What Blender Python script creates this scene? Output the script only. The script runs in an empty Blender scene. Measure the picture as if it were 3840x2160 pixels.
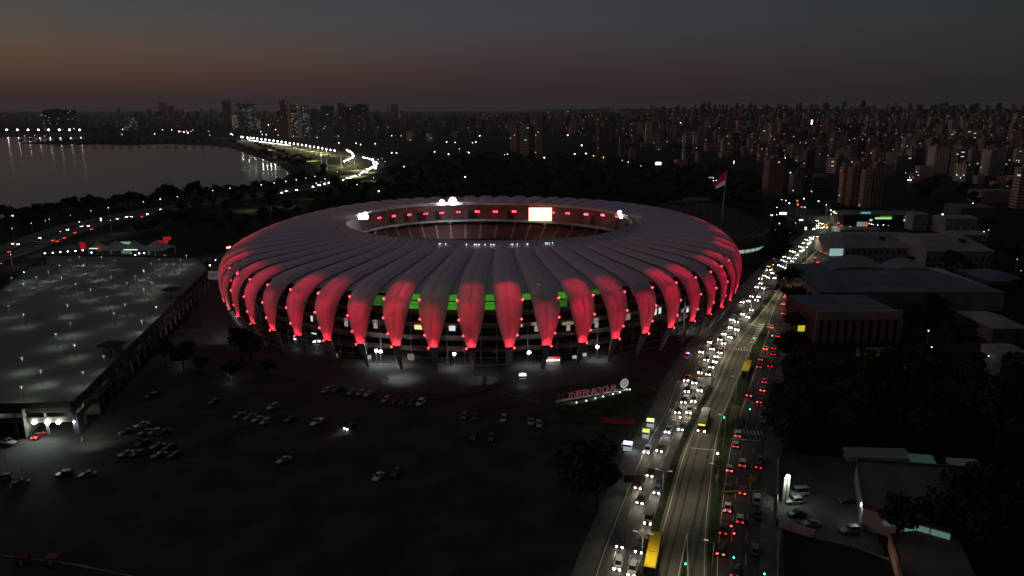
import bpy, bmesh, math, random
from mathutils import Vector, Matrix, noise
R_ = math.radians
sc = bpy.context.scene
# ------------------------------------------------------------------ camera, sky, sun, exposure
CAM_H, FPX, PITCH = 95.0, 2700.0, math.atan(675 / 2700.0)
cd = bpy.data.cameras.new('camera'); cam = bpy.data.objects.new('camera', cd)
sc.collection.objects.link(cam); sc.camera = cam
cam.location = (0, 0, CAM_H); cam.rotation_euler = (math.pi / 2 - PITCH, 0, 0)
cd.sensor_width = 36; cd.lens = 36 * FPX / 3840; cd.clip_start = 1; cd.clip_end = 60000
sc.view_settings.view_transform = 'Standard'; sc.view_settings.look = 'None'
sc.view_settings.exposure = 0; sc.view_settings.gamma = 1
sc.render.engine = 'CYCLES'
cy = sc.cycles
cy.use_denoising = True; cy.sample_clamp_indirect = 0.3; cy.sample_clamp_direct = 0
cy.max_bounces = 5; cy.diffuse_bounces = 2; cy.glossy_bounces = 2; cy.transmission_bounces = 3
cy.caustics_reflective = False; cy.caustics_refractive = False

def lin(*c):
    return tuple(((v / 255) / 12.92 if v / 255 <= .04045 else ((v / 255 + .055) / 1.055) ** 2.4) for v in c) + (1,)

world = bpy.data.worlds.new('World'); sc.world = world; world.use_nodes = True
nt = world.node_tree; N = nt.nodes; L = nt.links; N.clear()
def nd(t, **k):
    n = N.new(t)
    for a, b in k.items(): setattr(n, a, b)
    return n
def mth(op, a, b=None, clamp=False):
    n = nd('ShaderNodeMath', operation=op, use_clamp=clamp)
    for i, v in enumerate((a, b)):
        if v is None: continue
        if isinstance(v, (int, float)): n.inputs[i].default_value = v
        else: L.new(v, n.inputs[i])
    return n.outputs[0]
tc = nd('ShaderNodeTexCoord'); sp = nd('ShaderNodeSeparateXYZ'); L.new(tc.outputs['Generated'], sp.inputs[0])
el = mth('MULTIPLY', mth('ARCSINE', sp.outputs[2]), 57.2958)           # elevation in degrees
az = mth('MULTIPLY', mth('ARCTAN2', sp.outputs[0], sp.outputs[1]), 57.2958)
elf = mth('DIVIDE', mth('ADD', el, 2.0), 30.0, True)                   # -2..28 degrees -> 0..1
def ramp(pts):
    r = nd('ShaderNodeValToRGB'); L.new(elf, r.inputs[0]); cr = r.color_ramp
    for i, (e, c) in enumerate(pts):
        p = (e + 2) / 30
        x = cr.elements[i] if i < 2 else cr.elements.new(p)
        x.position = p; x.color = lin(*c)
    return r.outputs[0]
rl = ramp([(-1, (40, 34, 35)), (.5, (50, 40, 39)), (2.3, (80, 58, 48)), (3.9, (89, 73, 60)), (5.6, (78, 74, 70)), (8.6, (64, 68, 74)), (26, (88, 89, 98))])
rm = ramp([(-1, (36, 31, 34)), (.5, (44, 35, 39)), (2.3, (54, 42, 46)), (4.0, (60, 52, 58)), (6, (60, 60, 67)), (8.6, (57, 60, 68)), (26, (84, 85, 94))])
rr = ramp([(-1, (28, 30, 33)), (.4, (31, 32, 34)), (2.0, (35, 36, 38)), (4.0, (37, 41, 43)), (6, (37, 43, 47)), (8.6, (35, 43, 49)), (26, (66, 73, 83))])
def mixc(f, a, b):
    m = nd('ShaderNodeMix', data_type='RGBA'); L.new(f, m.inputs[0]); L.new(a, m.inputs[6]); L.new(b, m.inputs[7]); return m.outputs[2]
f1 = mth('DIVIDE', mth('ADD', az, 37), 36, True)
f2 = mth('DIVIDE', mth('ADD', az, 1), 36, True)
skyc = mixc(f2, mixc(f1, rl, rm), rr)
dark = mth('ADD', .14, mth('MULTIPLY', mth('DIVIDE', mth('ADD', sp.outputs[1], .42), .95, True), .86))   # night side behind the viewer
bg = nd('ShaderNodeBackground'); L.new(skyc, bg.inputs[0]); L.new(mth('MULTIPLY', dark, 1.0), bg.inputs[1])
SUN_EL, SUN_AZ = R_(3.0), R_(-100)
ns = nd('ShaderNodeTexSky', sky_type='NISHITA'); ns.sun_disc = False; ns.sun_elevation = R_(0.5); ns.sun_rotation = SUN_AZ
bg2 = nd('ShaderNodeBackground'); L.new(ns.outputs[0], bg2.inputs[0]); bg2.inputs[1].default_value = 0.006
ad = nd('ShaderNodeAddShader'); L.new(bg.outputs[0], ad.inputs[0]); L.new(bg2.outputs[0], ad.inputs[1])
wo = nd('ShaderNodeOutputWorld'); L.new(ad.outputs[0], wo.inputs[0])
sd = bpy.data.lights.new('afterglow', 'SUN'); sd.energy = 0.30; sd.angle = R_(28); sd.color = (1, .55, .45)
so = bpy.data.objects.new('afterglow', sd); sc.collection.objects.link(so)
dv = Vector((math.sin(SUN_AZ), math.cos(SUN_AZ) - .04, math.sin(SUN_EL))).normalized()
so.rotation_euler = dv.to_track_quat('Z', 'Y').to_euler()

# ------------------------------------------------------------------ helpers
C = sc.collection
rnd = random.Random(7)
cp, spt = math.cos(PITCH), math.sin(PITCH)
def G(x, y, z=0.0):
    """point of the place at height z seen at (x, y) of the 3840x2160 photograph"""
    u = (x - 1920) / FPX; v = -(y - 1080) / FPX
    dy, dz = cp + v * spt, -spt + v * cp
    t = (z - CAM_H) / dz
    return Vector((u * t, dy * t, z))
def PX(X, Y, Z):
    dz = Z - CAM_H; dep = Y * cp - dz * spt; up = Y * spt + dz * cp
    return 1920 + FPX * X / dep, 1080 - FPX * up / dep
def ss(t): t = max(0, min(1, t)); return t * t * (3 - 2 * t)
def hgt(X, Y):
    if Y < 1500: return 0.0
    return 78 * ss((Y - 1500) / 3300) * ss((X / Y + .03) / .3)
def GT(x, y, dz=0):
    p = G(x, y, dz)
    for _ in range(25):
        h = hgt(p.x, p.y) + dz
        if h > 90: h = 90
        n = G(x, y, h)
        p = Vector(((p.x + n.x) / 2, (p.y + n.y) / 2, h))
    return p
def tag(o, label=None, cat=None, group=None, kind=None):
    if label: o['label'] = label
    if cat: o['category'] = cat
    if group: o['group'] = group
    if kind: o['kind'] = kind
    return o
def empty(name, loc=(0, 0, 0), rz=0):
    o = bpy.data.objects.new(name, None); C.objects.link(o); o.location = loc; o.rotation_euler = (0, 0, rz)
    o.empty_display_size = .5; return o
def orda(n):
    return '%d%s' % (n, 'th' if 10 <= n % 100 <= 20 else {1: 'st', 2: 'nd', 3: 'rd'}.get(n % 10, 'th'))

class MB:
    def __init__(s): s.v = []; s.f = []; s.m = []
    def quad(s, a, b, c, d, m=0):
        n = len(s.v); s.v += [tuple(a), tuple(b), tuple(c), tuple(d)]; s.f.append((n, n + 1, n + 2, n + 3)); s.m.append(m)
    def tri(s, a, b, c, m=0):
        n = len(s.v); s.v += [tuple(a), tuple(b), tuple(c)]; s.f.append((n, n + 1, n + 2)); s.m.append(m)
    def poly(s, pts, m=0):
        n = len(s.v); s.v += [tuple(p) for p in pts]; s.f.append(tuple(range(n, n + len(pts)))); s.m.append(m)
    def hexa(s, p, m=0):
        n = len(s.v); s.v += [tuple(q) for q in p]
        for f in ((3, 2, 1, 0), (4, 5, 6, 7), (0, 1, 5, 4), (1, 2, 6, 5), (2, 3, 7, 6), (3, 0, 4, 7)):
            s.f.append(tuple(n + i for i in f)); s.m.append(m)
    def box(s, x0, x1, y0, y1, z0, z1, m=0):
        s.hexa([(x0, y0, z0), (x1, y0, z0), (x1, y1, z0), (x0, y1, z0), (x0, y0, z1), (x1, y0, z1), (x1, y1, z1), (x0, y1, z1)], m)
    def prism(s, pts, z0, z1, m=0, mt=None):
        n = len(s.v); k = len(pts)
        s.v += [(p[0], p[1], z0) for p in pts] + [(p[0], p[1], z1) for p in pts]
        for i in range(k):
            j = (i + 1) % k; s.f.append((n + i, n + j, n + k + j, n + k + i)); s.m.append(m)
        s.f.append(tuple(n + k + i for i in range(k))); s.m.append(m if mt is None else mt)
    def tube(s, a, b, r0, r1=None, k=8, m=0, caps=True):
        a, b = Vector(a), Vector(b); r1 = r0 if r1 is None else r1
        d = (b - a).normalized(); u = d.orthogonal().normalized(); w = d.cross(u); n = len(s.v)
        for p, r in ((a, r0), (b, r1)):
            for i in range(k):
                t = 2 * math.pi * i / k; s.v.append(tuple(p + u * (r * math.cos(t)) + w * (r * math.sin(t))))
        for i in range(k):
            j = (i + 1) % k; s.f.append((n + i, n + j, n + k + j, n + k + i)); s.m.append(m)
        if caps:
            s.f.append(tuple(n + i for i in reversed(range(k)))); s.m.append(m)
            s.f.append(tuple(n + k + i for i in range(k))); s.m.append(m)
    def ball(s, c, r, m=0, k=8, q=5, sz=1):
        n = len(s.v); c = Vector(c)
        for j in range(q + 1):
            ph = math.pi * j / q
            for i in range(k):
                t = 2 * math.pi * i / k
                s.v.append((c.x + r * math.sin(ph) * math.cos(t), c.y + r * math.sin(ph) * math.sin(t), c.z + r * sz * math.cos(ph)))
        for j in range(q):
            for i in range(k):
                i2 = (i + 1) % k; s.f.append((n + j * k + i, n + (j + 1) * k + i, n + (j + 1) * k + i2, n + j * k + i2)); s.m.append(m)
    def mesh(s, name, mats, smooth=False):
        me = bpy.data.meshes.new(name); me.from_pydata(s.v, [], s.f)
        for m in (mats if isinstance(mats, (list, tuple)) else [mats]): me.materials.append(m)
        me.polygons.foreach_set('material_index', s.m)
        if smooth: me.polygons.foreach_set('use_smooth', [True] * len(s.f))
        me.update(); return me
    def build(s, name, mats, parent=None, smooth=False):
        return put(name, s.mesh(name, mats, smooth), parent)
def put(name, me, parent=None, loc=None, rz=None):
    o = bpy.data.objects.new(name, me); C.objects.link(o)
    if parent: o.parent = parent
    if loc is not None: o.location = loc
    if rz is not None: o.rotation_euler = (0, 0, rz)
    return o

MATS = {}
def mat(name, col, rough=.8, metal=0, var=.25, scale=.5, em=None, es=0, sampling='NONE', spec=.3, bump=0):
    if name in MATS: return MATS[name]
    m = bpy.data.materials.new(name); m.use_nodes = True; t = m.node_tree; b = t.nodes['Principled BSDF']
    b.inputs['Roughness'].default_value = rough; b.inputs['Metallic'].default_value = metal
    b.inputs['Specular IOR Level'].default_value = spec
    tcn = t.nodes.new('ShaderNodeTexCoord'); no = t.nodes.new('ShaderNodeTexNoise'); no.inputs['Scale'].default_value = scale
    no.inputs['Detail'].default_value = 5; t.links.new(tcn.outputs['Object'], no.inputs['Vector'])
    mx = t.nodes.new('ShaderNodeMix'); mx.data_type = 'RGBA'
    mr = t.nodes.new('ShaderNodeMapRange'); mr.inputs[1].default_value = .3; mr.inputs[2].default_value = .7
    t.links.new(no.outputs[0], mr.inputs[0]); t.links.new(mr.outputs[0], mx.inputs[0])
    mx.inputs[6].default_value = tuple(c * (1 - var) for c in col[:3]) + (1,)
    mx.inputs[7].default_value = tuple(min(1, c * (1 + var)) for c in col[:3]) + (1,)
    t.links.new(mx.outputs[2], b.inputs['Base Color'])
    if em:
        b.inputs['Emission Color'].default_value = tuple(em) + (1,); b.inputs['Emission Strength'].default_value = es
        m.cycles.emission_sampling = sampling
    MATS[name] = m; return m
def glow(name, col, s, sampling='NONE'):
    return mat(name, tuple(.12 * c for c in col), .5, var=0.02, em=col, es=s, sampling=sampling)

M_asphalt = mat('asphalt', (.045, .043, .043), .85, var=.3, scale=.35)
M_lot = mat('car_park_surface', (.036, .029, .026), .95, var=.55, scale=.09)
M_ground = mat('earth', (.022, .022, .021), 1, var=.5, scale=.02, spec=.05)
M_bus = mat('busway_concrete', (.095, .088, .066), .8, var=.16, scale=.25)
M_grass = mat('grass', (.032, .045, .018), 1, var=.4, scale=.3, spec=.05)
M_paint = mat('road_paint', (.40, .39, .35), .7, var=.1)
M_kerb = mat('kerb_stone', (.22, .21, .20), .8, var=.2)
M_conc = mat('concrete', (.27, .26, .25), .85, var=.2, scale=.3)
M_dark = mat('dark_metal', (.03, .03, .032), .5, var=.2)
M_steel = mat('galvanised_steel', (.32, .32, .33), .45, metal=.4, var=.1)
M_white = mat('white_paint', (.6, .59, .57), .6, var=.08)
M_glass = mat('tinted_glass', (.015, .016, .018), .12, var=.1, spec=.6)
M_tyre = mat('rubber', (.02, .02, .02), .9, var=.2)
M_leaf = mat('foliage', (.035, .048, .02), .95, var=.5, scale=.4, spec=.05)
M_leafy = mat('foliage_mixed', (.045, .05, .022), .95, var=.5, scale=.5, spec=.05)
M_bark = mat('bark', (.05, .04, .03), .95, var=.3, scale=2)

def sheet(name, pts, z, m, kind='structure'):
    """one flat sheet from a list of photo points on the ground or (X, Y) pairs"""
    b = bmesh.new(); vs = [b.verts.new((p[0], p[1], z)) for p in pts]
    f = b.faces.new(vs); f.normal_update()
    if f.normal.z < 0: f.normal_flip()
    bmesh.ops.triangulate(b, faces=b.faces[:])
    me = bpy.data.meshes.new(name); b.to_mesh(me); b.free(); me.materials.append(m)
    o = put(name, me); o['kind'] = kind; return o
def gp(l, z=0): return [G(x, y, z) for x, y in l]
def resamp(pts, step):
    pts = [Vector((p[0], p[1], 0)) for p in pts]; out = [pts[0]]; 
    for a, b in zip(pts, pts[1:]):
        n = max(1, int((b - a).length / step))
        for i in range(1, n + 1): out.append(a.lerp(b, i / n))
    return out
def smooth_line(pts, it=2):
    pts = [Vector((p[0], p[1], 0)) for p in pts]
    for _ in range(it):
        o = [pts[0]]
        for a, b in zip(pts, pts[1:]): o += [a.lerp(b, .25), a.lerp(b, .75)]
        o.append(pts[-1]); pts = o
    return pts
def normals2(pts):
    out = []
    for i in range(len(pts)):
        d = (pts[min(i + 1, len(pts) - 1)] - pts[max(i - 1, 0)]); d.z = 0; d.normalize(); out.append(Vector((d.y, -d.x, 0)))
    return out
def ribbon(mb, pts, o0, o1, z, m=0, z0=None, dash=None):
    ns_ = normals2(pts); acc = 0
    for i in range(len(pts) - 1):
        a, b = pts[i], pts[i + 1]; ln = (b - a).length; acc += ln
        if dash and (acc % dash[0]) > dash[1]: continue
        q = [a + ns_[i] * o0, a + ns_[i] * o1, b + ns_[i + 1] * o1, b + ns_[i + 1] * o0]
        if z0 is None: mb.quad(*[(p.x, p.y, z) for p in reversed(q)], m)
        else: mb.hexa([(p.x, p.y, z0) for p in q] + [(p.x, p.y, z) for p in q], m)

# ------------------------------------------------------------------ ground and water
xs = [-16000, -9000, -6000] + [i * 150 for i in range(-26, 60)] + [10000, 14000, 20000]
ys = [-300, 0, 400, 800, 1200] + [1500 + i * 130 for i in range(34)] + [6200, 7000, 8500, 11000, 15000, 24000]
mb = MB()
mb.v = [(x, y, hgt(x, y) if y < 6000 else hgt(x, 6000)) for y in ys for x in xs]
for j in range(len(ys) - 1):
    for i in range(len(xs) - 1):
        n = j * len(xs) + i; mb.f.append((n, n + 1, n + 1 + len(xs), n + len(xs))); mb.m.append(0)
tag(mb.build('ground', M_ground, smooth=True), kind='structure')
mw = bpy.data.materials.new('lake_water'); mw.use_nodes = True; t = mw.node_tree; b = t.nodes['Principled BSDF']
b.inputs['Base Color'].default_value = (.05, .062, .075, 1); b.inputs['Roughness'].default_value = .16; b.inputs['IOR'].default_value = 1.16
no = t.nodes.new('ShaderNodeTexNoise'); no.inputs['Scale'].default_value = .35; no.inputs['Detail'].default_value = 4
tcn = t.nodes.new('ShaderNodeTexCoord'); t.links.new(tcn.outputs['Object'], no.inputs[0])
bu = t.nodes.new('ShaderNodeBump'); bu.inputs['Strength'].default_value = .05; bu.inputs['Distance'].default_value = .6
t.links.new(no.outputs[0], bu.inputs['Height']); t.links.new(bu.outputs[0], b.inputs['Normal'])
sheet('water', gp([(-1800, 512), (-400, 514), (310, 515), (322, 519), (200, 528), (75, 537), (120, 541), (240, 543), (400, 543), (470, 546), (620, 541), (800, 547), (870, 556), (960, 590), (1035, 613), (1087, 650), (1060, 672), (900, 703), (700, 722), (500, 738), (300, 760), (0, 818), (-900, 980), (-2600, 980)]), .05, mw)

# ------------------------------------------------------------------ avenue
KL = [(2150, 2420), (2213, 2160), (2303, 1929), (2405, 1681), (2487, 1548), (2525, 1440), (2564, 1370), (2640, 1262), (2700, 1187), (2762, 1118), (2824, 1056), (2882, 1001), (2945, 948), (2993, 912), (3035, 877), (3062, 840), (3050, 812), (2990, 790)]
ST = [(2340, 2420), (2400, 2160), (2464, 1961), (2507, 1811), (2550, 1671), (2617, 1542), (2673, 1442), (2729, 1306), (2800, 1220), (2866, 1143), (2921, 1064), (2997, 990), (3059, 933), (3103, 875), (3121, 846), (3112, 822), (3060, 800)]
ML = [(2660, 2420), (2652, 2160), (2655, 1993), (2671, 1811), (2698, 1610), (2740, 1500), (2818, 1312), (2872, 1210)]
MR = [(2690, 2420), (2675, 2160), (2692, 1950), (2723, 1720), (2751, 1601), (2794, 1486), (2850, 1318), (2880, 1240)]
RL = [(2880, 1240), (2923, 1111), (3014, 1001), (3075, 935), (3112, 897), (3138, 862), (3140, 838), (3122, 818)]
KR = [(2850, 2420), (2854, 2160), (2856, 1978), (2864, 1760), (2878, 1600), (2915, 1374), (2950, 1263), (2992, 1125), (3036, 1030), (3090, 965), (3140, 915), (3175, 870), (3180, 838), (3150, 812)]
kl, st_, ml, mr_, rlw, kr = [smooth_line(gp(q)) for q in (KL, ST, ML, MR, RL, KR)]
sheet('road', kl + kr[::-1], .02, M_asphalt)
sheet('busway_lane', st_[:52] + (ml + rlw[8:])[::-1], .026, M_bus)
far_b = sheet('road', gp([(2925, 800), (2990, 812), (3062, 842), (3112, 822), (3060, 790), (2990, 775), (2930, 776)]), .03, M_asphalt)
mb = MB()                                                              # planted strips and their kerbs
ribbon(mb, st_[:26], -.9, .9, .14, 0, 0); ribbon(mb, st_[26:31], -.4, .4, .1, 1, 0)
ribbon(mb, st_[34:], -1.1, 1.1, .16, 0, 0)
tag(mb.build('median_strip', [mat('hedge_soil', (.018, .022, .012), 1, var=.5, spec=.05), M_kerb]), kind='structure')
mb = MB(); pts = ml[:28] + mr_[:28][::-1]
mb.prism([(p.x, p.y) for p in ml] + [(p.x, p.y) for p in mr_[::-1]], 0, .15)
tag(mb.build('median_strip', M_grass), kind='structure')
mb = MB()
ribbon(mb, kr, -.3, 4.5, .14, 0, 0); ribbon(mb, kl[:60], -4.0, 0.25, .14, 0, 0)
tag(mb.build('pavement', mat('paving', (.10, .095, .09), .9, var=.3, scale=.4)), kind='structure')
mb = MB()
ribbon(mb, st_, 1.7, 1.9, .034); ribbon(mb, ml, -.75, -.55, .034); ribbon(mb, rlw, -.8, -.6, .034)
ribbon(mb, mr_, .5, .68, .03); ribbon(mb, kl, .9, 1.06, .03); ribbon(mb, kl[:40], -8.2, -8.05, .028) if False else None
def between(a, b, f):
    n = min(len(a), len(b)); out = []
    for i in range(120):
        t = i / 119; ia = t * (len(a) - 1); ib = t * (len(b) - 1)
        pa = a[int(ia)].lerp(a[min(int(ia) + 1, len(a) - 1)], ia % 1); pb = b[int(ib)].lerp(b[min(int(ib) + 1, len(b) - 1)], ib % 1)
        out.append(pa.lerp(pb, f))
    return resamp(out, 2.0)
right_edge = mr_ + rlw[2:]
for f in (.34, .67):
    ribbon(mb, between(kl, st_, f), -.07, .07, .03, dash=(9, 4))
    ribbon(mb, between(right_edge, kr, f), -.07, .07, .03, dash=(9, 4))
def zebra(a, b, wid, n, alongy=None):
    A, B = G(*a), G(*b); d = (B - A); ln = d.length; d.normalize(); nn = Vector((-d.y, d.x, 0))
    for i in range(n):
        p = A + d * (ln * (i + .25) / n); q = p + d * (ln * .5 / n)
        mb.quad(*[(v.x, v.y, .036) for v in (p, q, q + nn * wid, p + nn * wid)])
zebra((2748, 1625), (2866, 1634), 3.2, 9); zebra((2736, 1312), (2818, 1318), 3, 8); zebra((2506, 1545), (2548, 1550), 3, 4); zebra((2835, 1290), (2868, 1215), 2.5, 9)
for a, b in (((2738, 1646), (2855, 1655)), ((2848, 1335), (2920, 1343)), ((2588, 1681), (2690, 1690))):
    A, B = G(*a), G(*b); nn = Vector((0, .4, 0)); mb.quad(*[(v.x, v.y, .036) for v in (A, B, B + nn, A + nn)])
w0 = [G(2577, 1999), G(2544, 2160), G(2500, 2380)]; w1 = [G(2577, 1999), G(2580, 2160), G(2590, 2380)]
for wl in (w0, w1): ribbon(mb, wl, -.12, .12, .034)
tag(mb.build('road_marking', M_paint), kind='structure')
mb = MB()
for o_, w_ in ((3.0, .55), (4.9, .5), (8.2, .6), (10.1, .5)): ribbon(mb, st_[4:50], o_ - w_ / 2, o_ + w_ / 2, .030)
for f in (.17, .5, .83):
    for dd in (-.9, .9): ribbon(mb, between(kl, st_, f), dd - .3, dd + .3, .026); ribbon(mb, between(right_edge, kr, f), dd - .3, dd + .3, .026)
tag(mb.build('tyre_tracks', mat('tyre_stain', (.035, .033, .028), .75, var=.35, scale=.3)), kind='structure')
mb = MB(); mb.prism([(p.x, p.y) for p in (G(2574, 2030), G(2540, 2230), G(2500, 2400), G(2588, 2400), G(2577, 2230))], 0, .13)
tag(mb.build('median_strip', M_grass), kind='structure')
# kerb and path lines in the car park and beside the stadium
mb = MB()
for l in ([(2600, 1432), (2521, 1432), (2487, 1500), (2450, 1590)], [(1816, 1452), (1895, 1475), (2025, 1509)], [(2430, 1450), (2520, 1490)], [(2000, 1330), (2100, 1322), (2300, 1300), (2500, 1235)]):
    ribbon(mb, gp(l), -.08, .08, .12, 0, 0)
tag(mb.build('kerb_line', M_kerb), kind='structure')
sheet('car_park', gp([(-1600, 2600), (-600, 1640), (-100, 1640), (300, 1640), (700, 1200), (780, 1030), (800, 960), (1000, 880), (2560, 880), (2720, 1090), (2640, 1200), (2540, 1360), (2470, 1500), (2380, 1690), (2200, 2160), (2120, 2420), (2000, 2600)]), .008, M_lot)
# plaza around the stadium, slightly paler paving
plaza = gp([(820, 1290), (1000, 1400), (1300, 1465), (1800, 1480), (2200, 1440), (2480, 1340), (2640, 1230), (2740, 1110), (2760, 1040), (2700, 900), (900, 900), (780, 1060), (740, 1200)])
sheet('plaza', smooth_line(plaza + plaza[:1])[:-1], .014, mat('plaza_paving', (.055, .053, .05), .9, var=.25, scale=.15))
# lakeside road
SR = gp([(-260, 1020), (0, 958), (256, 856), (420, 818), (606, 785), (800, 755), (993, 730), (1150, 702), (1291, 673), (1375, 645), (1404, 622), (1400, 602), (1361, 587), (1263, 567), (1075, 545), (928, 526), (800, 515)])
sr = smooth_line(SR)
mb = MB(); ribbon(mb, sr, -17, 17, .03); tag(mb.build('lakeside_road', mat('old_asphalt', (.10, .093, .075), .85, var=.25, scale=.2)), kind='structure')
mb = MB(); ribbon(mb, sr, -1.2, 1.2, .18, 0, 0); tag(mb.build('median_strip', M_grass), kind='structure')
mb = MB(); ribbon(mb, sr, -16, -15.7, .04); ribbon(mb, sr, 15.7, 16, .04); ribbon(mb, sr, 7.9, 8.15, .04, dash=(20, 9)); ribbon(mb, sr, -8.15, -7.9, .04, dash=(20, 9))
tag(mb.build('road_marking', M_paint), kind='structure')
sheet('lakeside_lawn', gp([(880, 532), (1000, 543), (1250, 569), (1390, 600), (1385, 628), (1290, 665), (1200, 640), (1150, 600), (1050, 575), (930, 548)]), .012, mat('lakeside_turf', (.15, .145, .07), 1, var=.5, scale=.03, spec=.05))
sheet('park_lawn', gp([(1290, 690), (1500, 650), (1560, 700), (1500, 745), (1250, 770), (1100, 750)]), .012, mat('park_turf', (.03, .036, .014), 1, var=.5, scale=.03, spec=.05))

# ------------------------------------------------------------------ stadium
SCX, SCY, SA, SB, SROT, SN, SD, SK = -12.97, 395.97, 131.62, 149.46, -.114, 2.143, 52.46, .476
def P(t, off, z=0.0):
    f = max(off, 0) / SD
    A = SA - off; B = SB - off * (1 + SK * f)
    c, s = math.cos(t), math.sin(t)
    g = 1 + .010 * math.cos(3 * t) + .002 * math.sin(3 * t) - .008 * math.cos(4 * t) - .001 * math.sin(4 * t)
    x = g * A * math.copysign(abs(c) ** (2 / SN), c); y = g * B * math.copysign(abs(s) ** (2 / SN), s)
    return Vector((SCX + x * math.cos(SROT) - y * math.sin(SROT), SCY + x * math.sin(SROT) + y * math.cos(SROT), z))
def arc_params(n, off, phase=0.0, t0=-math.pi / 2):
    M = 3600; ps = [P(t0 + 2 * math.pi * i / M, off) for i in range(M + 1)]; cum = [0]
    for a, b in zip(ps, ps[1:]): cum.append(cum[-1] + (b - a).length)
    out = []; j = 0
    for k in range(n):
        s = ((k + phase) / n) * cum[-1] % cum[-1]
        lo, hi = 0, M
        while hi - lo > 1:
            md = (lo + hi) // 2
            if cum[md] <= s: lo = md
            else: hi = md
        fr = (s - cum[lo]) / (cum[hi] - cum[lo]); out.append(t0 + 2 * math.pi * (lo + fr) / M)
    return out, cum[-1]
_, per = arc_params(4, 0)
NP = round(per / 13.75)
best = min((abs(min((PX(*P(t, 0, 10.9))[0] - 1769 for t in arc_params(NP, 0, ph / 20)[0] if P(t, 0).y < SCY), key=abs)), ph / 20) for ph in range(20))
TP, _ = arc_params(NP, 0, best[1])
TP = sorted((t + math.pi / 2) % (2 * math.pi) - math.pi / 2 for t in TP)
def tmid(k): 
    a, b = TP[k % NP], TP[(k + 1) % NP]
    if b < a: b += 2 * math.pi
    return (a + b) / 2
PROF = [(0, 10.9, .22), (-.3, 14, .345), (-.6, 17.5, .49), (-.5, 21.5, .625), (.8, 25.2, .715), (3.8, 28.4, .755), (8.6, 30.6, .78), (14, 31.7, .81), (23, 32.4, .84), (34, 32.9, .88), (44, 33.2, .925), (49.6, 33.5, .96)]
def prof(s):
    n = len(PROF) - 1; x = max(0, min(.99999, s)) * n; i = int(x); f = x - i
    p = [PROF[max(0, min(n, i + d))] for d in (-1, 0, 1, 2)]
    return tuple(.5 * (2 * b + (c - a) * f + (2 * a - 5 * b + 4 * c - d) * f * f + (3 * b - a - 3 * c + d) * f ** 3) for a, b, c, d in zip(*p))
def frame(t, s):
    o, z, w = prof(s); o2, z2, _ = prof(min(1, s + .01)); o1, z1, _ = prof(max(0, s - .01))
    c = P(t, o, z); tan = (P(t, o2, z2) - P(t, o1, z1)).normalized()
    lat = (P(t + .01, o, z) - P(t - .01, o, z)).normalized(); nrm = lat.cross(tan)
    if nrm.dot(Vector((c.x - SCX, c.y - SCY, 25))) < 0: nrm = -nrm
    return c, lat, nrm, w
def spacing(k, s):
    o, z, w = prof(s); return (P(tmid(k), o, z) - P(tmid(k - 1), o, z)).length

def membrane(name, col, trans):
    m = bpy.data.materials.new(name); m.use_nodes = True; t = m.node_tree; t.nodes.clear()
    o = t.nodes.new('ShaderNodeOutputMaterial'); a = t.nodes.new('ShaderNodeBsdfDiffuse'); b = t.nodes.new('ShaderNodeBsdfTranslucent'); x = t.nodes.new('ShaderNodeMixShader')
    g = t.nodes.new('ShaderNodeBsdfGlossy'); g.inputs['Roughness'].default_value = .45; y = t.nodes.new('ShaderNodeMixShader'); y.inputs[0].default_value = .04
    no = t.nodes.new('ShaderNodeTexNoise'); no.inputs['Scale'].default_value = .12; no.inputs['Detail'].default_value = 6; tcn = t.nodes.new('ShaderNodeTexCoord'); t.links.new(tcn.outputs['Object'], no.inputs[0])
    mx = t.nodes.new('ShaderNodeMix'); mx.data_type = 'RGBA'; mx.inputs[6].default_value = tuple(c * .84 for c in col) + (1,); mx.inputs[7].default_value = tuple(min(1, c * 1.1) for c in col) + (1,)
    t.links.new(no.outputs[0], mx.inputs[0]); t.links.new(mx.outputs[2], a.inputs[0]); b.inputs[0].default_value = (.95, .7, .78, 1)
    x.inputs[0].default_value = trans; t.links.new(a.outputs[0], x.inputs[1]); t.links.new(b.outputs[0], x.inputs[2])
    t.links.new(x.outputs[0], y.inputs[1]); t.links.new(g.outputs[0], y.inputs[2]); t.links.new(y.outputs[0], o.inputs[0]); return m
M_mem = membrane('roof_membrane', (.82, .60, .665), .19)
M_poly = membrane('polycarbonate', (.60, .57, .57), .08)
M_red = glow('red_lamp', (1, .03, .05), 26)
stadium = tag(empty('stadium', (SCX, SCY, 0)), 'oval football stadium roofed with white membrane petals lit red', 'stadium')
SO = Vector((-SCX, -SCY, 0))                                          # parts are modelled in place coordinates
def spart(o):
    o.parent = stadium; o.location = SO; return o
RIBM = mat('truss_rib', (.06, .05, .055), .6)
fix = MB(); fix.ball((0, 0, 0), .24); fixm = fix.mesh('floodlight', M_red, True)
lights_on = []
def lamp(kind, loc, energy, col, r=.2, aim=None, ang=None, blend=.5, name='lamp', parent=None):
    l = bpy.data.lights.new(name, kind); l.energy = energy; l.color = col; l.shadow_soft_size = r
    if kind == 'SPOT': l.spot_size = ang; l.spot_blend = blend
    o = bpy.data.objects.new(name, l); C.objects.link(o); o.location = loc
    if aim is not None: o.rotation_euler = (Vector(aim) - Vector(loc)).to_track_quat('-Z', 'Y').to_euler()
    if parent: o.parent = parent
    return o
RED = (1, .006, .060)
PETAL_W = 1.0
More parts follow.
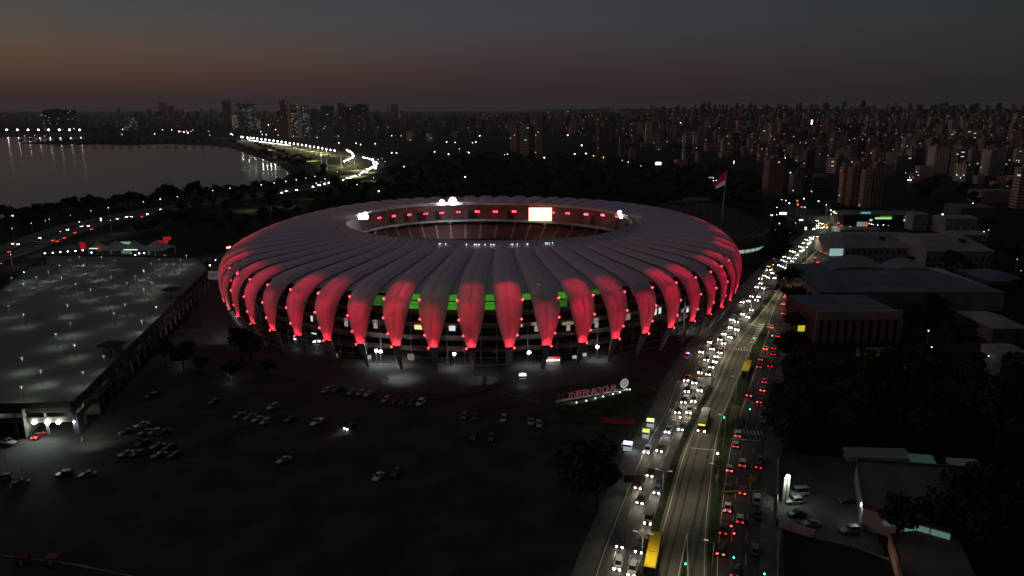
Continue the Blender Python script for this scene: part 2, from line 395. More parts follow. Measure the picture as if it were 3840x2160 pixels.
for k in range(NP):
    t = TP[k]; near = P(t, 0).y < SCY + 95
    ns_s, nu = (30, 10) if near else (18, 6)
    mb = MB(); grid = []
    for i in range(ns_s + 1):
        s = i / ns_s; c, lat, nrm, w = frame(t, s); hw = spacing(k, s) * w / 2; row = []
        for j in range(nu + 1):
            u = -1 + 2 * j / nu
            bul = (.30 * hw * (1 - u * u) - .10 * hw * math.exp(-(u / .14) ** 2)) * (1 - .45 * s)
            row.append(len(mb.v)); mb.v.append(tuple(c + lat * (u * hw) + nrm * bul))
        grid.append(row)
    for i in range(ns_s):
        for j in range(nu):
            mb.f.append((grid[i][j], grid[i][j + 1], grid[i + 1][j + 1], grid[i + 1][j])); mb.m.append(0)
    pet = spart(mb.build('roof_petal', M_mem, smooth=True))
    # truss behind the fold, edge tubes
    if near:
        rb = MB()
        for sgn in (-1, 1):
            prev = None; ed = MB()
            for i in range(16):
                s = i / 15; c, lat, nrm, w = frame(t, s); q = c + lat * (sgn * (spacing(k, s) * w / 2 + .03)) + nrm * .02
                if prev is not None: ed.tube(prev, q, .13, k=5, caps=False)
                prev = q
            ed.build('edge_tube', mat('edge_tube_highlight', (.62, .40, .46), .6), pet)  # pink rim highlight of the petal put into the tube colour
        prev = None
        for i in range(2, 14):
            c, lat, nrm, w = frame(t, i / 15); q = c - nrm * .35
            if prev is not None: rb.tube(prev, q, .16, k=5, caps=False)
            prev = q
        o = rb.build('truss_rib', RIBM, pet)
    # leg below the tip
    lg = MB(); c, lat, nrm, w = frame(t, 0); hw = spacing(k, 0) * w / 2; foot = P(t, 4.2, 0); inn = (P(t, 5) - P(t, 0)).normalized()
    top = [c - lat * hw, c + lat * hw, c + lat * hw * .6 + inn * 1.6, c - lat * hw * .6 + inn * 1.6]
    bot = [foot - lat * .4, foot + lat * .4, foot + lat * .4 + inn * .7, foot - lat * .4 + inn * .7]
    lg.hexa(bot + [p + Vector((0, 0, -.9)) for p in top])
    spart(lg.build('support_leg', mat('leg_cladding', (.30, .28, .285), .7, var=.12)))
    hb = MB(); q = c + Vector((0, 0, -.45)) - inn * .25
    hb.hexa([q - lat * hw * .8 + inn * 1.4 - Vector((0, 0, .4)), q + lat * hw * .8 + inn * 1.4 - Vector((0, 0, .4)), q + lat * hw * .8 - inn * .2 - Vector((0, 0, .4)), q - lat * hw * .8 - inn * .2 - Vector((0, 0, .4)),
             q - lat * hw + inn * 1.4 + Vector((0, 0, .4)), q + lat * hw + inn * 1.4 + Vector((0, 0, .4)), q + lat * hw - inn * .2 + Vector((0, 0, .4)), q - lat * hw - inn * .2 + Vector((0, 0, .4))])
    spart(hb.build('lamp_housing', M_dark))
    # translucent infill between this petal and the next
    tm = tmid(k); mb = MB(); S0 = .49; prev = None
    for i in range(15):
        s = S0 + (1 - S0) * i / 14; c, lat, nrm, w = frame(tm, s); hw = spacing(k, s) * (1 - w) / 2 + .55
        row = [c - lat * hw - nrm * .5, c - nrm * .4, c + lat * hw - nrm * .5]
        if prev:
            mb.quad(prev[0], prev[1], row[1], row[0]); mb.quad(prev[1], prev[2], row[2], row[1])
        prev = row
    spart(mb.build('infill_panel', M_poly, smooth=True))
    if near:
        x, y = PX(*P(t, 0, 15))
        vis = P(t, 0).y < SCY + 40
        for s, e, dd, lf in ((.03, 3900, 1.4, 0), (.10, 550, 2.0, 0), (.20, 1500, 2.9, .12), (.32, 2400, 3.4, -.12), (.43, 2700, 3.8, .1), (.53, 2600, 4.4, 0)):
            c, lat, nrm, w = frame(t, s); vv = rnd.uniform(.4, 1.1)
            if vis and not (s > .4 and k % 3 == 0):
                q = c - nrm * dd + lat * (lf * spacing(k, s) * w * .5)
                lamp('SPOT', q, e * (vv if s > .05 else 1), RED if s > .05 else (1, .018, .035), .3, q + nrm, R_(125), 1.0, name='red_floodlight')
        for s in (.02, .13, .27, .43):
            c, lat, nrm, w = frame(t, s); sg = 1 if c.x > SCX else -1
            hw = spacing(k, s) * w / 2
            if s < .05: c = c - Vector((0, 0, .9))
            f = put('floodlight', fixm, pet, loc=c + lat * (hw + .15) * (1 if (lat.x * sg > 0) else -1) + nrm * .15)
def ring(off_z, name, m, closed=True, n=180, t0=0, t1=2 * math.pi, smooth=False, parent=True):
    mb = MB(); rows = []
    for i in range(n + (0 if closed else 1)):
        t = t0 + (t1 - t0) * i / n; rows.append([P(t, o, z) for o, z in off_z])
    K = len(off_z)
    for r in rows: mb.v += [tuple(p) for p in r]
    R = len(rows)
    for i in range(R if closed else R - 1):
        j = (i + 1) % R
        for q in range(K - 1): mb.f.append((i * K + q, j * K + q, j * K + q + 1, i * K + q + 1)); mb.m.append(0)
    o = mb.build(name, m, smooth=smooth)
    return spart(o) if parent else o
def ringtube(off, z, r, name, m):
    mb = MB(); n = 150; pr = P(0, off, z)
    for i in range(1, n + 1):
        q = P(2 * math.pi * i / n, off, z); mb.tube(pr, q, r, k=5, caps=False); pr = q
    return spart(mb.build(name, m))
M_tube = mat('bracing_steel', (.34, .33, .33), .5, var=.1)
for off, z, r in ((2.3, 3.2, .09), (1.2, 6.4, .09), (.6, 9.3, .11), (1.6, 13.4, .07), (1.2, 16.6, .07), (.9, 19.6, .07), (1.6, 22.6, .07), (4.2, 25.6, .08)):
    ringtube(off, z, r, 'bracing_ring', M_tube)
# concourses seen between the petals
M_brown = mat('concourse_wall', (.075, .062, .056), .85, var=.35, scale=.22)
M_slab = mat('concourse_slab', (.12, .11, .105), .85, var=.25, scale=.3)
for off, z, par_h in ((13, 5.2, 1.1), (11, 10.2, 1.2), (10, 15.6, 1.1), (9, 21.0, 1.0)):
    ring([(34, z), (off, z), (off, z - .7), (34, z - .7)], 'concourse_slab', M_slab)
    ring([(off + .2, z), (off - .02, z + .02), (off - .02, z + par_h), (off + .2, z + par_h), (off + .2, z)], 'parapet_wall', mat('parapet', (.17, .155, .15), .8, var=.2) if z > 10 else mat('parapet_red', (.11, .04, .036), .8, var=.2))
ring([(21, 0), (21, 26)], 'inner_wall', M_brown)
mb = MB()
for i in range(130):
    t = 2 * math.pi * i / 130; a = P(t, 12, 0); mb.tube(a, (a.x, a.y, 26), .35, k=5, caps=False)
spart(mb.build('concourse_columns', M_slab))
ring([(11, 25.8), (40, 30)], 'stand_soffit', mat('stand_soffit', (.12, .10, .095), .9))
# lit green glazing behind the middle petals
def t_at(px, off, z):
    best = None
    for i in range(2400):
        t = 2 * math.pi * i / 2400; p = P(t, off, z)
        if p.y > SCY + 20: continue
        d = abs(PX(*p)[0] - px)
        if best is None or d < best[0]: best = (d, t)
    return best[1]
M_green = glow('green_lit_glazing', (.055, .36, .02), .62)
M_greend = glow('green_lit_glazing_dim', (.035, .17, .02), .55)
for x0, x1, za, zb, m in ((1520, 2108, 25.4, 28.9, M_green), (1520, 1960, 21.9, 24.9, M_green), (2108, 2150, 25, 28.9, M_green), (2020, 2128, 21.9, 24.6, M_greend), (1380, 1500, 22.5, 26.5, M_greend), (2195, 2250, 25.5, 28.2, M_greend)):
    t0, t1 = t_at(x0, 10.2, za), t_at(x1, 10.2, za)
    if abs(t1 - t0) > math.pi: t0 -= math.copysign(2 * math.pi, t0 - t1)
    ring([(10.2, za), (10.2, zb)], 'green_glazing', m, closed=False, n=14, t0=t0, t1=t1)
# lit windows, banners and doors of the concourse, by photo position
def at_facade(px, py, off):
    lo = None
    for z in [i * .1 for i in range(0, 300)]:
        t = t_cache(px, off, round(z / 6) * 6); p = P(t, off, z); d = abs(PX(*p)[1] - py)
        if lo is None or d < lo[0]: lo = (d, t, z)
    return lo[1], lo[2]
_tc = {}
def t_cache(px, off, z):
    k = (px, off, z)
    if k not in _tc: _tc[k] = t_at(px, off, z)
    return _tc[k]
W_y = glow('yellow_window', (.85, .72, .28), 1.1); W_w = glow('white_window', (.7, .8, .78), .9); W_d = glow('dim_window', (.5, .42, .28), .35)
def panel(px, py, w, h, m, name='window', off=9.5, thick=.12):
    t, z = at_facade(px, py, off); c = P(t, off, z); lat = (P(t + .01, off) - P(t - .01, off)).normalized()
    if lat.x < 0: lat = -lat
    out = Vector((lat.y, -lat.x, 0)); mb = MB(); a, b2 = c - lat * w / 2, c + lat * w / 2
    mb.hexa([a, b2, b2 - out * thick, a - out * thick] + [v + Vector((0, 0, h)) for v in (a, b2, b2 - out * thick, a - out * thick)])
    return spart(mb.build(name, m)), c, lat, out
for a in ((1574, 1236, 3.6, 1.7, W_y), (1586, 1222, 1.1, 1.2, W_y), (1696, 1241, 2.4, 1.9, W_w), (1699, 1229, .8, .8, W_w), (1956, 1226, .4, .9, W_y), (2003, 1220, 1.8, 1.2, W_d), (2130, 1218, 5.0, 1.2, W_d), (2230, 1212, 3.0, 2.0, W_d), (2350, 1200, 3.4, 2.6, W_d),
          (2452, 1182, 3, 2.8, W_w), (2475, 1176, 1.4, 2.6, W_w), (1170, 1205, 1.0, 2.2, W_w), (1198, 1100, .8, .8, W_w), (1060, 1175, .5, 1.5, W_w), (990, 1145, .5, 1.5, W_d), (1178, 1253, 2.6, .5, W_w), (2540, 1140, 1.2, 2.4, W_w), (2580, 1170, 1.6, 1.6, W_w), (1540, 1350, 2.6, 2.4, W_d), (1258, 1345, 2.2, 1.6, W_d)):
    panel(*a)
M_ban = mat('white_banner', (.42, .42, .38), .7, var=.1)
def text(s, size, m, parent, loc, rot, name='letter', ext=.03, align='CENTER'):
    cu = bpy.data.curves.new(name, 'FONT'); cu.body = s; cu.size = size; cu.extrude = ext; cu.align_x = align; cu.resolution_u = 2
    cu.materials.append(m); tmp = bpy.data.objects.new('tmp_text', cu); C.objects.link(tmp)
    me = bpy.data.meshes.new_from_object(tmp.evaluated_get(bpy.context.evaluated_depsgraph_get())); bpy.data.objects.remove(tmp); me.name = name
    o = bpy.data.objects.new(name, me); C.objects.link(o); o.parent = parent; o.location = loc; o.rotation_euler = rot; return o
M_char = mat('dark_lettering', (.02, .02, .02), .6)
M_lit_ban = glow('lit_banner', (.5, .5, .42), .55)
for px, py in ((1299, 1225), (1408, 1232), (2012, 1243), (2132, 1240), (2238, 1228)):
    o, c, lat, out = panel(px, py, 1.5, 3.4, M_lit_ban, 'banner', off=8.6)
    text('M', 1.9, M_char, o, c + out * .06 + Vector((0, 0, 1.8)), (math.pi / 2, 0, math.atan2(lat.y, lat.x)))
# stands, pitch
M_wallin = mat('upper_stand_wall', (.085, .06, .058), .85, var=.3, scale=.15)
M_seat = mat('red_seats', (.05, .009, .011), .7, var=.35, scale=.5)
ring([(47, 22), (45, 31.8), (30, 32.0)], 'upper_stand_wall', M_wallin)
ring([(47, 22.0), (49.2, 22.0), (49.2, 23.2), (48.9, 23.2), (48.9, 22.2)], 'balcony_front', mat('balcony_front', (.42, .40, .40), .7))
ring([(47.2, 22), (47.6, 20.6), (58, 13.5), (58, 12.7), (72, 3.6), (72, .5)], 'seating_tier', M_seat)
mb = MB()
for i in range(52):
    t = 2 * math.pi * (i + .5) / 52; lat = (P(t + .01, 50) - P(t - .01, 50)).normalized() * .55
    a, b2, c2, d2 = P(t, 48, 20.55), P(t, 58, 13.7), P(t, 58, 12.9), P(t, 72, 3.8)
    mb.quad(a - lat, a + lat, b2 + lat, b2 - lat); mb.quad(c2 - lat, c2 + lat, d2 + lat, d2 - lat)
    if i % 2 == 0:
        q = P(t, 49.3, 20.4); l2 = lat.normalized() * 1.0; mb.hexa([q - l2, q + l2, P(t, 47, 20.4) + l2, P(t, 47, 20.4) - l2] + [v + Vector((0, 0, 1.6)) for v in (q - l2, q + l2, P(t, 47, 20.4) + l2, P(t, 47, 20.4) - l2)])
spart(mb.build('stand_aisles', mat('stand_concrete', (.19, .17, .17), .8)))
for i in range(46):
    t = 2 * math.pi * (i + .3) / 46; mb = MB()
    if rnd.random() < .35: continue
    lat = (P(t + .01, 46) - P(t - .01, 46)).normalized() * rnd.uniform(1.5, 2.8)
    a, b2 = P(t, 47.0, 23.3), P(t, 46.2, 28.5)
    mb.quad(a - lat, a + lat, b2 + lat, b2 - lat)
    spart(mb.build('stand_opening', mat('dark_opening', (.012, .009, .01), .9)))
fp = [P(2 * math.pi * i / 60, 70, .3) for i in range(60)]
mb = MB(); mb.poly([tuple(p) for p in fp]); spart(mb.build('pitch', mat('pitch_turf', (.02, .06, .015), 1, var=.2)))
# inner rim: glazed upstand with struts
ring([(49.5, 33.4), (53.6, 35.7), (54.0, 35.7), (53.8, 34.2)], 'rim_band', membrane('rim_glazing', (.85, .68, .70), .25))
mb = MB(); prev = None
for i in range(128):
    t = 2 * math.pi * i / 128; a, b2 = P(t, 49.4, 33.6), P(t, 53.6, 35.9); mb.tube(a, b2, .10, k=4, caps=False)
    if i % 4 == 0: mb.tube(P(t, 51.5, 34.8), P(t, 53.0, 37.0), .12, k=4)
    q = P(t, 53.8, 35.95)
    if prev is not None: mb.tube(prev, q, .17, k=5, caps=False)
    prev = q
mb.tube(prev, P(0, 53.8, 35.95), .17, k=5, caps=False)
spart(mb.build('rim_truss', mat('rim_steel', (.40, .37, .37), .5)))
# screen
def far_t(px, off, z):
    return min((abs(PX(*P(t, off, z))[0] - px), t) for t in [2 * math.pi * i / 3000 for i in range(3000)] if P(t, off).y > SCY + 10)[1]
scr = tag(empty('video_screen', (0, 0, 0)), 'glowing pale yellow video screen with red border hung under the far stadium roof', 'screen')
t = far_t(2026, 52, 26); c = P(t, 52, 24.2); c.z = 24.2; dirx = Vector((1, -.03, 0)).normalized()
mb = MB(); hw = 7.35; y_ = Vector((0, .6, 0)); up = Vector((0, 0, 8.5))
mb.hexa([c - dirx * hw, c + dirx * hw, c + dirx * hw + y_, c - dirx * hw + y_] + [v + up for v in (c - dirx * hw, c + dirx * hw, c + dirx * hw + y_, c - dirx * hw + y_)])
mb.build('display', glow('screen_picture', (1, .88, .55), 1.7, 'AUTO'), scr)
mb = MB()
for a, b2, q, r in ((-hw - .4, -hw, -.4, 8.9), (hw, hw + .4, -.4, 8.9), (-hw, hw, -.4, 0), (-hw, hw, 8.5, 8.9)):
    v = [c + dirx * a - Vector((0, .1, 0)) + Vector((0, 0, q)), c + dirx * b2 - Vector((0, .1, 0)) + Vector((0, 0, q))]
    v = v + [v[1] + y_, v[0] + y_]; mb.hexa(v + [w + Vector((0, 0, r - q)) for w in v])
mb.build('border', glow('screen_border', (.8, .01, .05), 1.0), scr)
mb = MB()
for d in (-5, 5): mb.tube(c + dirx * d + up, c + dirx * d + Vector((0, 2, 13)), .15)
mb.build('hanger', M_steel, scr)
# red lamp pairs on the far stand
M_red2 = glow('red_stand_lamp', (1, .04, .07), 14)
n = 0
for px, py, s2 in ((1423, 817, .7), (1477, 810, .8), (1535, 805, .7), (1596, 801, .7), (1657, 798, .8), (1719, 795, .7), (1790, 793, .9), (1858, 793, .9), (1928, 793, .9), (2072, 797, .8), (2129, 799, .8), (2198, 803, 1.0), (2260, 806, 1.0), (2313, 812, .6)):
    n += 1; t = far_t(px, 47.5, 24)
    zz = min((abs(PX(*P(t, 47.5, z / 10))[1] - py), z / 10) for z in range(150, 320))[1]
    p = P(t, 47.8, zz); lt = (P(t + .01, 47) - P(t - .01, 47)).normalized()
    e = tag(empty('stand_lamp', p), 'pair of glowing red lamps on the far stand wall, %s from the left' % orda(n), 'lamp', 'red lamps on the far stand')
    for d in (-.85, .85):
        mb = MB(); mb.ball(lt * d, .6 * s2, k=8); mb.build('bulb', M_red2, e, True)
    mb = MB(); mb.tube(-lt * 1.6, lt * 1.6, .12, k=5); mb.build('bracket', M_dark, e)
    lamp('POINT', p - Vector((0, 1.2, 0)), 7, (1, .04, .07), .4, name='lamp_glow')
# roof floodlight clusters
M_flood = glow('floodlight_glass', (.86, 1, .98), 60)
def flood(px, py, z, off, r, lab, near_=False):
    t = (t_at if near_ else far_t)(px, off, z); p = P(t, off, z)
    zz = min((abs(PX(p.x, p.y, q / 10)[1] - py), q / 10) for q in range(330, 400))[1]; p.z = zz
    e = tag(empty('roof_floodlight', p), lab, 'floodlight', 'white floodlights on the roof rim')
    mb = MB(); mb.ball((0, 0, 0), r, k=12, q=8); mb.build('lens', M_flood, e, True)
    mb = MB(); mb.tube((0, .1, -r), (0, .3, -zz + 35.6), .14, k=5); mb.box(-r * .8, r * .8, r * .9, r * 1.1, -r * .6, r * .6); mb.build('bracket', M_dark, e)
    return p
for px, py, r, lab in ((1657, 759, 1.55, 'smaller of the two brilliant white floodlights on the far rim'), (1698, 754, 2.3, 'largest brilliant white floodlight on the far roof rim'),
                    (1351, 815, 1.2, 'upper white floodlight of the cluster at the left end of the roof opening'), (1371, 820, 1.4, 'right white floodlight of the cluster at the left end of the opening'), (1357, 830, .8, 'lowest white floodlight at the left end of the opening'),
                    (2323, 797, 1.0, 'upper white floodlight at the right end of the roof opening'), (2330, 813, .9, 'lower white floodlight at the right end of the roof opening'), (2326, 806, .8, 'middle white floodlight at the right end of the roof opening')):
    p = flood(px, py, 36, 54, r, lab)
    if r > 1: lamp('POINT', p + Vector((0, -1, 2.6)), 550 * r * r, (.8, 1, .96), .6, name='flood_glow')
n = 0
M_spk = glow('white_glint', (.8, .95, 1), 2)  # reflected glints on the near rim, made as small glowing bars
for px, py, w in ((1650, 921, 2), (1672, 921, 1.2), (1780, 929, 1.6), (1786, 932, .8), (1842, 928, 1.2), (1853, 925, 1.4), (1921, 919, 2.2), (1978, 914, 1.6), (2047, 907, 1.2), (2052, 905, .8), (2060, 906, .7), (2072, 903, .8), (1350, 914, 0), (1750, 917, 1.2), (1795, 915, 1.8), (1818, 914, 1), (1940, 914, 1)):
    if w == 0: continue
    n += 1; t = t_at(px, 50.6, 34.5); p = P(t, 50.6, 35.0)
    mb = MB(); w *= .6; mb.box(-w / 2, w / 2, -.1, .1, .1, .25); mb.box(-.06, .06, -.06, .06, -.6, .1)
    o = mb.build('rim_glint', M_spk); o.location = p; o.rotation_euler = (0, 0, rnd.uniform(-.3, .5))
    tag(o, 'small glowing bar set as a white glint on the near roof rim, %s from the left' % orda(n), 'lamp', 'white glints on the near roof rim')
for px, py, w in ((1674, 907, 3.0), (1688, 906, 2.2), (1783, 880, 2.0)):
    p = G(px, py, 15); mb = MB(); mb.box(-w / 2, w / 2, -.1, .1, 0, .9); o = mb.build('exit_sign', glow('exit_green', (.05, .9, .45), 1.6)); 
    t = t_at(px, 56, 34.5); o.location = P(t, 55.8, 34.4) if py > 890 else G(px, py, 12)
    tag(o, 'green glowing exit board inside the roof opening, %s' % {1674: 'left of the close pair', 1688: 'right of the close pair', 1783: 'alone and higher up'}[px], 'sign')

# ------------------------------------------------------------------ perimeter lamps, sign, kiosks near the stadium
M_lampw = glow('white_lamp_head', (.85, .97, 1), 40)
def pole_lamp(px, py, h, r, name, lab, cat='street lamp', group=None, m=None, arm=0, energy=0, col=(.85, .97, 1), spot=True, thick=.1):
    p = GT(px, py, h); base = Vector((p.x, p.y, p.z - h))
    e = tag(empty(name, base), lab, cat, group)
    mb = MB(); mb.tube((0, 0, 0), (0, 0, h - .1), thick, thick * .6, k=6)
    if arm: mb.tube((0, 0, h - .15), (arm, 0, h), thick * .6, k=5)
    mb.build('pole', M_steel, e)
    mb = MB(); mb.ball((arm, 0, h), r, k=8, q=5, sz=.8); mb.build('lamp_head', m or M_lampw, e, True)
    if energy:
        if spot: lamp('SPOT', base + Vector((arm, 0, h - r - .1)), energy, col, .3, base + Vector((arm, 0, 0)), R_(150), .9, 'lamp_light')
        else: lamp('POINT', base + Vector((arm, 0, h)), energy, col, .5, name='lamp_light')
    return e
for i, (px, py, en) in enumerate(((1410, 1315, 900), (1427, 1318, 900), (1493, 1317, 1500), (1703, 1327, 900), (1984, 1322, 900), (2240, 1300, 900))):
    pole_lamp(px, py, 5.5, .62, 'plaza_floodlight', 'white ball of light on a post by the stadium legs, %s from the left' % orda(i + 1), 'floodlight', 'white lamps along the stadium front', energy=en)
lamp('SPOT', G(1480, 1330, 9), 5200, (.85, 1, .95), .5, G(1500, 1420), R_(95), 1, 'plaza_light')
lamp('SPOT', G(1840, 1345, 9), 1600, (.85, 1, .95), .5, G(1800, 1420), R_(95), 1, 'plaza_light')
lamp('SPOT', G(2600, 1160, 12), 4500, (.8, 1, 1), .5, G(2560, 1230), R_(110), 1, 'plaza_light')
lamp('SPOT', G(850, 1190, 12), 4500, (.85, 1, .95), .5, G(820, 1240), R_(115), 1, 'plaza_light')
def lit_box(name, px, py, w, d, h, mats, lab, cat, rz=0, roof=None, z=0):
    p = G(px, py, z); e = tag(empty(name, p, rz), lab, cat)
    return e
# bright kiosk front with a row of lamps
p = G(2068, 1372); e = tag(empty('food_kiosk', p, .09), 'kiosk under a red lit sign with a row of white lamps by the stadium', 'kiosk')
mb = MB(); mb.box(-3.4, 3.4, 0, 3, 0, 2.7); mb.build('wall', M_conc, e)
mb = MB(); mb.box(-3.6, 3.6, -.6, 3.1, 2.7, 2.9); mb.build('roof', M_white, e)
mb = MB(); mb.box(-3.0, .9, -.7, -.62, 3.0, 3.8); mb.build('sign_board', glow('pink_sign', (.8, .25, .3), .7), e)
mb = MB(); mb.box(1.0, 3.0, -.7, -.62, 3.0, 3.8); mb.build('sign_board', glow('red_sign', (.9, .02, .02), 1.2), e)
for i in range(6):
    mb = MB(); mb.ball((-2.9 + i * 1.12, -.5, 2.45), .26); mb.build('bulb', glow('kiosk_bulb', (.95, .85, 1), 9), e, True)
lamp('POINT', p + Vector((0, -2, 2.4)), 160, (.9, .95, 1), .5, name='kiosk_light')
for px, py, w, lab in ((2155, 1345, 1.9, 'small booth with pale lit front right of the red kiosk'), (2192, 1336, 1.7, 'small booth with white lit front behind a grey stadium leg'), (1385, 1345, 1.4, 'small booth with white lettering by the left stadium legs')):
    e = tag(empty('ticket_booth', G(px, py + 8)), lab, 'booth')
    mb = MB(); mb.box(-w / 2, w / 2, 0, 1.8, 0, 2.4); mb.build('wall', M_conc, e)
    mb = MB(); mb.box(-w / 2 + .1, w / 2 - .1, -.05, -.01, .9, 2.2); mb.build('lit_front', glow('booth_light', (.55, .62, .58), .6), e)
    mb = MB(); mb.box(-w / 2 - .2, w / 2 + .2, -.4, 2, 2.4, 2.55); mb.build('roof', M_dark, e)
for px, py, w, lab, cc in ((1112, 1281, 2.2, 'white lit panel under the left stadium legs', 1), (1187, 1292, 3.0, 'bright peaked white tent light by the left stadium legs', 2), (1960, 1420, 2.6, 'tent with bright white canopy strip in front of the stadium', 2), (860, 1405, 1.4, 'small bright lamp stall among the trees left of the stadium', 2), (673, 1350, 1.6, 'white glowing stall beneath trees near the parking deck', 1)):
    e = tag(empty('lit_stall', G(px, py + 10)), lab, 'stall')
    mb = MB(); mb.box(-w / 2, w / 2, 0, 1.6, 2.0, 2.3)
    if cc == 2: mb.hexa([(-w / 2, 0, 2.3), (w / 2, 0, 2.3), (w / 2, 1.6, 2.3), (-w / 2, 1.6, 2.3), (-.1, .7, 2.9), (.1, .7, 2.9), (.1, .9, 2.9), (-.1, .9, 2.9)])
    mb.build('canopy', glow('stall_light', (.8, .95, 1), 2), e)
    mb = MB()
    for a in (-1, 1):
        for b2 in (0.05, 1.5): mb.tube((a * w * .46, b2, 0), (a * w * .46, b2, 2), .05, k=5)
    mb.build('frame', M_steel, e)
    mb = MB(); mb.box(-w / 2 + .2, w / 2 - .2, .2, .8, 0, .9); mb.build('counter', M_conc, e)
    lamp('POINT', G(px, py + 14, 1.6), 60, (.8, 1, 1), .4, name='stall_glow')
# club sign on a grass bank
A, B = G(2085, 1507), G(2345, 1462); d = (B - A); ln = d.length; ang = math.atan2(d.y, d.x)
sg = tag(empty('letter_sign', A, ang), 'long sign of standing red letters reading SC INTERNACIONAL with round white crest', 'sign')
M_letr = glow('red_letter', (.26, .07, .065), .38); M_lets = mat('unlit_letter', (.16, .06, .06), .7)
mb = MB(); mb.box(0, ln + 1, -.3, .5, 0, .35); mb.build('plinth', M_conc, sg)
lh = 3.3; x = .2
for ch, adv in (('S', 1.7), ('C', 2.2)):
    text(ch, lh, M_lets, sg, (x, 0, .4), (math.pi / 2, 0, 0), 'letter', .15, 'LEFT'); x += adv
x += .5; word = 'INTERNACIONAL'; wd = {'I': .62, 'N': 1.08, 'T': .92, 'E': .92, 'R': 1.0, 'A': 1.02, 'C': 1.0, 'O': 1.12, 'L': .85}
tot = sum(wd[c] for c in word); sc_ = (ln - 3.2 - x) / tot
for ch in word:
    o = text(ch, lh, M_letr, sg, (x, 0, .4), (math.pi / 2, 0, 0), 'letter', .15, 'LEFT'); x += wd[ch] * sc_
cr = MB(); cx_ = ln - .6
for r0, r1, m in ((0, .62, 0), (.62, .78, 1), (.78, 1.15, 0)):
    for i in range(24):
        a, b2 = 2 * math.pi * i / 24, 2 * math.pi * (i + 1) / 24
        cr.quad(*[(cx_ + r * 1.45 * math.cos(q), -.2, 2.6 + r * 1.45 * math.sin(q)) for r, q in ((r0, a), (r0, b2), (r1, b2), (r1, a))], m)
crest = cr.build('crest', [glow('crest_white', (.75, .8, .82), .38), mat('crest_grey', (.12, .12, .12), .6)], sg)
mb = MB(); mb.tube((cx_, -.17, 2.6), (cx_, .1, 2.6), 1.68, k=24); mb.tube((cx_, 0, 0), (cx_, 0, 1.5), .15); mb.build('crest_backing', M_steel, sg)
text('S', 1.9, mat('crest_mark', (.1, .1, .1), .6), crest, (cx_, -.24, 1.95), (math.pi / 2, 0, 0), 'monogram', .02)
sheet('grass_bank', gp([(2060, 1535), (2110, 1520), (2350, 1470), (2380, 1450), (2440, 1485), (2400, 1530), (2150, 1600)]), .02, M_grass)
for i, (px, py) in enumerate(((2162, 1514), (2199, 1507), (2233, 1498), (2262, 1491), (2299, 1482), (2325, 1475), (2362, 1465))):
    p = G(px, py); e = tag(empty('ground_spotlight', p), 'small ground spotlight glowing on grass before the red letters, %s from the left' % orda(i + 1), 'spotlight', 'ground lights before the letter sign')
    mb = MB(); mb.tube((0, 0, 0), (0, 0, .35), .12); mb.build('housing', M_dark, e)
    mb = MB(); mb.ball((0, 0, .45), .2, k=6, q=4); mb.build('lens', glow('ground_lens', (.75, 1, .9), 5), e)
    lamp('SPOT', p + Vector((.4, -.1, 1.1)), 300 if i < 6 else 600, (.85, 1, .9), .2, p + Vector((-1.3, .5, 0)), R_(100), 1, 'spot_glow')

# ------------------------------------------------------------------ parking deck
DZ = 9.5
dk = [G(275, 1517, DZ), G(779, 1015, DZ), G(745, 967, DZ), G(373, 961, DZ), G(164, 959, DZ), G(0, 1093, DZ), G(-300, 1330, DZ), G(-300, 1532, DZ)]
deck = tag(empty('parking_deck', (dk[0].x, dk[0].y, 0)), 'two-level concrete parking garage with a lamp-lit open roof deck left of the stadium', 'parking garage')
DO = Vector((-dk[0].x, -dk[0].y, 0))
def dpart(o): o.parent = deck; o.location = DO; return o
xy = [(p.x, p.y) for p in dk][::-1]
mb = MB(); mb.prism(xy, DZ - .8, DZ); dpart(mb.build('roof_deck', mat('deck_concrete', (.19, .20, .165), .85, var=.4, scale=.03)))
mb = MB(); mb.prism(xy, 4.0, 4.6); dpart(mb.build('middle_floor', M_slab))
mb = MB()
for a, b2 in zip(dk, dk[1:] + dk[:1]):
    d = (b2 - a); ln = d.length; d.normalize(); n2 = Vector((d.y, -d.x, 0)) * .12
    q = [a - n2, b2 - n2, b2 + n2, a + n2]; mb.hexa([(v.x, v.y, DZ - .9) for v in q] + [(v.x, v.y, DZ + .95) for v in q])
dpart(mb.build('parapet', mat('parapet_paint', (.05, .05, .048), .8, var=.3)))
for (a, b2) in ((dk[7], dk[0]), (dk[0], dk[1])):
    d = b2 - a; ln = d.length; d.normalize(); n = int(ln / 7.5); inn = Vector((-d.y, d.x, 0))
    for i in range(n + 1):
        p = a + d * (ln * i / n) + inn * .5; mb = MB(); mb.box(-.3, .3, -.3, .3, 0, DZ - .8)
        o = mb.build('column', M_conc, deck); o.location = DO + Vector((p.x, p.y, 0)); o.rotation_euler = (0, 0, math.atan2(d.y, d.x))
    mb = MB(); q = [a + inn * 14, b2 + inn * 14, b2 + inn * 14.3, a + inn * 14.3]
    mb.hexa([(v.x, v.y, 0) for v in q] + [(v.x, v.y, DZ - .8) for v in q]); dpart(mb.build('inner_wall', mat('garage_wall', (.12, .11, .095), .9, var=.4, scale=.2)))
    for z0, z1 in ((4.6, 5.7), (DZ - 2.4, DZ - .8)):
        mb = MB(); q = [a + inn * .1, b2 + inn * .1, b2 + inn * .3, a + inn * .3]
        mb.hexa([(v.x, v.y, z0) for v in q] + [(v.x, v.y, z1 - .01) for v in q]); dpart(mb.build('facade_band', mat('facade_band', (.07, .065, .055), .85, var=.3)))
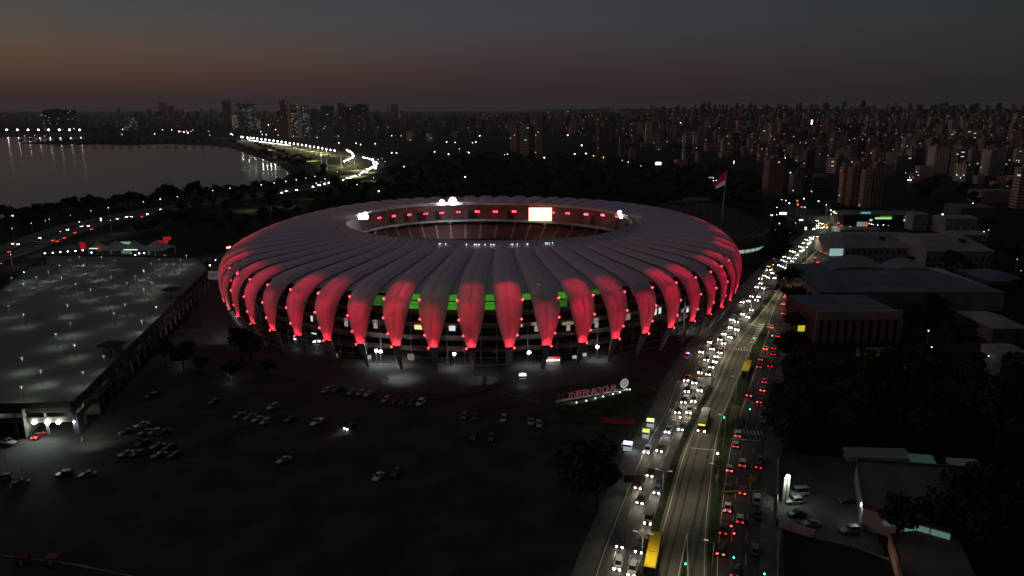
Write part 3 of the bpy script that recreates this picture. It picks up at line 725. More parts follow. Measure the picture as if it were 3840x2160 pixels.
for px, py, h in ((235, 1580, 7.2), (60, 1590, 7), (-60, 1590, 7)): lamp('POINT', G(px, py - 25, 6.6) + Vector((0, 6, 0)), 160, (1, .9, .7), .6, name='garage_light')
for i in range(9):
    p = dk[0].lerp(dk[1], (i + .5) / 9); d = (dk[1] - dk[0]).normalized(); inn = Vector((-d.y, d.x, 0)); q = p + inn * 5; lamp('POINT', (q.x, q.y, 7.2 if i % 2 else 3.4), 95, (.9, .95, .8), .5, name='garage_light')
for i, (px, py, r, en) in enumerate(((120, 1589, .62, 900), (172, 1587, .66, 1000), (216, 1585, .55, 800))):
    p = G(px, py, 4.3); p.y = dk[0].y - 1.0; p = Vector((p.x, p.y, 4.3))
    e = tag(empty('entrance_floodlight', p), 'brilliant white floodlight over the garage entrance, the %s of three' % ('left', 'middle', 'right')[i], 'floodlight', 'floodlights over the garage entrance')
    mb = MB(); mb.ball((0, 0, 0), r, k=10, q=6); mb.build('lens', glow('entrance_lens', (.85, 1, .9), 50), e, True)
    mb = MB(); mb.box(-.1, .1, 0, 1.1, -.1, .1); mb.build('bracket', M_dark, e)
    lamp('SPOT', p + Vector((0, -.8, -.2)), en * 2.4, (.78, 1, .9), .5, p + Vector((2 - i, -11, -4.3)), R_(130), 1, 'entrance_light')
pole_lamp(277, 1582, 4.3, .3, 'corner_lamp', 'small bluish white lamp at the near corner of the garage', 'lamp', m=glow('blue_white', (.7, .75, 1), 18), energy=220)
lamp('SPOT', G(300, 1600, 7), 2600, (.85, 1, .92), .5, G(350, 1660), R_(110), 1, 'entrance_light')
for i, (px, py, w, h) in enumerate(((410, 1325, 5.2, 3.4), (637, 1110, 4.6, 3.6), (590, 1165, 5.0, .5), (775, 975, 6, 3), (690, 1075, 4, .6), (140, 985, 6, 3))):
    if h < 1: continue
    p = G(px, py + 8, DZ); e = tag(empty('stair_tower', p, -.15), '%s on the parking deck' % ('pale stair housing with dark flat roof nearest the camera', 'pale stair housing with dark flat roof halfway along the right edge', '', 'grey stair housing at the far right corner', '', 'pale lit stair housing at the far left corner')[i], 'stair tower')
    mb = MB(); mb.box(-w / 2, w / 2, 0, 4, 0, h); mb.build('wall', mat('stair_wall', (.26, .25, .24), .85), e)
    mb = MB(); mb.box(-w / 2 - 1, w / 2 + 1, -1.2, 5.2, h, h + .4); mb.build('roof', mat('stair_roof', (.02, .02, .02), .9), e)
    mb = MB(); mb.box(.3, 1.2, -.04, .0, 0, 2.1); mb.build('door', M_dark, e)
POLES = [(115, 540), (240, 480), (365, 530), (485, 475), (595, 415), (700, 365), (795, 325), (618, 535), (835, 410), (975, 465), (1020, 330), (1150, 370), (1115, 525), (760, 600), (910, 655), (235, 600), (100, 670), (85, 825), (235, 905), (675, 810), (1075, 730), (1275, 590), (1360, 525), (1445, 460), (1525, 585), (1445, 650), (1255, 805), (1145, 890), (1425, 970), (705, 995), (560, 1105), (745, 1210), (220, 1345), (1600, 360), (1660, 315), (1520, 400), (1605, 520), (1815, 360), (1750, 405), (1875, 315), (1040, 1330), (1570, 830)]
POLES = [(x / 2.683, 840 + y / 2.683) for x, y in POLES] + [(152, 1388), (80, 1450), (310, 1395)]
pm = MB(); pm.tube((0, 0, 0), (0, 0, 5.2), .11, .08, k=6); pmm = pm.mesh('pole', mat('pale_pole', (.42, .45, .42), .5))
hm = MB(); hm.box(-.5, .5, -.14, .14, 5.2, 5.32); hmm = hm.mesh('lamp_head', glow('deck_lamp', (.5, .62, .56), .55))
lx = {}
for i, (px, py) in enumerate(sorted(POLES)):
    p = G(px, py, DZ + 5.2); p.z = DZ
    e = tag(empty('deck_lamp_post', p), 'slim pale lamp post on the parking deck, %s from the left' % orda(i + 1), 'lamp post', 'lamp posts on the parking deck')
    put('pole', pmm, e); put('lamp_head', hmm, e)
    lamp('SPOT', p + Vector((.0, 0, 5.1)), rnd.uniform(180, 560), (.86, 1, .88), .25, p + Vector((rnd.uniform(-.5, .5), -.6, 0)), R_(158), 1, 'deck_light')
# white lamps along the far edge of the deck and down the drive
for i, (px, py) in enumerate(((168, 950), (198, 948), (226, 945), (254, 943), (283, 941), (310, 938))):
    pole_lamp(px, py, 6, .38, 'edge_lamp', 'small white lamp in the row behind the parking deck, %s from the left' % orda(i + 1), 'lamp', 'white lamps in a row behind the deck', m=glow('lilac_lamp', (.85, .82, 1), 14), energy=0)
for i, (px, py) in enumerate(((735, 1047), (757, 1026), (787, 995), (807, 975))):
    pole_lamp(px, py, 5, .38, 'drive_lamp', 'white lamp beside the drive between garage and stadium, %s from the camera' % ('nearest', 'second', 'third', 'farthest')[i], 'lamp', 'lamps along the garage drive', m=glow('lilac_lamp', (.85, .82, 1), 14), energy=160)
# white banner wall beside the stadium
p = G(802, 1052); e = tag(empty('banner_wall', p, -.05), 'white banner wall with dark capital letters between garage and stadium', 'banner')
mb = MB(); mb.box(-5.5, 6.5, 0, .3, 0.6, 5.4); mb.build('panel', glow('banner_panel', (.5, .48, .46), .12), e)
mb = MB()
for q in (-5, 0, 5.5): mb.tube((q, .5, 0), (q, .5, 5.2), .12)
mb.build('frame', M_steel, e)
text('VEBOZA', 2.6, M_char, e, (.8, -.05, 2.4), (math.pi / 2, 0, 0), 'letter')
# tents, lit stalls and red banners behind the deck
M_tent = mat('tent_canvas', (.42, .44, .43), .8, var=.1)
for i, (px, py, w, h, lab) in enumerate(((415, 958, 17, 6.5, 'left peaked white tent behind the parking deck'), (492, 955, 12, 7, 'middle white tent with lit canopy edge behind the deck'), (565, 958, 17, 6.5, 'right peaked white tent behind the parking deck'), (360, 950, 9, 5, 'small greenish tent at the left end of the tent row'))):
    p = G(px, py + 14, 0); e = tag(empty('event_tent', p), lab, 'tent', 'white tents behind the parking deck')
    mb = MB(); a = w / 2; zb = 5.5; zt = zb + h * .8
    for q0, q1 in (((-a, 0), (a, 0)), ((a, 0), (a, w)), ((a, w), (-a, w)), ((-a, w), (-a, 0))):
        mb.quad((q0[0], q0[1], zb), (q1[0], q1[1], zb), (q1[0] * .45, w / 2 + (q1[1] - w / 2) * .45, zb + h * .35), (q0[0] * .45, w / 2 + (q0[1] - w / 2) * .45, zb + h * .35))
        mb.tri((q0[0] * .45, w / 2 + (q0[1] - w / 2) * .45, zb + h * .35), (q1[0] * .45, w / 2 + (q1[1] - w / 2) * .45, zb + h * .35), (0, w / 2, zt))
    mb.build('canopy', M_tent, e, True)
    for q in ((-a, 0), (a, 0), (a, w), (-a, w)):
        mb = MB(); mb.tube((q[0], q[1], 0), (q[0], q[1], zb), .15, k=6); mb.build('leg', M_steel, e)
    if i in (1, 3):
        mb = MB(); mb.box(-a * .8, a * .8, -.1, .1, zb - .1, zb + .5); mb.build('lit_edge', glow('tent_edge', (.6, .8, .55), 1.3 if i == 1 else .2), e)
    lamp('POINT', p + Vector((0, w / 2, 4)), (900, 1800, 500, 500)[i], (.75, 1, .85), .8, name='tent_light')
for i, (px, py, w, h) in enumerate(((315, 948, 5.2, 7), (379, 955, 3.6, 5), (500, 945, 4.6, 5.5), (566, 950, 4, 4.6), (592, 945, 4.4, 6.6), (606, 938, 4.4, 6.6), (625, 925, 4.2, 7), (636, 912, 4.2, 4))):
    p = G(px, py + 12, 0); e = tag(empty('red_banner', p), 'tall glowing red banner behind the parking deck, %s from the left' % orda(i + 1), 'banner', 'red banners behind the parking deck')
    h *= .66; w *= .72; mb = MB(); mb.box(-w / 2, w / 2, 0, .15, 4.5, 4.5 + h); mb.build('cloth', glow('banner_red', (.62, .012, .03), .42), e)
    mb = MB(); mb.tube((-w / 2, .1, 0), (-w / 2, .1, 4.6 + h), .1, k=5); mb.build('pole', M_steel, e)
for i, (px, py, c) in enumerate(((343, 947, 0), (362, 957, 1), (452, 925, 1), (522, 950, 1), (540, 949, 1), (507, 957, 1))):
    pole_lamp(px, py, 6, .42, 'stall_lamp', 'small %s lamp among the tents behind the deck, %s from the left' % (('teal', 'white')[c], orda(i + 1)), 'lamp', 'lamps among the tents', m=glow(('teal_lamp', 'white_lamp')[c], ((.5, 1, .85), (.85, 1, 1))[c], 12))
p = G(473, 952); e = tag(empty('lit_stall', p), 'teal lit serving counter between the two large tents', 'stall')
mb = MB(); mb.box(-3, 3, 0, 2, 5.4, 8); mb.build('counter', glow('teal_counter', (.3, .5, .42), .6), e); mb = MB(); mb.box(-3, 3, 0, 2, 0, 5.3); mb.build('base', M_conc, e)

# ------------------------------------------------------------------ vehicles
def vehicle_meshes(kind):
    K = dict(hatchback=(3.9, 1.7, 1.48, -1.75, .75, -1.45, .1, .92), sedan=(4.4, 1.75, 1.42, -1.35, .85, -.85, .15, .90), suv=(4.5, 1.85, 1.70, -2.0, .85, -1.75, .35, 1.02), van=(4.9, 1.95, 2.15, -2.35, 1.6, -2.3, 1.1, 1.15), pickup=(5.2, 1.85, 1.72, -.45, 1.05, -.25, .45, .98))
    Ln, W, H, b0, b1, t0, t1, zs = K[kind]; h = Ln / 2; w = W / 2
    mb = MB(); stn = [(-h, .35, zs * .80, w * .86), (-h + .12, .28, zs * .97, w * .96), (-h * .45, .24, zs, w), (h * .4, .24, zs * .98, w), (h - .35, .26, zs * .84, w * .95), (h, .34, zs * .62, w * .80)]
    rows = []
    for y, z0, z1, ww in stn:
        n = len(mb.v); mb.v += [(-ww, y, z0), (-ww, y, z1 * .8), (-ww * .93, y, z1), (ww * .93, y, z1), (ww, y, z1 * .8), (ww, y, z0)]; rows.append(n)
    for a, b in zip(rows, rows[1:]):
        for i in range(6): j = (i + 1) % 6; mb.f.append((a + i, a + j, b + j, b + i)); mb.m.append(0)
    mb.f.append(tuple(rows[0] + i for i in range(6))); mb.m.append(0); mb.f.append(tuple(rows[-1] + i for i in reversed(range(6)))); mb.m.append(0)
    wt = w * .76; z1 = H
    mb.hexa([(-wt, t0, z1 - .04), (wt, t0, z1 - .04), (wt, t1, z1 - .04), (-wt, t1, z1 - .04), (-wt * .95, t0 + .05, z1 + .03), (wt * .95, t0 + .05, z1 + .03), (wt * .95, t1 - .05, z1 + .03), (-wt * .95, t1 - .05, z1 + .03)])
    for sx in (-1, 1):                                               # pillars
        for (yb, yt) in ((b0, t0), (b1, t1)):
            mb.tube((sx * w * .88, yb, zs - .05), (sx * wt, yt, z1), .05, k=4, caps=False)
        mb.box(sx * w - .06 if sx > 0 else sx * w - .12, sx * w + .12 if sx > 0 else sx * w + .06, b1 - .45, b1 - .25, zs, zs + .14)
    body = mb
    g = MB(); g.hexa([(-w * .88, b0, zs - .02), (w * .88, b0, zs - .02), (w * .88, b1, zs - .02), (-w * .88, b1, zs - .02), (-wt, t0, z1 - .03), (wt, t0, z1 - .03), (wt, t1, z1 - .03), (-wt, t1, z1 - .03)])
    wh = MB(); wh.tube((-.1, 0, 0), (.1, 0, 0), .32, k=12)
    return dict(body=body.mesh('body', M_white), glass=g.mesh('windows', M_glass), wheel=wh.mesh('wheel', M_tyre), h=h, w=w, zs=zs)
VM = {k: vehicle_meshes(k) for k in ('hatchback', 'sedan', 'suv', 'van', 'pickup')}
hl = MB(); hl.ball((0, 0, 0), .21, k=8, q=5); tl = MB(); tl.box(-.2, .2, -.05, .05, -.09, .09)
M_hl = glow('headlight_lit', (1, .90, .74), 40); M_hlb = glow('headlight_blue', (.85, .9, 1), 34)
M_tl = glow('taillight_lit', (1, .012, .02), 5); M_tlb = glow('brake_light_lit', (1, .05, .03), 14)
M_ho = mat('headlight_off', (.5, .5, .5), .2, var=.05); M_to = mat('taillight_off', (.25, .01, .01), .4, var=.05)
LM = {m.name: (hl.mesh('headlight', m, True)) for m in (M_hl, M_hlb, M_ho)}
TM = {m.name: (tl.mesh('taillight', m)) for m in (M_tl, M_tlb, M_to)}
COL = {n: mat('car_' + n, c, .3, metal=.15, var=.05, spec=.5) for n, c in dict(white=(.55, .55, .54), silver=(.34, .34, .35), grey=(.14, .14, .15), black=(.02, .02, .022), red=(.22, .012, .012), blue=(.03, .05, .16), dark=(.035, .035, .04)).items()}
placed = []
def car(p, rz, kind, col, light, lab, group, full=True, cat='car', lit_mat=None, beam=0):
    V = VM[kind]; e = tag(empty('parked_car' if light == 'off' else 'car', p, rz), lab, cat, group)
    if kind == 'van': e.name = 'van'; e['category'] = 'van'
    b = put('body', V['body'], e); b.material_slots[0].link = 'OBJECT'; b.material_slots[0].material = COL[col]
    if full or kind == 'van': put('windows', V['glass'], e)
    if full:
        for sx in (-1, 1):
            for sy in (-1, 1): put('wheel', V['wheel'], e, (sx * (V['w'] - .08), sy * V['h'] * .62, .32))
    hm_ = LM[(lit_mat or (M_hl if rnd.random() < .75 else M_hlb)).name if light == 'head' else M_ho.name]
    tm_ = TM[{'head': M_to, 'off': M_to, 'tail': M_tl, 'brake': M_tlb}[light].name]
    for sx in (-1, 1):
        if light in ('head',) or full: put('headlight', hm_, e, (sx * V['w'] * .72, V['h'] - .04, V['zs'] * .62))
        if light in ('tail', 'brake') or full: put('taillight', tm_, e, (sx * V['w'] * .72, -V['h'] - .02, V['zs'] * .78))
    if not full:
        for ch in e.children:
            if ch.name.startswith('headlight'): ch.scale = (.75, .75, .75)
    if beam:
        for sx in (-1, 1):
            lamp('SPOT', (sx * V['w'] * .6, V['h'] + .25, .65), beam, (1, .86, .62), .1, (sx * V['w'] * .75, V['h'] + 9, -.15), R_(58), .9, 'headlight_beam', e)
    placed.append((p.x, p.y)); return e
def heading(p, line):
    best = min(range(len(line) - 1), key=lambda i: (line[i] - Vector((p.x, p.y, 0))).length); d = line[best + 1] - line[best]; return math.atan2(d.y, d.x) - math.pi / 2
def clear(p, r=3.4):
    return all((p.x - a) ** 2 + (p.y - b) ** 2 > r * r for a, b in placed)
c7 = lambda x, y: (2400 + x / 3.22, 1250 + y / 3.22)
c5 = lambda x, y: (2240 + x / 3.293, 1720 + y / 3.293)
c8 = lambda x, y: (2700 + x / 2.898, 780 + y / 2.898)
HEAD = [c5(*q) for q in ((415, 1440), (238, 1372), (508, 1155), (270, 1095), (620, 800), (522, 545), (727, 428), (498, 362), (645, 210))] + [c7(*q) for q in ((230, 1420), (70, 1440), (325, 1198), (485, 1165), (586, 960), (450, 955), (643, 822), (522, 832), (722, 690), (563, 705), (655, 600), (555, 570), (820, 498), (726, 476), (860, 410), (900, 347), (800, 325), (922, 282), (965, 235), (870, 192), (740, 228), (838, 110), (1008, 125), (962, 78), (1085, 50), (1012, 12))] + [c8(*q) for q in ((110, 1300), (180, 1325), (125, 1217), (180, 1238), (245, 1155), (300, 1187), (340, 1110), (240, 1025), (312, 1012), (397, 1003), (342, 962), (415, 965), (398, 862), (468, 872), (440, 822), (440, 768), (480, 735), (520, 755), (590, 760), (550, 670), (568, 707), (645, 705), (675, 668), (640, 622), (672, 635), (735, 625), (712, 583), (655, 525), (700, 530), (680, 570), (750, 545), (785, 580), (810, 548), (840, 515), (775, 470), (808, 480), (850, 500), (880, 470), (900, 455), (870, 420), (905, 435), (935, 425), (905, 382), (945, 415), (960, 390), (975, 375), (935, 345), (965, 350), (985, 322), (1000, 335), (1030, 315), (1020, 230), (1060, 215), (1100, 215), (1060, 190), (1080, 168), (1110, 172), (1055, 138))]
# close gaps so no two vehicles overlap
kinds = ['hatchback', 'sedan', 'suv', 'hatchback', 'hatchback', 'sedan']
colw = ['white', 'silver', 'grey', 'black', 'dark', 'silver', 'white', 'black', 'red', 'blue']
near_spec = {0: ('suv', 'silver'), 1: ('hatchback', 'white'), 2: ('suv', 'black'), 3: ('hatchback', 'dark'), 4: ('suv', 'black'), 5: ('sedan', 'black'), 6: ('hatchback', 'grey'), 7: ('sedan', 'red'), 8: ('sedan', 'black'), 9: ('sedan', 'dark'), 10: ('hatchback', 'white'), 11: ('hatchback', 'white'), 12: ('hatchback', 'grey'), 13: ('suv', 'silver')}
n = 0
for i, (px, py) in enumerate(HEAD):
    p = G(px, py, .62); rz = heading(p, kl) + math.pi; f = Vector((-math.sin(rz), math.cos(rz), 0)); p = p - f * 2.1; p.z = .03
    if not clear(p, 2.15): continue
    kd, cl = near_spec.get(i, (rnd.choice(kinds), rnd.choice(colw))); n += 1
    car(p, rz, kd, cl, 'head', '%s %s with headlights on, %s oncoming car up the avenue from the bottom' % (cl, kd, orda(n)), 'oncoming cars queueing down the avenue', full=p.y < 330, beam=(640 if p.y < 260 else 420) if p.y < 350 and i % 1 == 0 else 0)
TAIL = [c5(*q) + (l,) for q, l in (((1695, 1440), ('dark', 'sedan', 'tail')), ((1520, 1175), ('black', 'suv', 'brake')), ((1550, 915), ('dark', 'sedan', 'tail')), ((1762, 785), ('white', 'hatchback', 'tail')), ((1605, 640), ('white', 'sedan', 'brake')), ((1790, 430), ('red', 'hatchback', 'brake')), ((1610, 405), ('black', 'sedan', 'tail')), ((1630, 150), ('white', 'hatchback', 'brake')), ((1790, 85), ('white', 'suv', 'tail')), ((1990, 110), ('red', 'hatchback', 'tail')))]
TAIL += [c7(*q) + (l,) for q, l in (((1180, 1240), ('white', 'suv', 'tail')), ((1155, 1370), ('silver', 'hatchback', 'tail')), ((1440, 830), ('grey', 'sedan', 'brake')), ((1315, 750), ('dark', 'suv', 'brake')), ((1478, 690), ('silver', 'hatchback', 'brake')), ((1500, 590), ('white', 'hatchback', 'tail')), ((1435, 405), ('grey', 'sedan', 'tail')), ((1570, 395), ('dark', 'sedan', 'tail')), ((1455, 315), ('silver', 'sedan', 'tail')), ((1605, 255), ('grey', 'hatchback', 'tail')), ((1613, 180), ('red', 'hatchback', 'tail')), ((1513, 190), ('white', 'hatchback', 'brake')), ((1660, 35), ('white', 'hatchback', 'tail')))]
for q in ((555, 1298), (693, 1147), (683, 1043), (768, 1028), (708, 968), (805, 885), (793, 830), (900, 895), (890, 795), (930, 760), (865, 755), (900, 720), (915, 690), (955, 725), (955, 655), (1010, 650), (1000, 583), (1065, 590), (1030, 545), (1105, 470), (1130, 438), (1160, 495), (1195, 415), (1200, 350), (1250, 305), (1300, 305), (1275, 325), (1330, 335), (1290, 165), (1335, 165), (1320, 192), (1405, 240)):
    TAIL.append(c8(*q) + ((rnd.choice(colw), rnd.choice(kinds), rnd.choice(('tail', 'brake'))),))
n = 0
for px, py, (cl, kd, lt) in TAIL:
    p = G(px, py, .8); rz = heading(p, kr); f = Vector((-math.sin(rz), math.cos(rz), 0)); p = p + f * 2.1; p.z = .03
    if not clear(p, 2.15): continue
    n += 1
    car(p, rz, kd, cl, lt, '%s %s with red taillights, %s departing car up the avenue from the bottom' % (cl, kd, orda(n)), 'departing cars on the right side of the avenue', full=p.y < 330)
for (px, py), kd, cl, lab in ((c5(1970, 515), 'van', 'white', 'white panel van parked unlit at the right kerb of the avenue'), (c5(1980, 700), 'sedan', 'black', 'black sedan parked at the kerb below the white van'), (c5(1950, 1130), 'suv', 'grey', 'grey car parked unlit near the bottom right of the avenue'), (c7(1500, 950), 'hatchback', 'red', 'dark red hatchback parked under trees at the right kerb'), (c7(1480, 1050), 'sedan', 'silver', 'silver sedan parked at the kerb beneath the dark trees'), (c5(2010, 10), 'hatchback', 'grey', 'grey hatchback parked at the kerb above the white van')):
    p = G(px, py, .3); rz = heading(p, kr); p.z = .03
    if clear(p, 2.2): car(p, rz, kd, cl, 'off', lab, None)
# motorcycles
def motorcycle(p, rz, lit, lab):
    e = tag(empty('motorcycle', p, rz), lab, 'motorcycle', 'motorcycles on the avenue')
    for y in (-.65, .65):
        mb = MB(); mb.tube((-.06, y, .32), (.06, y, .32), .32, k=10); mb.build('wheel', M_tyre, e)
    mb = MB(); mb.hexa([(-.12, -.6, .55), (.12, -.6, .55), (.14, .45, .6), (-.14, .45, .6), (-.1, -.7, .82), (.1, -.7, .82), (.12, .4, .95), (-.12, .4, .95)]); mb.tube((-.35, .5, 1.05), (.35, .5, 1.05), .03, k=5); mb.tube((0, .5, 1.0), (0, .68, .35), .05, k=5)
    mb.build('body', COL['black'], e)
    put('headlight' if lit == 'head' else 'taillight', LM[M_hl.name] if lit == 'head' else TM[M_tlb.name], e, (0, .72 if lit == 'head' else -.75, .85))
    if lit != 'head': tail_y = -.75
    placed.append((p.x, p.y)); return e
def person_mesh(pose=0):
    me = bpy.data.meshes.new('person'); V = [(0, 0, .92), (0, 0, 1.15), (0, 0, 1.42), (0, 0, 1.55), (0, .02, 1.68), (-.2, 0, 1.40), (-.26, .04, 1.12), (-.24, .16, .90), (.2, 0, 1.40), (.27, 0, 1.12), (.28, .1, .88), (-.1, 0, .86), (-.12, .08, .48), (-.12, -.02, .06), (-.12, .12, .03), (.1, 0, .86), (.12, -.06, .48), (.12, -.2, .07), (.12, -.06, .03)]
    if pose: V[5:11] = [(-.2, 0, 1.38), (-.25, .22, 1.2), (-.2, .5, 1.1), (.2, 0, 1.38), (.25, .22, 1.2), (.2, .5, 1.1)]; V[11:] = [(-.12, 0, .86), (-.2, .38, .78), (-.2, .3, .38), (-.2, .42, .36), (.12, 0, .86), (.2, .38, .78), (.2, .3, .38), (.2, .42, .36)]
    E_ = [(0, 1), (1, 2), (2, 3), (3, 4), (2, 5), (5, 6), (6, 7), (2, 8), (8, 9), (9, 10), (0, 11), (11, 12), (12, 13), (13, 14), (0, 15), (15, 16), (16, 17), (17, 18)]
    Rr = [.13, .14, .13, .06, .115, .07, .05, .04, .07, .05, .04, .10, .075, .05, .05, .10, .075, .05, .05]
    me.from_pydata(V, E_, []); o = bpy.data.objects.new('tmp_person', me); C.objects.link(o)
    md = o.modifiers.new('s', 'SKIN'); 
    for i, r in enumerate(Rr): me.skin_vertices[0].data[i].radius = (r, r * .85)
    me.skin_vertices[0].data[0].use_root = True
    o.modifiers.new('u', 'SUBSURF').levels = 1
    me2 = bpy.data.meshes.new_from_object(o.evaluated_get(bpy.context.evaluated_depsgraph_get())); bpy.data.objects.remove(o); return me2
PM = [person_mesh(0), person_mesh(1)]
for m_ in PM: m_.materials.clear(); m_.materials.append(mat('dark_clothes', (.06, .06, .07), .9))
def person(p, rz, lab, cloth='dark_clothes', pose=0, sc1=1.0):
    o = put('person', PM[pose], None, p, rz); o.material_slots[0].link = 'OBJECT'; o.material_slots[0].material = MATS[cloth]; return tag(o, lab, 'person')
mat('pale_clothes', (.35, .34, .32), .9); mat('red_clothes', (.25, .02, .02), .9)
for (px, py), lt, lab in ((c7(490, 1008), 'head', 'motorcycle with one bright headlight between two queueing cars on the left lanes'), (c5(1690, 905), 'tail', 'motorcycle with red taillight in the middle right-hand lane'), (c5(1655, 815), 'tail', 'motorcycle with faint red taillight just ahead of the other right-lane motorcycle'), (c7(940, 1442), 'head', 'motorcycle with pale headlight waiting on the busway edge'), (c5(1520, 1090), 'tail', 'motorcycle with red taillight close in front of the black car')):
    p = G(px, py, .8); rz = heading(p, kr) + (math.pi if lt == 'head' else 0); p.z = .04
    motorcycle(p, rz, lt, lab)
    q = Vector(p); q.z = .06; person(q, rz, 'rider in dark clothes on the %s' % lab[:60].split(' with')[0] + ' ' + lab.split(' ', 4)[4][:38] if False else 'person in dark clothes riding the ' + ' '.join(lab.split()[:10]), pose=1)
# buses
def bus(p, rz, roofm, bodym, lit, lab, Lb=13.0, z=0.03):
    e = tag(empty('bus', p, rz), lab, 'bus'); h = Lb / 2
    mb = MB(); mb.hexa([(-1.27, -h, .4), (1.27, -h, .4), (1.27, h, .4), (-1.27, h, .4), (-1.22, -h + .05, 3.0), (1.22, -h + .05, 3.0), (1.22, h - .12, 3.0), (-1.22, h - .12, 3.0)]); mb.build('body', bodym, e)
    mb = MB(); mb.hexa([(-1.25, -h + .04, 3.01), (1.25, -h + .04, 3.01), (1.25, h - .1, 3.01), (-1.25, h - .1, 3.01), (-1.1, -h + .2, 3.22), (1.1, -h + .2, 3.22), (1.1, h - .3, 3.22), (-1.1, h - .3, 3.22)]); mb.box(-.6, .6, -1.5, 1.3, 3.2, 3.42); mb.build('roof', roofm, e)
    mb = MB(); mb.box(-1.31, -1.255, -h + .6, h - .7, 1.5, 2.5); mb.box(1.255, 1.31, -h + .6, h - .7, 1.5, 2.5); mb.build('side_windows', M_glass, e)
    mb = MB(); mb.box(-1.15, 1.15, h - .05, h + .03, 1.2, 2.5); mb.build('windscreen', M_glass, e)
    mb = MB(); mb.box(-.95, .95, h - .08, h + .05, 2.58, 2.92); mb.build('destination_board', glow('amber_board', (1, .42, .02), 3.4) if lit else M_glass, e)
    for sx in (-1, 1):
        for y in (-h * .55, h * .6):
            mb = MB(); mb.tube((sx * 1.2 - .12, y, .48), (sx * 1.2 + .12, y, .48), .48, k=12); mb.build('wheel', M_tyre, e)
        put('headlight', LM[M_hl.name if lit else M_ho.name], e, (sx * .95, h + .03, .75)); put('taillight', TM[M_to.name if lit else M_to.name], e, (sx * 1.0, -h - .03, .9))
        if lit: lamp('SPOT', (sx * .9, h + .3, .8), 120, (1, .84, .6), .1, (sx, h + 9, -.1), R_(60), .9, 'headlight_beam', e)
    placed.append((p.x, p.y)); placed.append((p.x, p.y + 4)); return e
p = G(2629, 1620, .7); rz = heading(p, ml) + math.pi; f = Vector((-math.sin(rz), math.cos(rz), 0)); q = p - f * 7; q.z = .03
bus(q, rz, mat('bus_grey_roof', (.30, .30, .29), .5, var=.08), mat('bus_grey', (.16, .08, .07), .5), True, 'grey roofed bus with amber destination board driving on the busway', 13)
a = G(2462, 1995, 3.1); b = G(2436, 2125, 3.1); rz = math.atan2((b - a).y, (b - a).x) - math.pi / 2; q = (a + b) / 2; q.z = .03
bus(q, rz, mat('bus_yellow_roof', (.62, .42, .012), .5, var=.12), mat('bus_blue_body', (.04, .05, .08), .5), False, 'long yellow roofed bus at the edge of the busway near the bottom', (b - a).length + .4)
for (px, py), lab, m1 in ((c8(970, 625), 'dark bus with lit rear window among departing cars on the avenue', 0), (c8(1150, 190), 'bus with amber board at the head of the far traffic jam', 1), (c8(545, 640), 'yellow fronted bus at the left edge of the oncoming queue', 1)):
    p = G(px, py, 1.5); rz = heading(p, kr) + (math.pi if m1 else 0); p.z = .03; bus(p, rz, mat('bus_dark_roof', (.05, .05, .055), .5), mat('bus_grey', (.16, .08, .07), .5), bool(m1), lab, 11)
# police lights at the roadside
for (px, py), lab in (((2577, 1328), 'police car with blue and red roof lights beside the avenue in front of the stadium'), ((2903, 973), 'police car with blue roof lights left of the oncoming queue, nearer one'), ((2958, 924), 'police car with blue roof lights left of the oncoming queue, farther one')):
    p = G(px, py, 1.5); p.z = .03; e = car(p, 2.6, 'suv', 'white', 'off', lab, None)
    if 'category' in e: e['category'] = 'police car'
    mb = MB(); mb.box(-.55, 0, -.6, -.3, 1.74, 1.95); mb.build('blue_beacon', glow('blue_beacon', (.08, .08, 1), 22), e)
    mb = MB(); mb.box(0.02, .55, -.6, -.3, 1.74, 1.95); mb.build('red_beacon', glow('red_beacon', (1, .03, .08), 9), e)
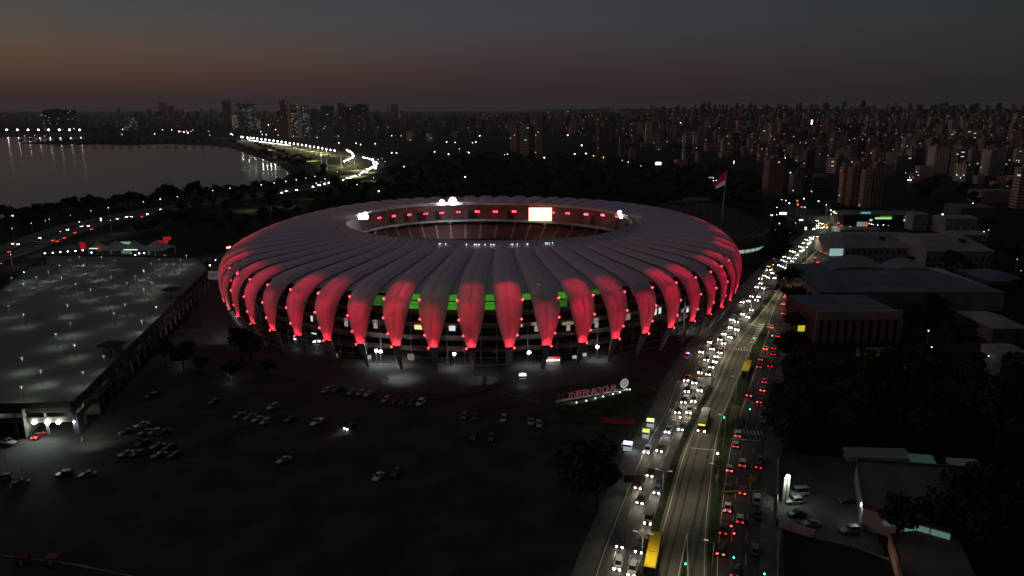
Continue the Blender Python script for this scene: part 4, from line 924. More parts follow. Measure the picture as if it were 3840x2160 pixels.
# cars parked on the dark lot
LOT = [(32, 1655, 'pickup', 'silver', 1.2), (14, 1790, 'suv', 'silver', 1.9), (80, 1806, 'sedan', 'red', 1.9), (242, 1776, 'suv', 'black', 1.9), (328, 1776, 'sedan', 'silver', 2.0), (474, 1617, 'hatchback', 'black', 2.2), (533, 1590, 'sedan', 'silver', 2.3), (549, 1617, 'sedan', 'grey', 2.3), (582, 1617, 'hatchback', 'silver', 2.3), (617, 1617, 'sedan', 'dark', 2.3), (539, 1660, 'hatchback', 'black', 2.3), (592, 1670, 'sedan', 'grey', 2.3), (635, 1676, 'hatchback', 'dark', 2.3), (474, 1699, 'sedan', 'silver', 2.3), (517, 1699, 'hatchback', 'grey', 2.3), (598, 1704, 'sedan', 'grey', 2.3), (657, 1704, 'hatchback', 'black', 2.3), (899, 1555, 'sedan', 'grey', 2.5), (571, 1482, 'suv', 'black', 2.3), (802, 1504, 'hatchback', 'black', 2.5), (938, 1560, 'sedan', 'grey', 2.5), (968, 1569, 'sedan', 'silver', 2.5), (997, 1578, 'hatchback', 'silver', 2.5), (1025, 1523, 'suv', 'silver', 2.5), (1089, 1569, 'sedan', 'black', 2.5), (1189, 1579, 'pickup', 'white', 2.7), (1224, 1461, 'hatchback', 'silver', 2.6), (1267, 1458, 'sedan', 'black', 2.6), (1321, 1466, 'sedan', 'silver', 2.6), (1352, 1470, 'hatchback', 'silver', 2.6), (1383, 1473, 'sedan', 'white', 2.6), (1447, 1496, 'hatchback', 'silver', 2.7), (1480, 1502, 'sedan', 'black', 2.8), (1515, 1503, 'hatchback', 'black', 2.8), (1546, 1504, 'sedan', 'dark', 2.8), (1577, 1507, 'suv', 'white', 2.8), (1065, 1722, 'sedan', 'silver', 2.4), (1418, 1784, 'sedan', 'white', 2.8), (1486, 1770, 'hatchback', 'black', 2.8), (1741, 1558, 'hatchback', 'grey', 3.0), (1784, 1559, 'sedan', 'dark', 3.0), (1889, 1568, 'suv', 'silver', 3.0), (1776, 1633, 'sedan', 'dark', 3.0), (1843, 1638, 'hatchback', 'dark', 3.0), (1990, 1579, 'sedan', 'silver', 3.1), (2021, 1588, 'hatchback', 'silver', 3.1), (1808, 1452, 'hatchback', 'dark', 3.1)]
n = 0
for px, py, kd, cl, rz in LOT:
    p = G(px, py + 6, .3); p.z = .01
    if not clear(p, 2.0): continue
    n += 1; car(p, rz, kd, cl, 'off', '%s %s parked on the dark open lot, %s parked car from the left' % (cl, kd, orda(n)), 'cars parked on the dark lot')
p = G(1316, 1598, .6); p.z = .01; car(p, 2.55, 'sedan', 'black', 'head', 'black sedan with bright headlights driving alone across the dark lot', None, lit_mat=M_hlb, beam=160)
p = G(148, 1632, .6); p.z = .01; car(p, -.15, 'sedan', 'red', 'brake', 'red sedan with red taillights under the garage entrance floodlights', None)
yard = [(2994, 1850, 'van', 'white', 'white van parked lengthwise in the lamp-lit yard'), (2978, 1881, 'suv', 'white', 'white car parked below the van in the lamp-lit yard'), (2988, 1928, 'sedan', 'black', 'black sedan between the white and silver cars in the yard'), (3042, 1965, 'sedan', 'silver', 'silver sedan by the lower wall of the yard'), (3178, 1878, 'sedan', 'dark', 'dark sedan parked alone near the warehouse wall'), (3188, 1990, 'suv', 'silver', 'silver car at the bottom of the yard near the warehouse')]
for px, py, kd, cl, lab in yard:
    p = G(px, py, .4); p.z = .02; car(p, math.pi / 2 + .1, kd, cl, 'off', lab, None)
# lakeside road traffic
c0 = lambda x, y: (x / 2.576, 700 + y / 2.576)
n = 0
for q in ((135, 545), (185, 552), (395, 490), (665, 412), (800, 380), (865, 375), (1150, 307), (1240, 288), (1285, 287), (1440, 260), (1563, 218)):
    p = G(*c0(*q), .6); rz = heading(p, sr) + math.pi; p.z = .04
    if clear(p, 3): n += 1; car(p, rz, rnd.choice(kinds), rnd.choice(colw), 'head', 'car with headlights on the lakeside road beyond the garage, %s from the left' % orda(n), 'oncoming cars on the near lakeside road', full=False)
n = 0
for q in ((25, 735), (105, 622), (520, 515), (565, 522), (635, 490), (735, 440), (895, 407), (1385, 288)):
    p = G(*c0(*q), .8); rz = heading(p, sr); p.z = .04
    if clear(p, 3): n += 1; car(p, rz, rnd.choice(kinds), rnd.choice(colw), 'brake', 'car with red taillights on the lakeside road beyond the garage, %s from the left' % orda(n), 'departing cars on the near lakeside road', full=False)
p = G(*c0(330, 552), .5); p.z = .04; car(p, heading(p, sr) + 1.5, 'van', 'white', 'off', 'white van crossing the lakeside road beyond the garage', None)
cA = lambda x, y: (900 + x / 4.293, 480 + y / 4.293)
FAR = [cA(*q) for q in ((272, 1090), (420, 1062), (690, 1035), (760, 1012), (925, 990), (955, 988), (1190, 940), (1280, 915), (1300, 918), (1375, 895), (1440, 878), (1480, 860), (1545, 860), (1670, 830), (1730, 805), (1780, 800), (1810, 780), (1835, 772), (1860, 765), (1930, 748), (1965, 720), (1980, 700), (2000, 690), (2030, 705), (2045, 700))]
for k in range(46):                                                    # dense bend
    i = k / 45; a = [cA(2050, 670), cA(2150, 640), cA(2190, 600), cA(2195, 550), cA(2140, 515), cA(2080, 495), cA(1980, 468)]
    x = i * 5.999; j = int(x); fr = x - j; FAR.append((a[j][0] * (1 - fr) + a[j + 1][0] * fr + rnd.uniform(-11, 7) * (1 if i < .7 else .25), a[j][1] * (1 - fr) + a[j + 1][1] * fr + rnd.uniform(-3, 3) * (1 if i < .7 else .3)))
for k in range(44):
    i = k / 43; FAR.append((928 + i * 160, 522.5 + 22.5 * i ** .8 + rnd.uniform(-.8, .8)))
n = 0; bm_far = LM[M_hl.name]
for px, py in sorted(FAR):
    p = G(px, py, .7); p.z = .04
    if not clear(p, 2.6): continue
    rz = heading(p, sr) + math.pi; n += 1
    e = car(p, rz, rnd.choice(kinds), rnd.choice(colw), 'head', 'distant car with headlights on the curving lakeside road, %s from the left' % orda(n), 'headlights strung along the curving lakeside road', full=False, lit_mat=M_hlb)
    for ch in e.children:
        if ch.name.startswith('headlight'): ch.scale = (1.7, 1.7, 1.7)
print('cars', len(placed))

# ------------------------------------------------------------------ street furniture on the avenue
def street_light(p, rz, h, lab, group, energy, col=(1, .93, .64), arms=1, vis=.35, cone=150):
    e = tag(empty('street_lamp', p, rz), lab, 'street lamp', group)
    mb = MB(); mb.tube((0, 0, 0), (0, 0, h), .13, .07, k=6)
    for a in ((1,) if arms == 1 else (1, -1)): mb.tube((0, 0, h - .1), (a * 1.6, 0, h + .35), .05, k=5)
    mb.build('pole', M_steel, e)
    for a in ((1,) if arms == 1 else (1, -1)):
        mb = MB(); mb.box(a * 1.6 - .45, a * 1.6 + .45, -.16, .16, h + .28, h + .42); mb.build('lamp_head', glow('street_lamp_glow', (1, .95, .75), vis), e)
        if energy: lamp('SPOT', (a * 1.6, 0, h + .15), energy * .85, col, .25, (a * 1.9, 0, 0), R_(cone), .9, 'street_light', e)
n = 0; line = resamp([p for p in st_ if p.y > 120], 1.0); acc = 0
for i in range(8, len(line) - 20, 27):
    p = line[i]; d = line[i + 1] - line[i]; n += 1; p2 = Vector((p.x, p.y, .1))
    street_light(p2, math.atan2(d.y, d.x) - math.pi / 2, 9.5, 'twin-arm street lamp on the narrow strip beside the busway, %s from the bottom' % orda(n), 'street lamps along the busway strip', 2600 if p.y > 260 else 1700, arms=2)
line = resamp([a.lerp(b, .5) for a, b in zip(ml, mr_)] + rlw[10:], 1.0); n = 0
for i in range(16, len(line) - 20, 30):
    p = line[i]; d = line[min(i + 1, len(line) - 1)] - line[i]; n += 1; p2 = Vector((p.x, p.y, .1))
    street_light(p2, math.atan2(d.y, d.x) + math.pi / 2, 9.5, 'single-arm street lamp on the planted median beside departing cars, %s from the bottom' % orda(n), 'street lamps along the planted median', 2100 if p.y > 250 else 1500)
for px, py, lab in ((2827, 1267, 'above the upper crosswalk'), (2896, 1258, 'over the right-hand lanes at the upper crosswalk'), (2715, 1565, 'on the busway beside the grey bus'), (2812, 1534, 'over the right-hand lanes above the lower crosswalk'), (2888, 1574, 'at the right kerb above the lower crosswalk'), (2570, 2113, 'on the grass wedge at the bottom of the busway'), (2751, 2090, 'over the right-hand lanes near the bottom edge'), (2866, 2151, 'at the right kerb in the bottom corner of the avenue')):
    p = G(px, py, 5.0); e = tag(empty('traffic_light', (p.x, p.y, 0)), 'green traffic light %s' % lab, 'traffic light', None)
    mb = MB(); mb.tube((0, .2, 0), (0, .2, 5.4), .08, k=6); mb.build('pole', M_dark, e)
    mb = MB(); mb.box(-.18, .18, -.05, .2, 4.6, 5.7); mb.build('housing', M_dark, e)
    mb = MB(); mb.ball((0, -.12, 5), .16, k=8, q=5); mb.build('lens', glow('green_signal', (.05, 1, .5), 12), e)
def board(name, px0, px1, py0, py1, m, lab, cat, hbase, dist_py=None, thick=.25, legs=True, legm=None):
    """upright board whose foot stands at photo row dist_py"""
    xm = (px0 + px1) / 2; base = GT(xm, dist_py or py1, 0)
    sc1 = (base.y * cp - (base.z - CAM_H) * spt) / FPX; w = (px1 - px0) * sc1; zz = []
    for py in (py1, py0):
        zz.append(min((abs(PX(base.x, base.y, base.z + q / 5)[1] - py), q / 5) for q in range(0, 500))[1])
    e = tag(empty(name, base), lab, cat); mb = MB(); mb.box(-w / 2, w / 2, 0, thick, zz[0], zz[1]); mb.build('panel', m, e)
    if legs and zz[0] > .5:
        mb = MB()
        for q in ((-w * .35, w * .35) if w > 2.5 else (0,)): mb.tube((q, thick + .1, 0), (q, thick + .1, zz[0] + .3), .12, k=6)
        mb.build('post', legm or M_steel, e)
    return e, w, zz
M_yel = mat('yellow_paint', (.42, .30, .015), .6, var=.15); M_org = mat('orange_sign', (.60, .20, .01), .6, var=.08)
board('road_sign', 2337, 2416, 1784, 1808, mat('sign_back', (.03, .012, .015), .8), 'wide dark sign board seen from behind over the left lanes', 'sign', 0, 1880)
board('road_sign', 2794, 2829, 1791, 1808, M_org, 'orange rectangular sign over the right-hand lanes', 'sign', 0, 1870)
board('road_sign', 2681, 2692, 1781, 1794, M_yel, 'small yellow sign on the planted median', 'sign', 0, 1815)
for (x0, x1, y0, yb, lab) in ((2583, 2668, 1411, 1455, 'yellow gantry beam across the oncoming lanes'), (2705, 2853, 1844, 1905, 'yellow gantry beam across the right-hand lanes')):
    a, b = G(x0, yb), G(x1, yb); mid = (a + b) / 2; zz = min((abs(PX(mid.x, mid.y, q / 10)[1] - y0), q / 10) for q in range(10, 120))[1]
    e = tag(empty('sign_gantry', a), lab, 'gantry'); w = (b - a).length
    mb = MB(); mb.box(0, w, -.15, .15, zz - .25, zz + .25); mb.build('beam', M_yel, e); mb = MB(); mb.tube((0, 0, 0), (0, 0, zz), .15, k=6); mb.tube((w, 0, 0), (w, 0, zz), .15, k=6); mb.build('post', M_steel, e)
for (x0, x1, y0, y1, lab) in ((2785, 2818, 1350, 1392, 'yellow topped bus shelter on the median above the crosswalk'), (2745, 2764, 1520, 1580, 'dull yellow bus shelter on the median beside the departing cars')):
    a, b = G((x0 + x1) / 2 + 5, y0, 3), G((x0 + x1) / 2 - 8, y1, 3); e = tag(empty('bus_shelter', (a.x, a.y, .15)), lab, 'bus shelter'); d = b - a; ln = d.length
    e.rotation_euler = (0, 0, math.atan2(d.y, d.x)); mb = MB(); mb.box(0, ln, -1.2, 1.2, 2.7, 2.9); mb.build('roof', M_yel if 'topped' in lab else mat('dull_yellow', (.14, .11, .03), .7), e)  # second shelter roof is a darker, duller yellow
    mb = MB()
    for i in range(4): mb.tube((ln * i / 3, .9, 0), (ln * i / 3, .9, 2.7), .07, k=5)
    mb.build('post', M_steel, e); mb = MB(); mb.box(.3, ln - .3, .5, .9, .45, .52); mb.build('bench', M_dark, e)
# red fencing, stalls by the left kerb
mb = MB(); pts = gp([(2255, 1582), (2300, 1590), (2375, 1592)]); e = tag(empty('red_fence', pts[0]), 'low red banner fence running toward the kerbside food stalls', 'fence')
for a, b in zip(pts, pts[1:]): mb.hexa([a - pts[0], b - pts[0], b - pts[0] + Vector((0, .1, 0)), a - pts[0] + Vector((0, .1, 0))] + [v + Vector((0, 0, 1.5)) for v in (a - pts[0], b - pts[0], b - pts[0] + Vector((0, .1, 0)), a - pts[0] + Vector((0, .1, 0)))])
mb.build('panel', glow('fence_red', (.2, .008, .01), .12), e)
mb = MB()
for a in pts: mb.tube(a - pts[0], a - pts[0] + Vector((0, 0, 1.7)), .05, k=5)
mb.build('post', M_steel, e)
for px, py, w, m, lab in ((2437, 1604, 2.2, glow('stall_yellow', (.85, .9, .35), 1.6), 'lit food stall with pale yellow canopy at the left kerb, upper one'), (2420, 1645, 2.0, glow('stall_lime', (.7, .8, .12), 1.3), 'lit food stall with lime yellow canopy at the left kerb, lower one'), (2352, 1692, 2.6, glow('stall_white', (.7, .8, 1), 1.6), 'white lit stall beside the kerb below the food stalls')):
    p = G(px, py); e = tag(empty('food_stall', p, -.3), lab, 'stall'); mb = MB(); mb.hexa([(-w / 2, -.2, 2.1), (w / 2, -.2, 2.1), (w / 2, 1.6, 2.3), (-w / 2, 1.6, 2.3), (-w / 2, -.2, 2.25), (w / 2, -.2, 2.25), (w / 2, 1.6, 2.45), (-w / 2, 1.6, 2.45)]); mb.build('canopy', m, e)
    mb = MB(); mb.box(-w / 2 + .1, w / 2 - .1, 0, .7, 0, 1.0); mb.build('counter', glow('stall_counter', (.5, .6, .6), .5), e)
    mb = MB()
    for a in (-1, 1):
        for b in (-.1, 1.5): mb.tube((a * w * .46, b, 0), (a * w * .46, b, 2.15), .04, k=5)
    mb.build('frame', M_steel, e); lamp('POINT', p + Vector((1.4, -.8, 1.9)), 130, (.75, .95, 1), .3, name='stall_glow')
# people
PPL = [(118, 1647, 'on the lit ground before the garage entrance'), (308, 1657, 'on the drive right of the garage corner'), (1441, 1424, 'left of a pair on the lit plaza'), (1452, 1430, 'right of a pair on the lit plaza'), (1160, 1388, 'on the plaza left of the lit patch'), (1172, 1430, 'standing where plaza meets the dark lot'), (1282, 1404, 'between the left stadium legs and parked cars'), (2100, 1362, 'queueing left of the red kiosk sign'), (2068, 1358, 'in front of the row of kiosk lamps'), (2085, 1366, 'right of centre before the kiosk'), (2535, 1278, 'walking on the plaza near the police car'), (2560, 1268, 'walking between the plaza and the avenue'), (2598, 1240, 'standing near the stadium side of the avenue'), (2530, 1366, 'beside the kerb line left of the avenue'), (2475, 1440, 'on the pavement right of the letter sign'), (2395, 1640, 'beside the lower lime stall'), (2380, 1625, 'left of the lime yellow stall'), (2398, 1600, 'behind the upper food stall'), (2370, 1660, 'among the crowd below the stalls'), (2362, 1640, 'in red at the end of the fence'), (2345, 1665, 'left of the crowd by the kerb'), (2376, 1680, 'close to the white lit stall'), (2788, 1582, 'standing on the median beside the busway'), (2652, 1722, 'crossing the busway below the grey bus'), (2470, 1655, 'at the kerb right of the lime stall'), (2330, 1680, 'left of the white lit stall')]
for i, (px, py, lab) in enumerate(PPL):
    p = G(px, py); p.z = .02; person(p, rnd.uniform(0, 6), 'person %s' % lab, rnd.choice(('dark_clothes', 'dark_clothes', 'pale_clothes', 'red_clothes')) if 'red' not in lab else 'red_clothes')

# ------------------------------------------------------------------ trees
def crown_mesh(seed, R, H, n, leaf, lobes=11, flat=.8, mtl=None):
    r = random.Random(seed); mb = MB(); L_ = []
    for i in range(lobes):
        a = r.uniform(0, 6.283); d = R * r.uniform(.15, .72); z = r.uniform(-.35, .55) * H * .5
        L_.append((d * math.cos(a), d * math.sin(a), z, R * r.uniform(.3, .52)))
    for x, y, z, q in L_:
        for k in range(n // lobes):
            v = Vector((r.gauss(0, 1), r.gauss(0, 1), r.gauss(0, 1))).normalized(); rad = q * r.uniform(.72, 1.08)
            c = Vector((x, y, z)) + Vector((v.x * rad, v.y * rad, v.z * rad * flat)); s = leaf * r.uniform(.6, 1.3)
            u = (v + Vector((r.uniform(-1, 1), r.uniform(-1, 1), r.uniform(-1, 1))) * .8).normalized(); w = u.orthogonal().normalized(); u2 = u.cross(w)
            mb.quad(c + w * s, c + u2 * s * .7, c - w * s, c - u2 * s * .8)
    return mb
TV = []
for i in range(6):
    R = (4.2, 5.2, 6.2, 5.0, 3.6, 7.0)[i]; H = (7, 8, 9, 10, 9, 10)[i]; hgt_c = (6.2, 7.5, 8.4, 9.0, 7.6, 9.2)[i]
    cm = crown_mesh(50 + i, R, H, 900, .62, 13); 
    cm.v = [(x, y, z + hgt_c) for x, y, z in cm.v]
    tr = MB(); tr.tube((0, 0, 0), (.1, 0, hgt_c * .62), .38, .22, k=7)
    for k in range(6):
        a = k * 1.05 + i; tr.tube((.1, 0, hgt_c * (.42 + .03 * k)), (R * .6 * math.cos(a), R * .6 * math.sin(a), hgt_c * (.85 + .04 * k)), .15, .05, k=5)
    TV.append((cm.mesh('crown', M_leaf if i % 2 else M_leafy), tr.mesh('trunk', M_bark), R))
def tree(p, kind, s, lab, group=None, name='tree'):
    e = tag(empty(name, p, rnd.uniform(0, 6.28)), lab, 'tree', group); e.scale = (s * rnd.uniform(.9, 1.1), s * rnd.uniform(.9, 1.1), s)
    put('crown', TV[kind][0], e); put('trunk', TV[kind][1], e); return e
tcount = {}
def trees_at(lst, fmt, group, k0=0):
    lst = sorted(lst)
    for i, (px, py, s) in enumerate(lst):
        p = GT(px, py); tree(p, rnd.randrange(6), s, fmt % orda(i + 1), group)
shore = []
x = -60
while x < 1140:                                                        # crest of the shoreline trees against the water
    yb = 838 - (x * .118 if x < 900 else 106 + (x - 900) * .17) + rnd.uniform(-5, 7); big = 1.25 if (270 < x < 350 or 560 < x < 760) else .95
    shore.append((x, yb, big * rnd.uniform(.95, 1.3))); x += rnd.uniform(21, 31)
trees_at(shore, 'dark round tree on the lake shore this side of the water, %s from the left', 'trees along the near lake shore')
row2 = [(rnd.uniform(-80, 1150), 0, 0) for _ in range(34)]
row2 = [(x, 850 - x * .112 + rnd.uniform(2, 22), rnd.uniform(.7, 1.05)) for x, _, _ in row2]
row2 = [q for q in row2 if (heading(GT(q[0], q[1]), sr) or 1) and min((v - GT(q[0], q[1])).length for v in sr) > 26]
trees_at(row2, 'dark tree between the lakeside road and the shore, %s from the left', 'trees between the lakeside road and the shore')
blk = []
for _ in range(150):
    x = rnd.uniform(420, 1240); y = rnd.uniform(770, 905); p = G(x, y)
    if min((v - p).length for v in sr) > 27 and not (x < 700 and y > 893): 
        q = (p.x - SCX) / 150, (p.y - SCY) / 168
        if q[0] ** 2 + q[1] ** 2 > 1: blk.append((x, y, rnd.uniform(.8, 1.2)))
trees_at(blk[:52], 'dark tree in the grove between lakeside road and stadium, %s from the left', 'trees in the grove behind the garage')
spit = [(x, 547 + abs(x - 600) * .004 + rnd.uniform(-1, 0) - (5 if x > 300 else 8), rnd.uniform(.9, 1.3)) for x in [80 + i * 34 for i in range(24)]]
spit += [(880 + i * 13 , 553 + i * 4.6 + rnd.uniform(-7, 5), rnd.uniform(.9, 1.35)) for i in range(20)] + [(960 + i * 17, 553 + i * 5.6 + rnd.uniform(-7, 3), rnd.uniform(.9, 1.2)) for i in range(13)]
spit = [q for q in spit if min((v - GT(q[0], q[1])).length for v in sr) > 26]
trees_at(spit, 'dark tree on the far bank beyond the lake, %s from the left', 'trees on the far lake bank')
trees_at([(1120 + rnd.uniform(0, 165), 640 + rnd.uniform(0, 52), rnd.uniform(.8, 1.1)) for _ in range(16)], 'dark tree on the point between the lake and the floodlit field, %s from the left', 'trees on the point by the lit field')
near_tr = [(2235, 1925, 1.45, 2, 'big black rounded tree at the left kerb near the bottom'), (2170, 1905, 1.0, 1, 'dark tree behind the big kerb tree, left half'), (690, 1385, .9, 1, 'dark tree by the lit stall near the deck'), (620, 1370, .8, 3, 'dark tree left of the stall near the deck'), (760, 1400, .7, 0, 'small dark tree right of the stall near the deck'), (905, 1345, 1.0, 3, 'tall dark tree at the left foot of the stadium'), (945, 1360, .9, 1, 'dark tree at the left foot of the stadium, right of the tall one'), (870, 1430, .8, 0, 'dark tree around the small lamp stall left of the stadium'), (2030, 1385, .75, 4, 'slim dark tree in front of a stadium leg by the kiosk'), (1010, 1405, .6, 0, 'small tree beside the left stadium legs')]
for px, py, s, k, lab in near_tr: tree(G(px, py), k, s, lab)
rt = [(2960, 1080), (2985, 1160), (2968, 1240), (2975, 1320), (2950, 1345), (2990, 1380), (2955, 1430), (2975, 1500), (3005, 1450), (2925, 1560), (2950, 1620), (2990, 1560), (2935, 1690), (2980, 1690), (3030, 1650), (3020, 1600)]
trees_at([(x, y + 15, rnd.uniform(.85, 1.15)) for x, y in rt], 'dark tree in the row along the right kerb of the avenue, %s from the left', 'trees along the right kerb of the avenue')
yardt = []
for _ in range(220):
    x, y = rnd.uniform(3040, 3900), rnd.uniform(1080, 1700)
    if (3040 < x < 3390 and 1130 < y < 1395) or (3190 < x < 3480 and 1290 < y < 1400) or (y < 1180 and x < 3800) or (x > 3690 and 1200 < y < 1400): continue
    if all((x - a) ** 2 + ((y - b) * 1.6) ** 2 > 42 ** 2 for a, b, _ in yardt): yardt.append((x, y, rnd.uniform(.8, 1.25)))
trees_at(yardt[:46], 'black tree in the unlit wooded block right of the avenue, %s from the left', 'trees of the dark wooded block on the right')
trees_at([(3300 + rnd.uniform(0, 500), 2010 + rnd.uniform(0, 60), 1) for _ in range(6)] + [(3590, 1930, 1), (3650, 1925, 1), (3715, 1960, 1.1)], 'dark tree in front of the lower right warehouse, %s from the left', 'trees in front of the lower right warehouse')
trees_at([(rnd.uniform(2860, 2960), rnd.uniform(850, 1000), rnd.uniform(.8, 1)) for _ in range(14)] , 'dark tree left of the far avenue beside the domed arena, %s from the left', 'trees left of the far avenue')
trees_at([(rnd.uniform(3300, 3840), rnd.uniform(700, 800), rnd.uniform(1, 1.4)) for _ in range(18)] + [(3069, 800, 1.1), (3400, 1030, 1), (3560, 1035, 1.2), (3620, 1045, 1), (3730, 980, 1.1), (3790, 1000, 1.2), (3700, 880, 1)], 'dark tree among the low buildings upper right, %s from the left', 'trees among the low buildings upper right')
# the park wood behind the stadium: one mass
mb = MB(); r3 = random.Random(5); protos = [crown_mesh(80 + i, 7.5, 9, 230, 1.25, 9) for i in range(4)]
cnt = 0
while cnt < 640:
    px, py = r3.uniform(1180, 2900), 572 + 260 * r3.random() ** 1.5
    left_lim = 1480 - (py - 590) * .9 if py < 700 else 1250
    if px < left_lim and not (py > 735): continue
    top = 592 + max(0, px - 2150) * .11
    if py < top or (px > 2500 and py > 790 and px > 2880): continue
    p = G(px, py); q = (p.x - SCX) / 141, (p.y - SCY) / 160
    if q[0] ** 2 + q[1] ** 2 < 1.0 or (p.x - 132) ** 2 + (p.y - 515) ** 2 < 66 ** 2 or min((v - p).length for v in sr) < 32: continue
    if px > 2830 and py > 740: continue
    pr = protos[r3.randrange(4)]; n0 = len(mb.v); s = r3.uniform(.75, 1.2); a = r3.uniform(0, 6.28); ca, sa = math.cos(a), math.sin(a); zc = 6.5 * s
    mb.v += [(p.x + (x * ca - y * sa) * s, p.y + (x * sa + y * ca) * s, zc + z * s) for x, y, z in pr.v]
    mb.f += [tuple(n0 + i for i in f) for f in pr.f]; mb.m += pr.m; cnt += 1
o = mb.build('park_woodland', M_leaf); tag(o, 'wide dark wood behind the stadium', 'woodland', None, 'stuff')

# ------------------------------------------------------------------ buildings
def facade_mat(name, style, lit=.03, em=(1, .82, .5), es=1.1, fl=3.0, bay=3.4):
    """plaster wall with storeys of windows; colour comes from the object, lit rooms from a per-room lottery"""
    m = bpy.data.materials.new(name); m.use_nodes = True; t = m.node_tree; b = t.nodes['Principled BSDF']; N_ = t.nodes.new; K = t.links.new
    b.inputs['Roughness'].default_value = .8; b.inputs['Specular IOR Level'].default_value = .2
    def M(op, a, c=None, cl=False):
        n = N_('ShaderNodeMath'); n.operation = op; n.use_clamp = cl
        for i, v in enumerate((a, c)):
            if v is None: continue
            if isinstance(v, (int, float)): n.inputs[i].default_value = v
            else: K(v, n.inputs[i])
        return n.outputs[0]
    tcn = N_('ShaderNodeTexCoord'); s = N_('ShaderNodeSeparateXYZ'); K(tcn.outputs['Object'], s.inputs[0])
    sn = N_('ShaderNodeSeparateXYZ'); K(tcn.outputs['Normal'], sn.inputs[0])
    side = M('GREATER_THAN', M('ABSOLUTE', sn.outputs[0]), .7); top = M('GREATER_THAN', M('ABSOLUTE', sn.outputs[2]), .5)
    u = M('ADD', M('MULTIPLY', s.outputs[1], side), M('MULTIPLY', s.outputs[0], M('SUBTRACT', 1.0, side)))
    ub = M('DIVIDE', M('ADD', u, 500), bay); zf = M('DIVIDE', s.outputs[2], fl); fu = M('FRACT', ub); fz = M('FRACT', zf)
    if style == 'strip': wu = M('GREATER_THAN', fu, .04); wz = M('MULTIPLY', M('GREATER_THAN', fz, .42), M('LESS_THAN', fz, .88))
    elif style == 'column': wu = M('MULTIPLY', M('GREATER_THAN', fu, .45), M('LESS_THAN', fu, .78)); wz = M('MULTIPLY', M('GREATER_THAN', fz, .12), M('LESS_THAN', fz, .92))
    else: wu = M('MULTIPLY', M('GREATER_THAN', fu, .22), M('LESS_THAN', fu, .74)); wz = M('MULTIPLY', M('GREATER_THAN', fz, .32), M('LESS_THAN', fz, .82))
    win = M('MULTIPLY', M('MULTIPLY', wu, wz), M('SUBTRACT', 1.0, top))
    oi = N_('ShaderNodeObjectInfo'); cb = N_('ShaderNodeCombineXYZ'); K(M('FLOOR', ub), cb.inputs[0]); K(M('FLOOR', zf), cb.inputs[1]); K(M('ADD', M('MULTIPLY', oi.outputs['Random'], 97), M('MULTIPLY', side, 31)), cb.inputs[2])
    wn = N_('ShaderNodeTexWhiteNoise'); wn.noise_dimensions = '3D'; K(cb.outputs[0], wn.inputs[0]); islit = M('MULTIPLY', M('GREATER_THAN', wn.outputs['Value'], 1 - lit), win)
    no = N_('ShaderNodeTexNoise'); no.inputs['Scale'].default_value = .09; no.inputs['Detail'].default_value = 5; K(tcn.outputs['Object'], no.inputs[0])
    v1 = N_('ShaderNodeMix'); v1.data_type = 'RGBA'; v1.blend_type = 'MULTIPLY'; v1.inputs[0].default_value = 1; K(oi.outputs['Color'], v1.inputs[6])
    cr = N_('ShaderNodeValToRGB'); cr.color_ramp.elements[0].position = .3; cr.color_ramp.elements[0].color = (.62, .6, .58, 1); cr.color_ramp.elements[1].position = .7; K(no.outputs[0], cr.inputs[0]); K(cr.outputs[0], v1.inputs[7])
    v2 = N_('ShaderNodeMix'); v2.data_type = 'RGBA'; K(M('MULTIPLY', win, .78), v2.inputs[0]); K(v1.outputs[2], v2.inputs[6]); v2.inputs[7].default_value = (.02, .02, .024, 1)
    v3 = N_('ShaderNodeMix'); v3.data_type = 'RGBA'; K(top, v3.inputs[0]); K(v2.outputs[2], v3.inputs[6]); v3.inputs[7].default_value = (.15, .145, .14, 1)
    K(v3.outputs[2], b.inputs['Base Color'])
    ec = N_('ShaderNodeMix'); ec.data_type = 'RGBA'; K(M('FRACT', M('MULTIPLY', wn.outputs['Value'], 913.7)), ec.inputs[0]); ec.inputs[6].default_value = tuple(em) + (1,); ec.inputs[7].default_value = (.75, .95, 1, 1)
    K(ec.outputs[2], b.inputs['Emission Color']); K(M('MULTIPLY', islit, es), b.inputs['Emission Strength']); m.cycles.emission_sampling = 'NONE'
    return m
F_grid = facade_mat('facade_grid', 'grid', .016, es=.6); F_strip = facade_mat('facade_strip', 'strip', .012, bay=5, es=.6); F_col = facade_mat('facade_column', 'column', .010, bay=4.2, es=.6)
F_office = facade_mat('facade_office', 'strip', .16, (.8, .85, .65), .22, 3.4, 5); F_yell = facade_mat('facade_yellow', 'strip', .62, (.70, .58, .12), .2, 3.4, 4.5)
F_plain = mat('plain_wall', (.3, .28, .26), .85)
FM = dict(grid=F_grid, strip=F_strip, column=F_col, office=F_office, yellow=F_yell)
PAL = dict(cream=(.46, .39, .29), orange=(.40, .21, .12), brown=(.19, .115, .085), grey=(.22, .22, .22), pink=(.34, .245, .225), white=(.46, .44, .42), dark=(.07, .07, .075), red=(.22, .085, .075), tan=(.31, .25, .19), green=(.10, .14, .09))
PAL = {k: tuple(min(.65, (v * .78 + .22 * sum(c) / 3) * 1.6) for v in c) for k, c in PAL.items()}
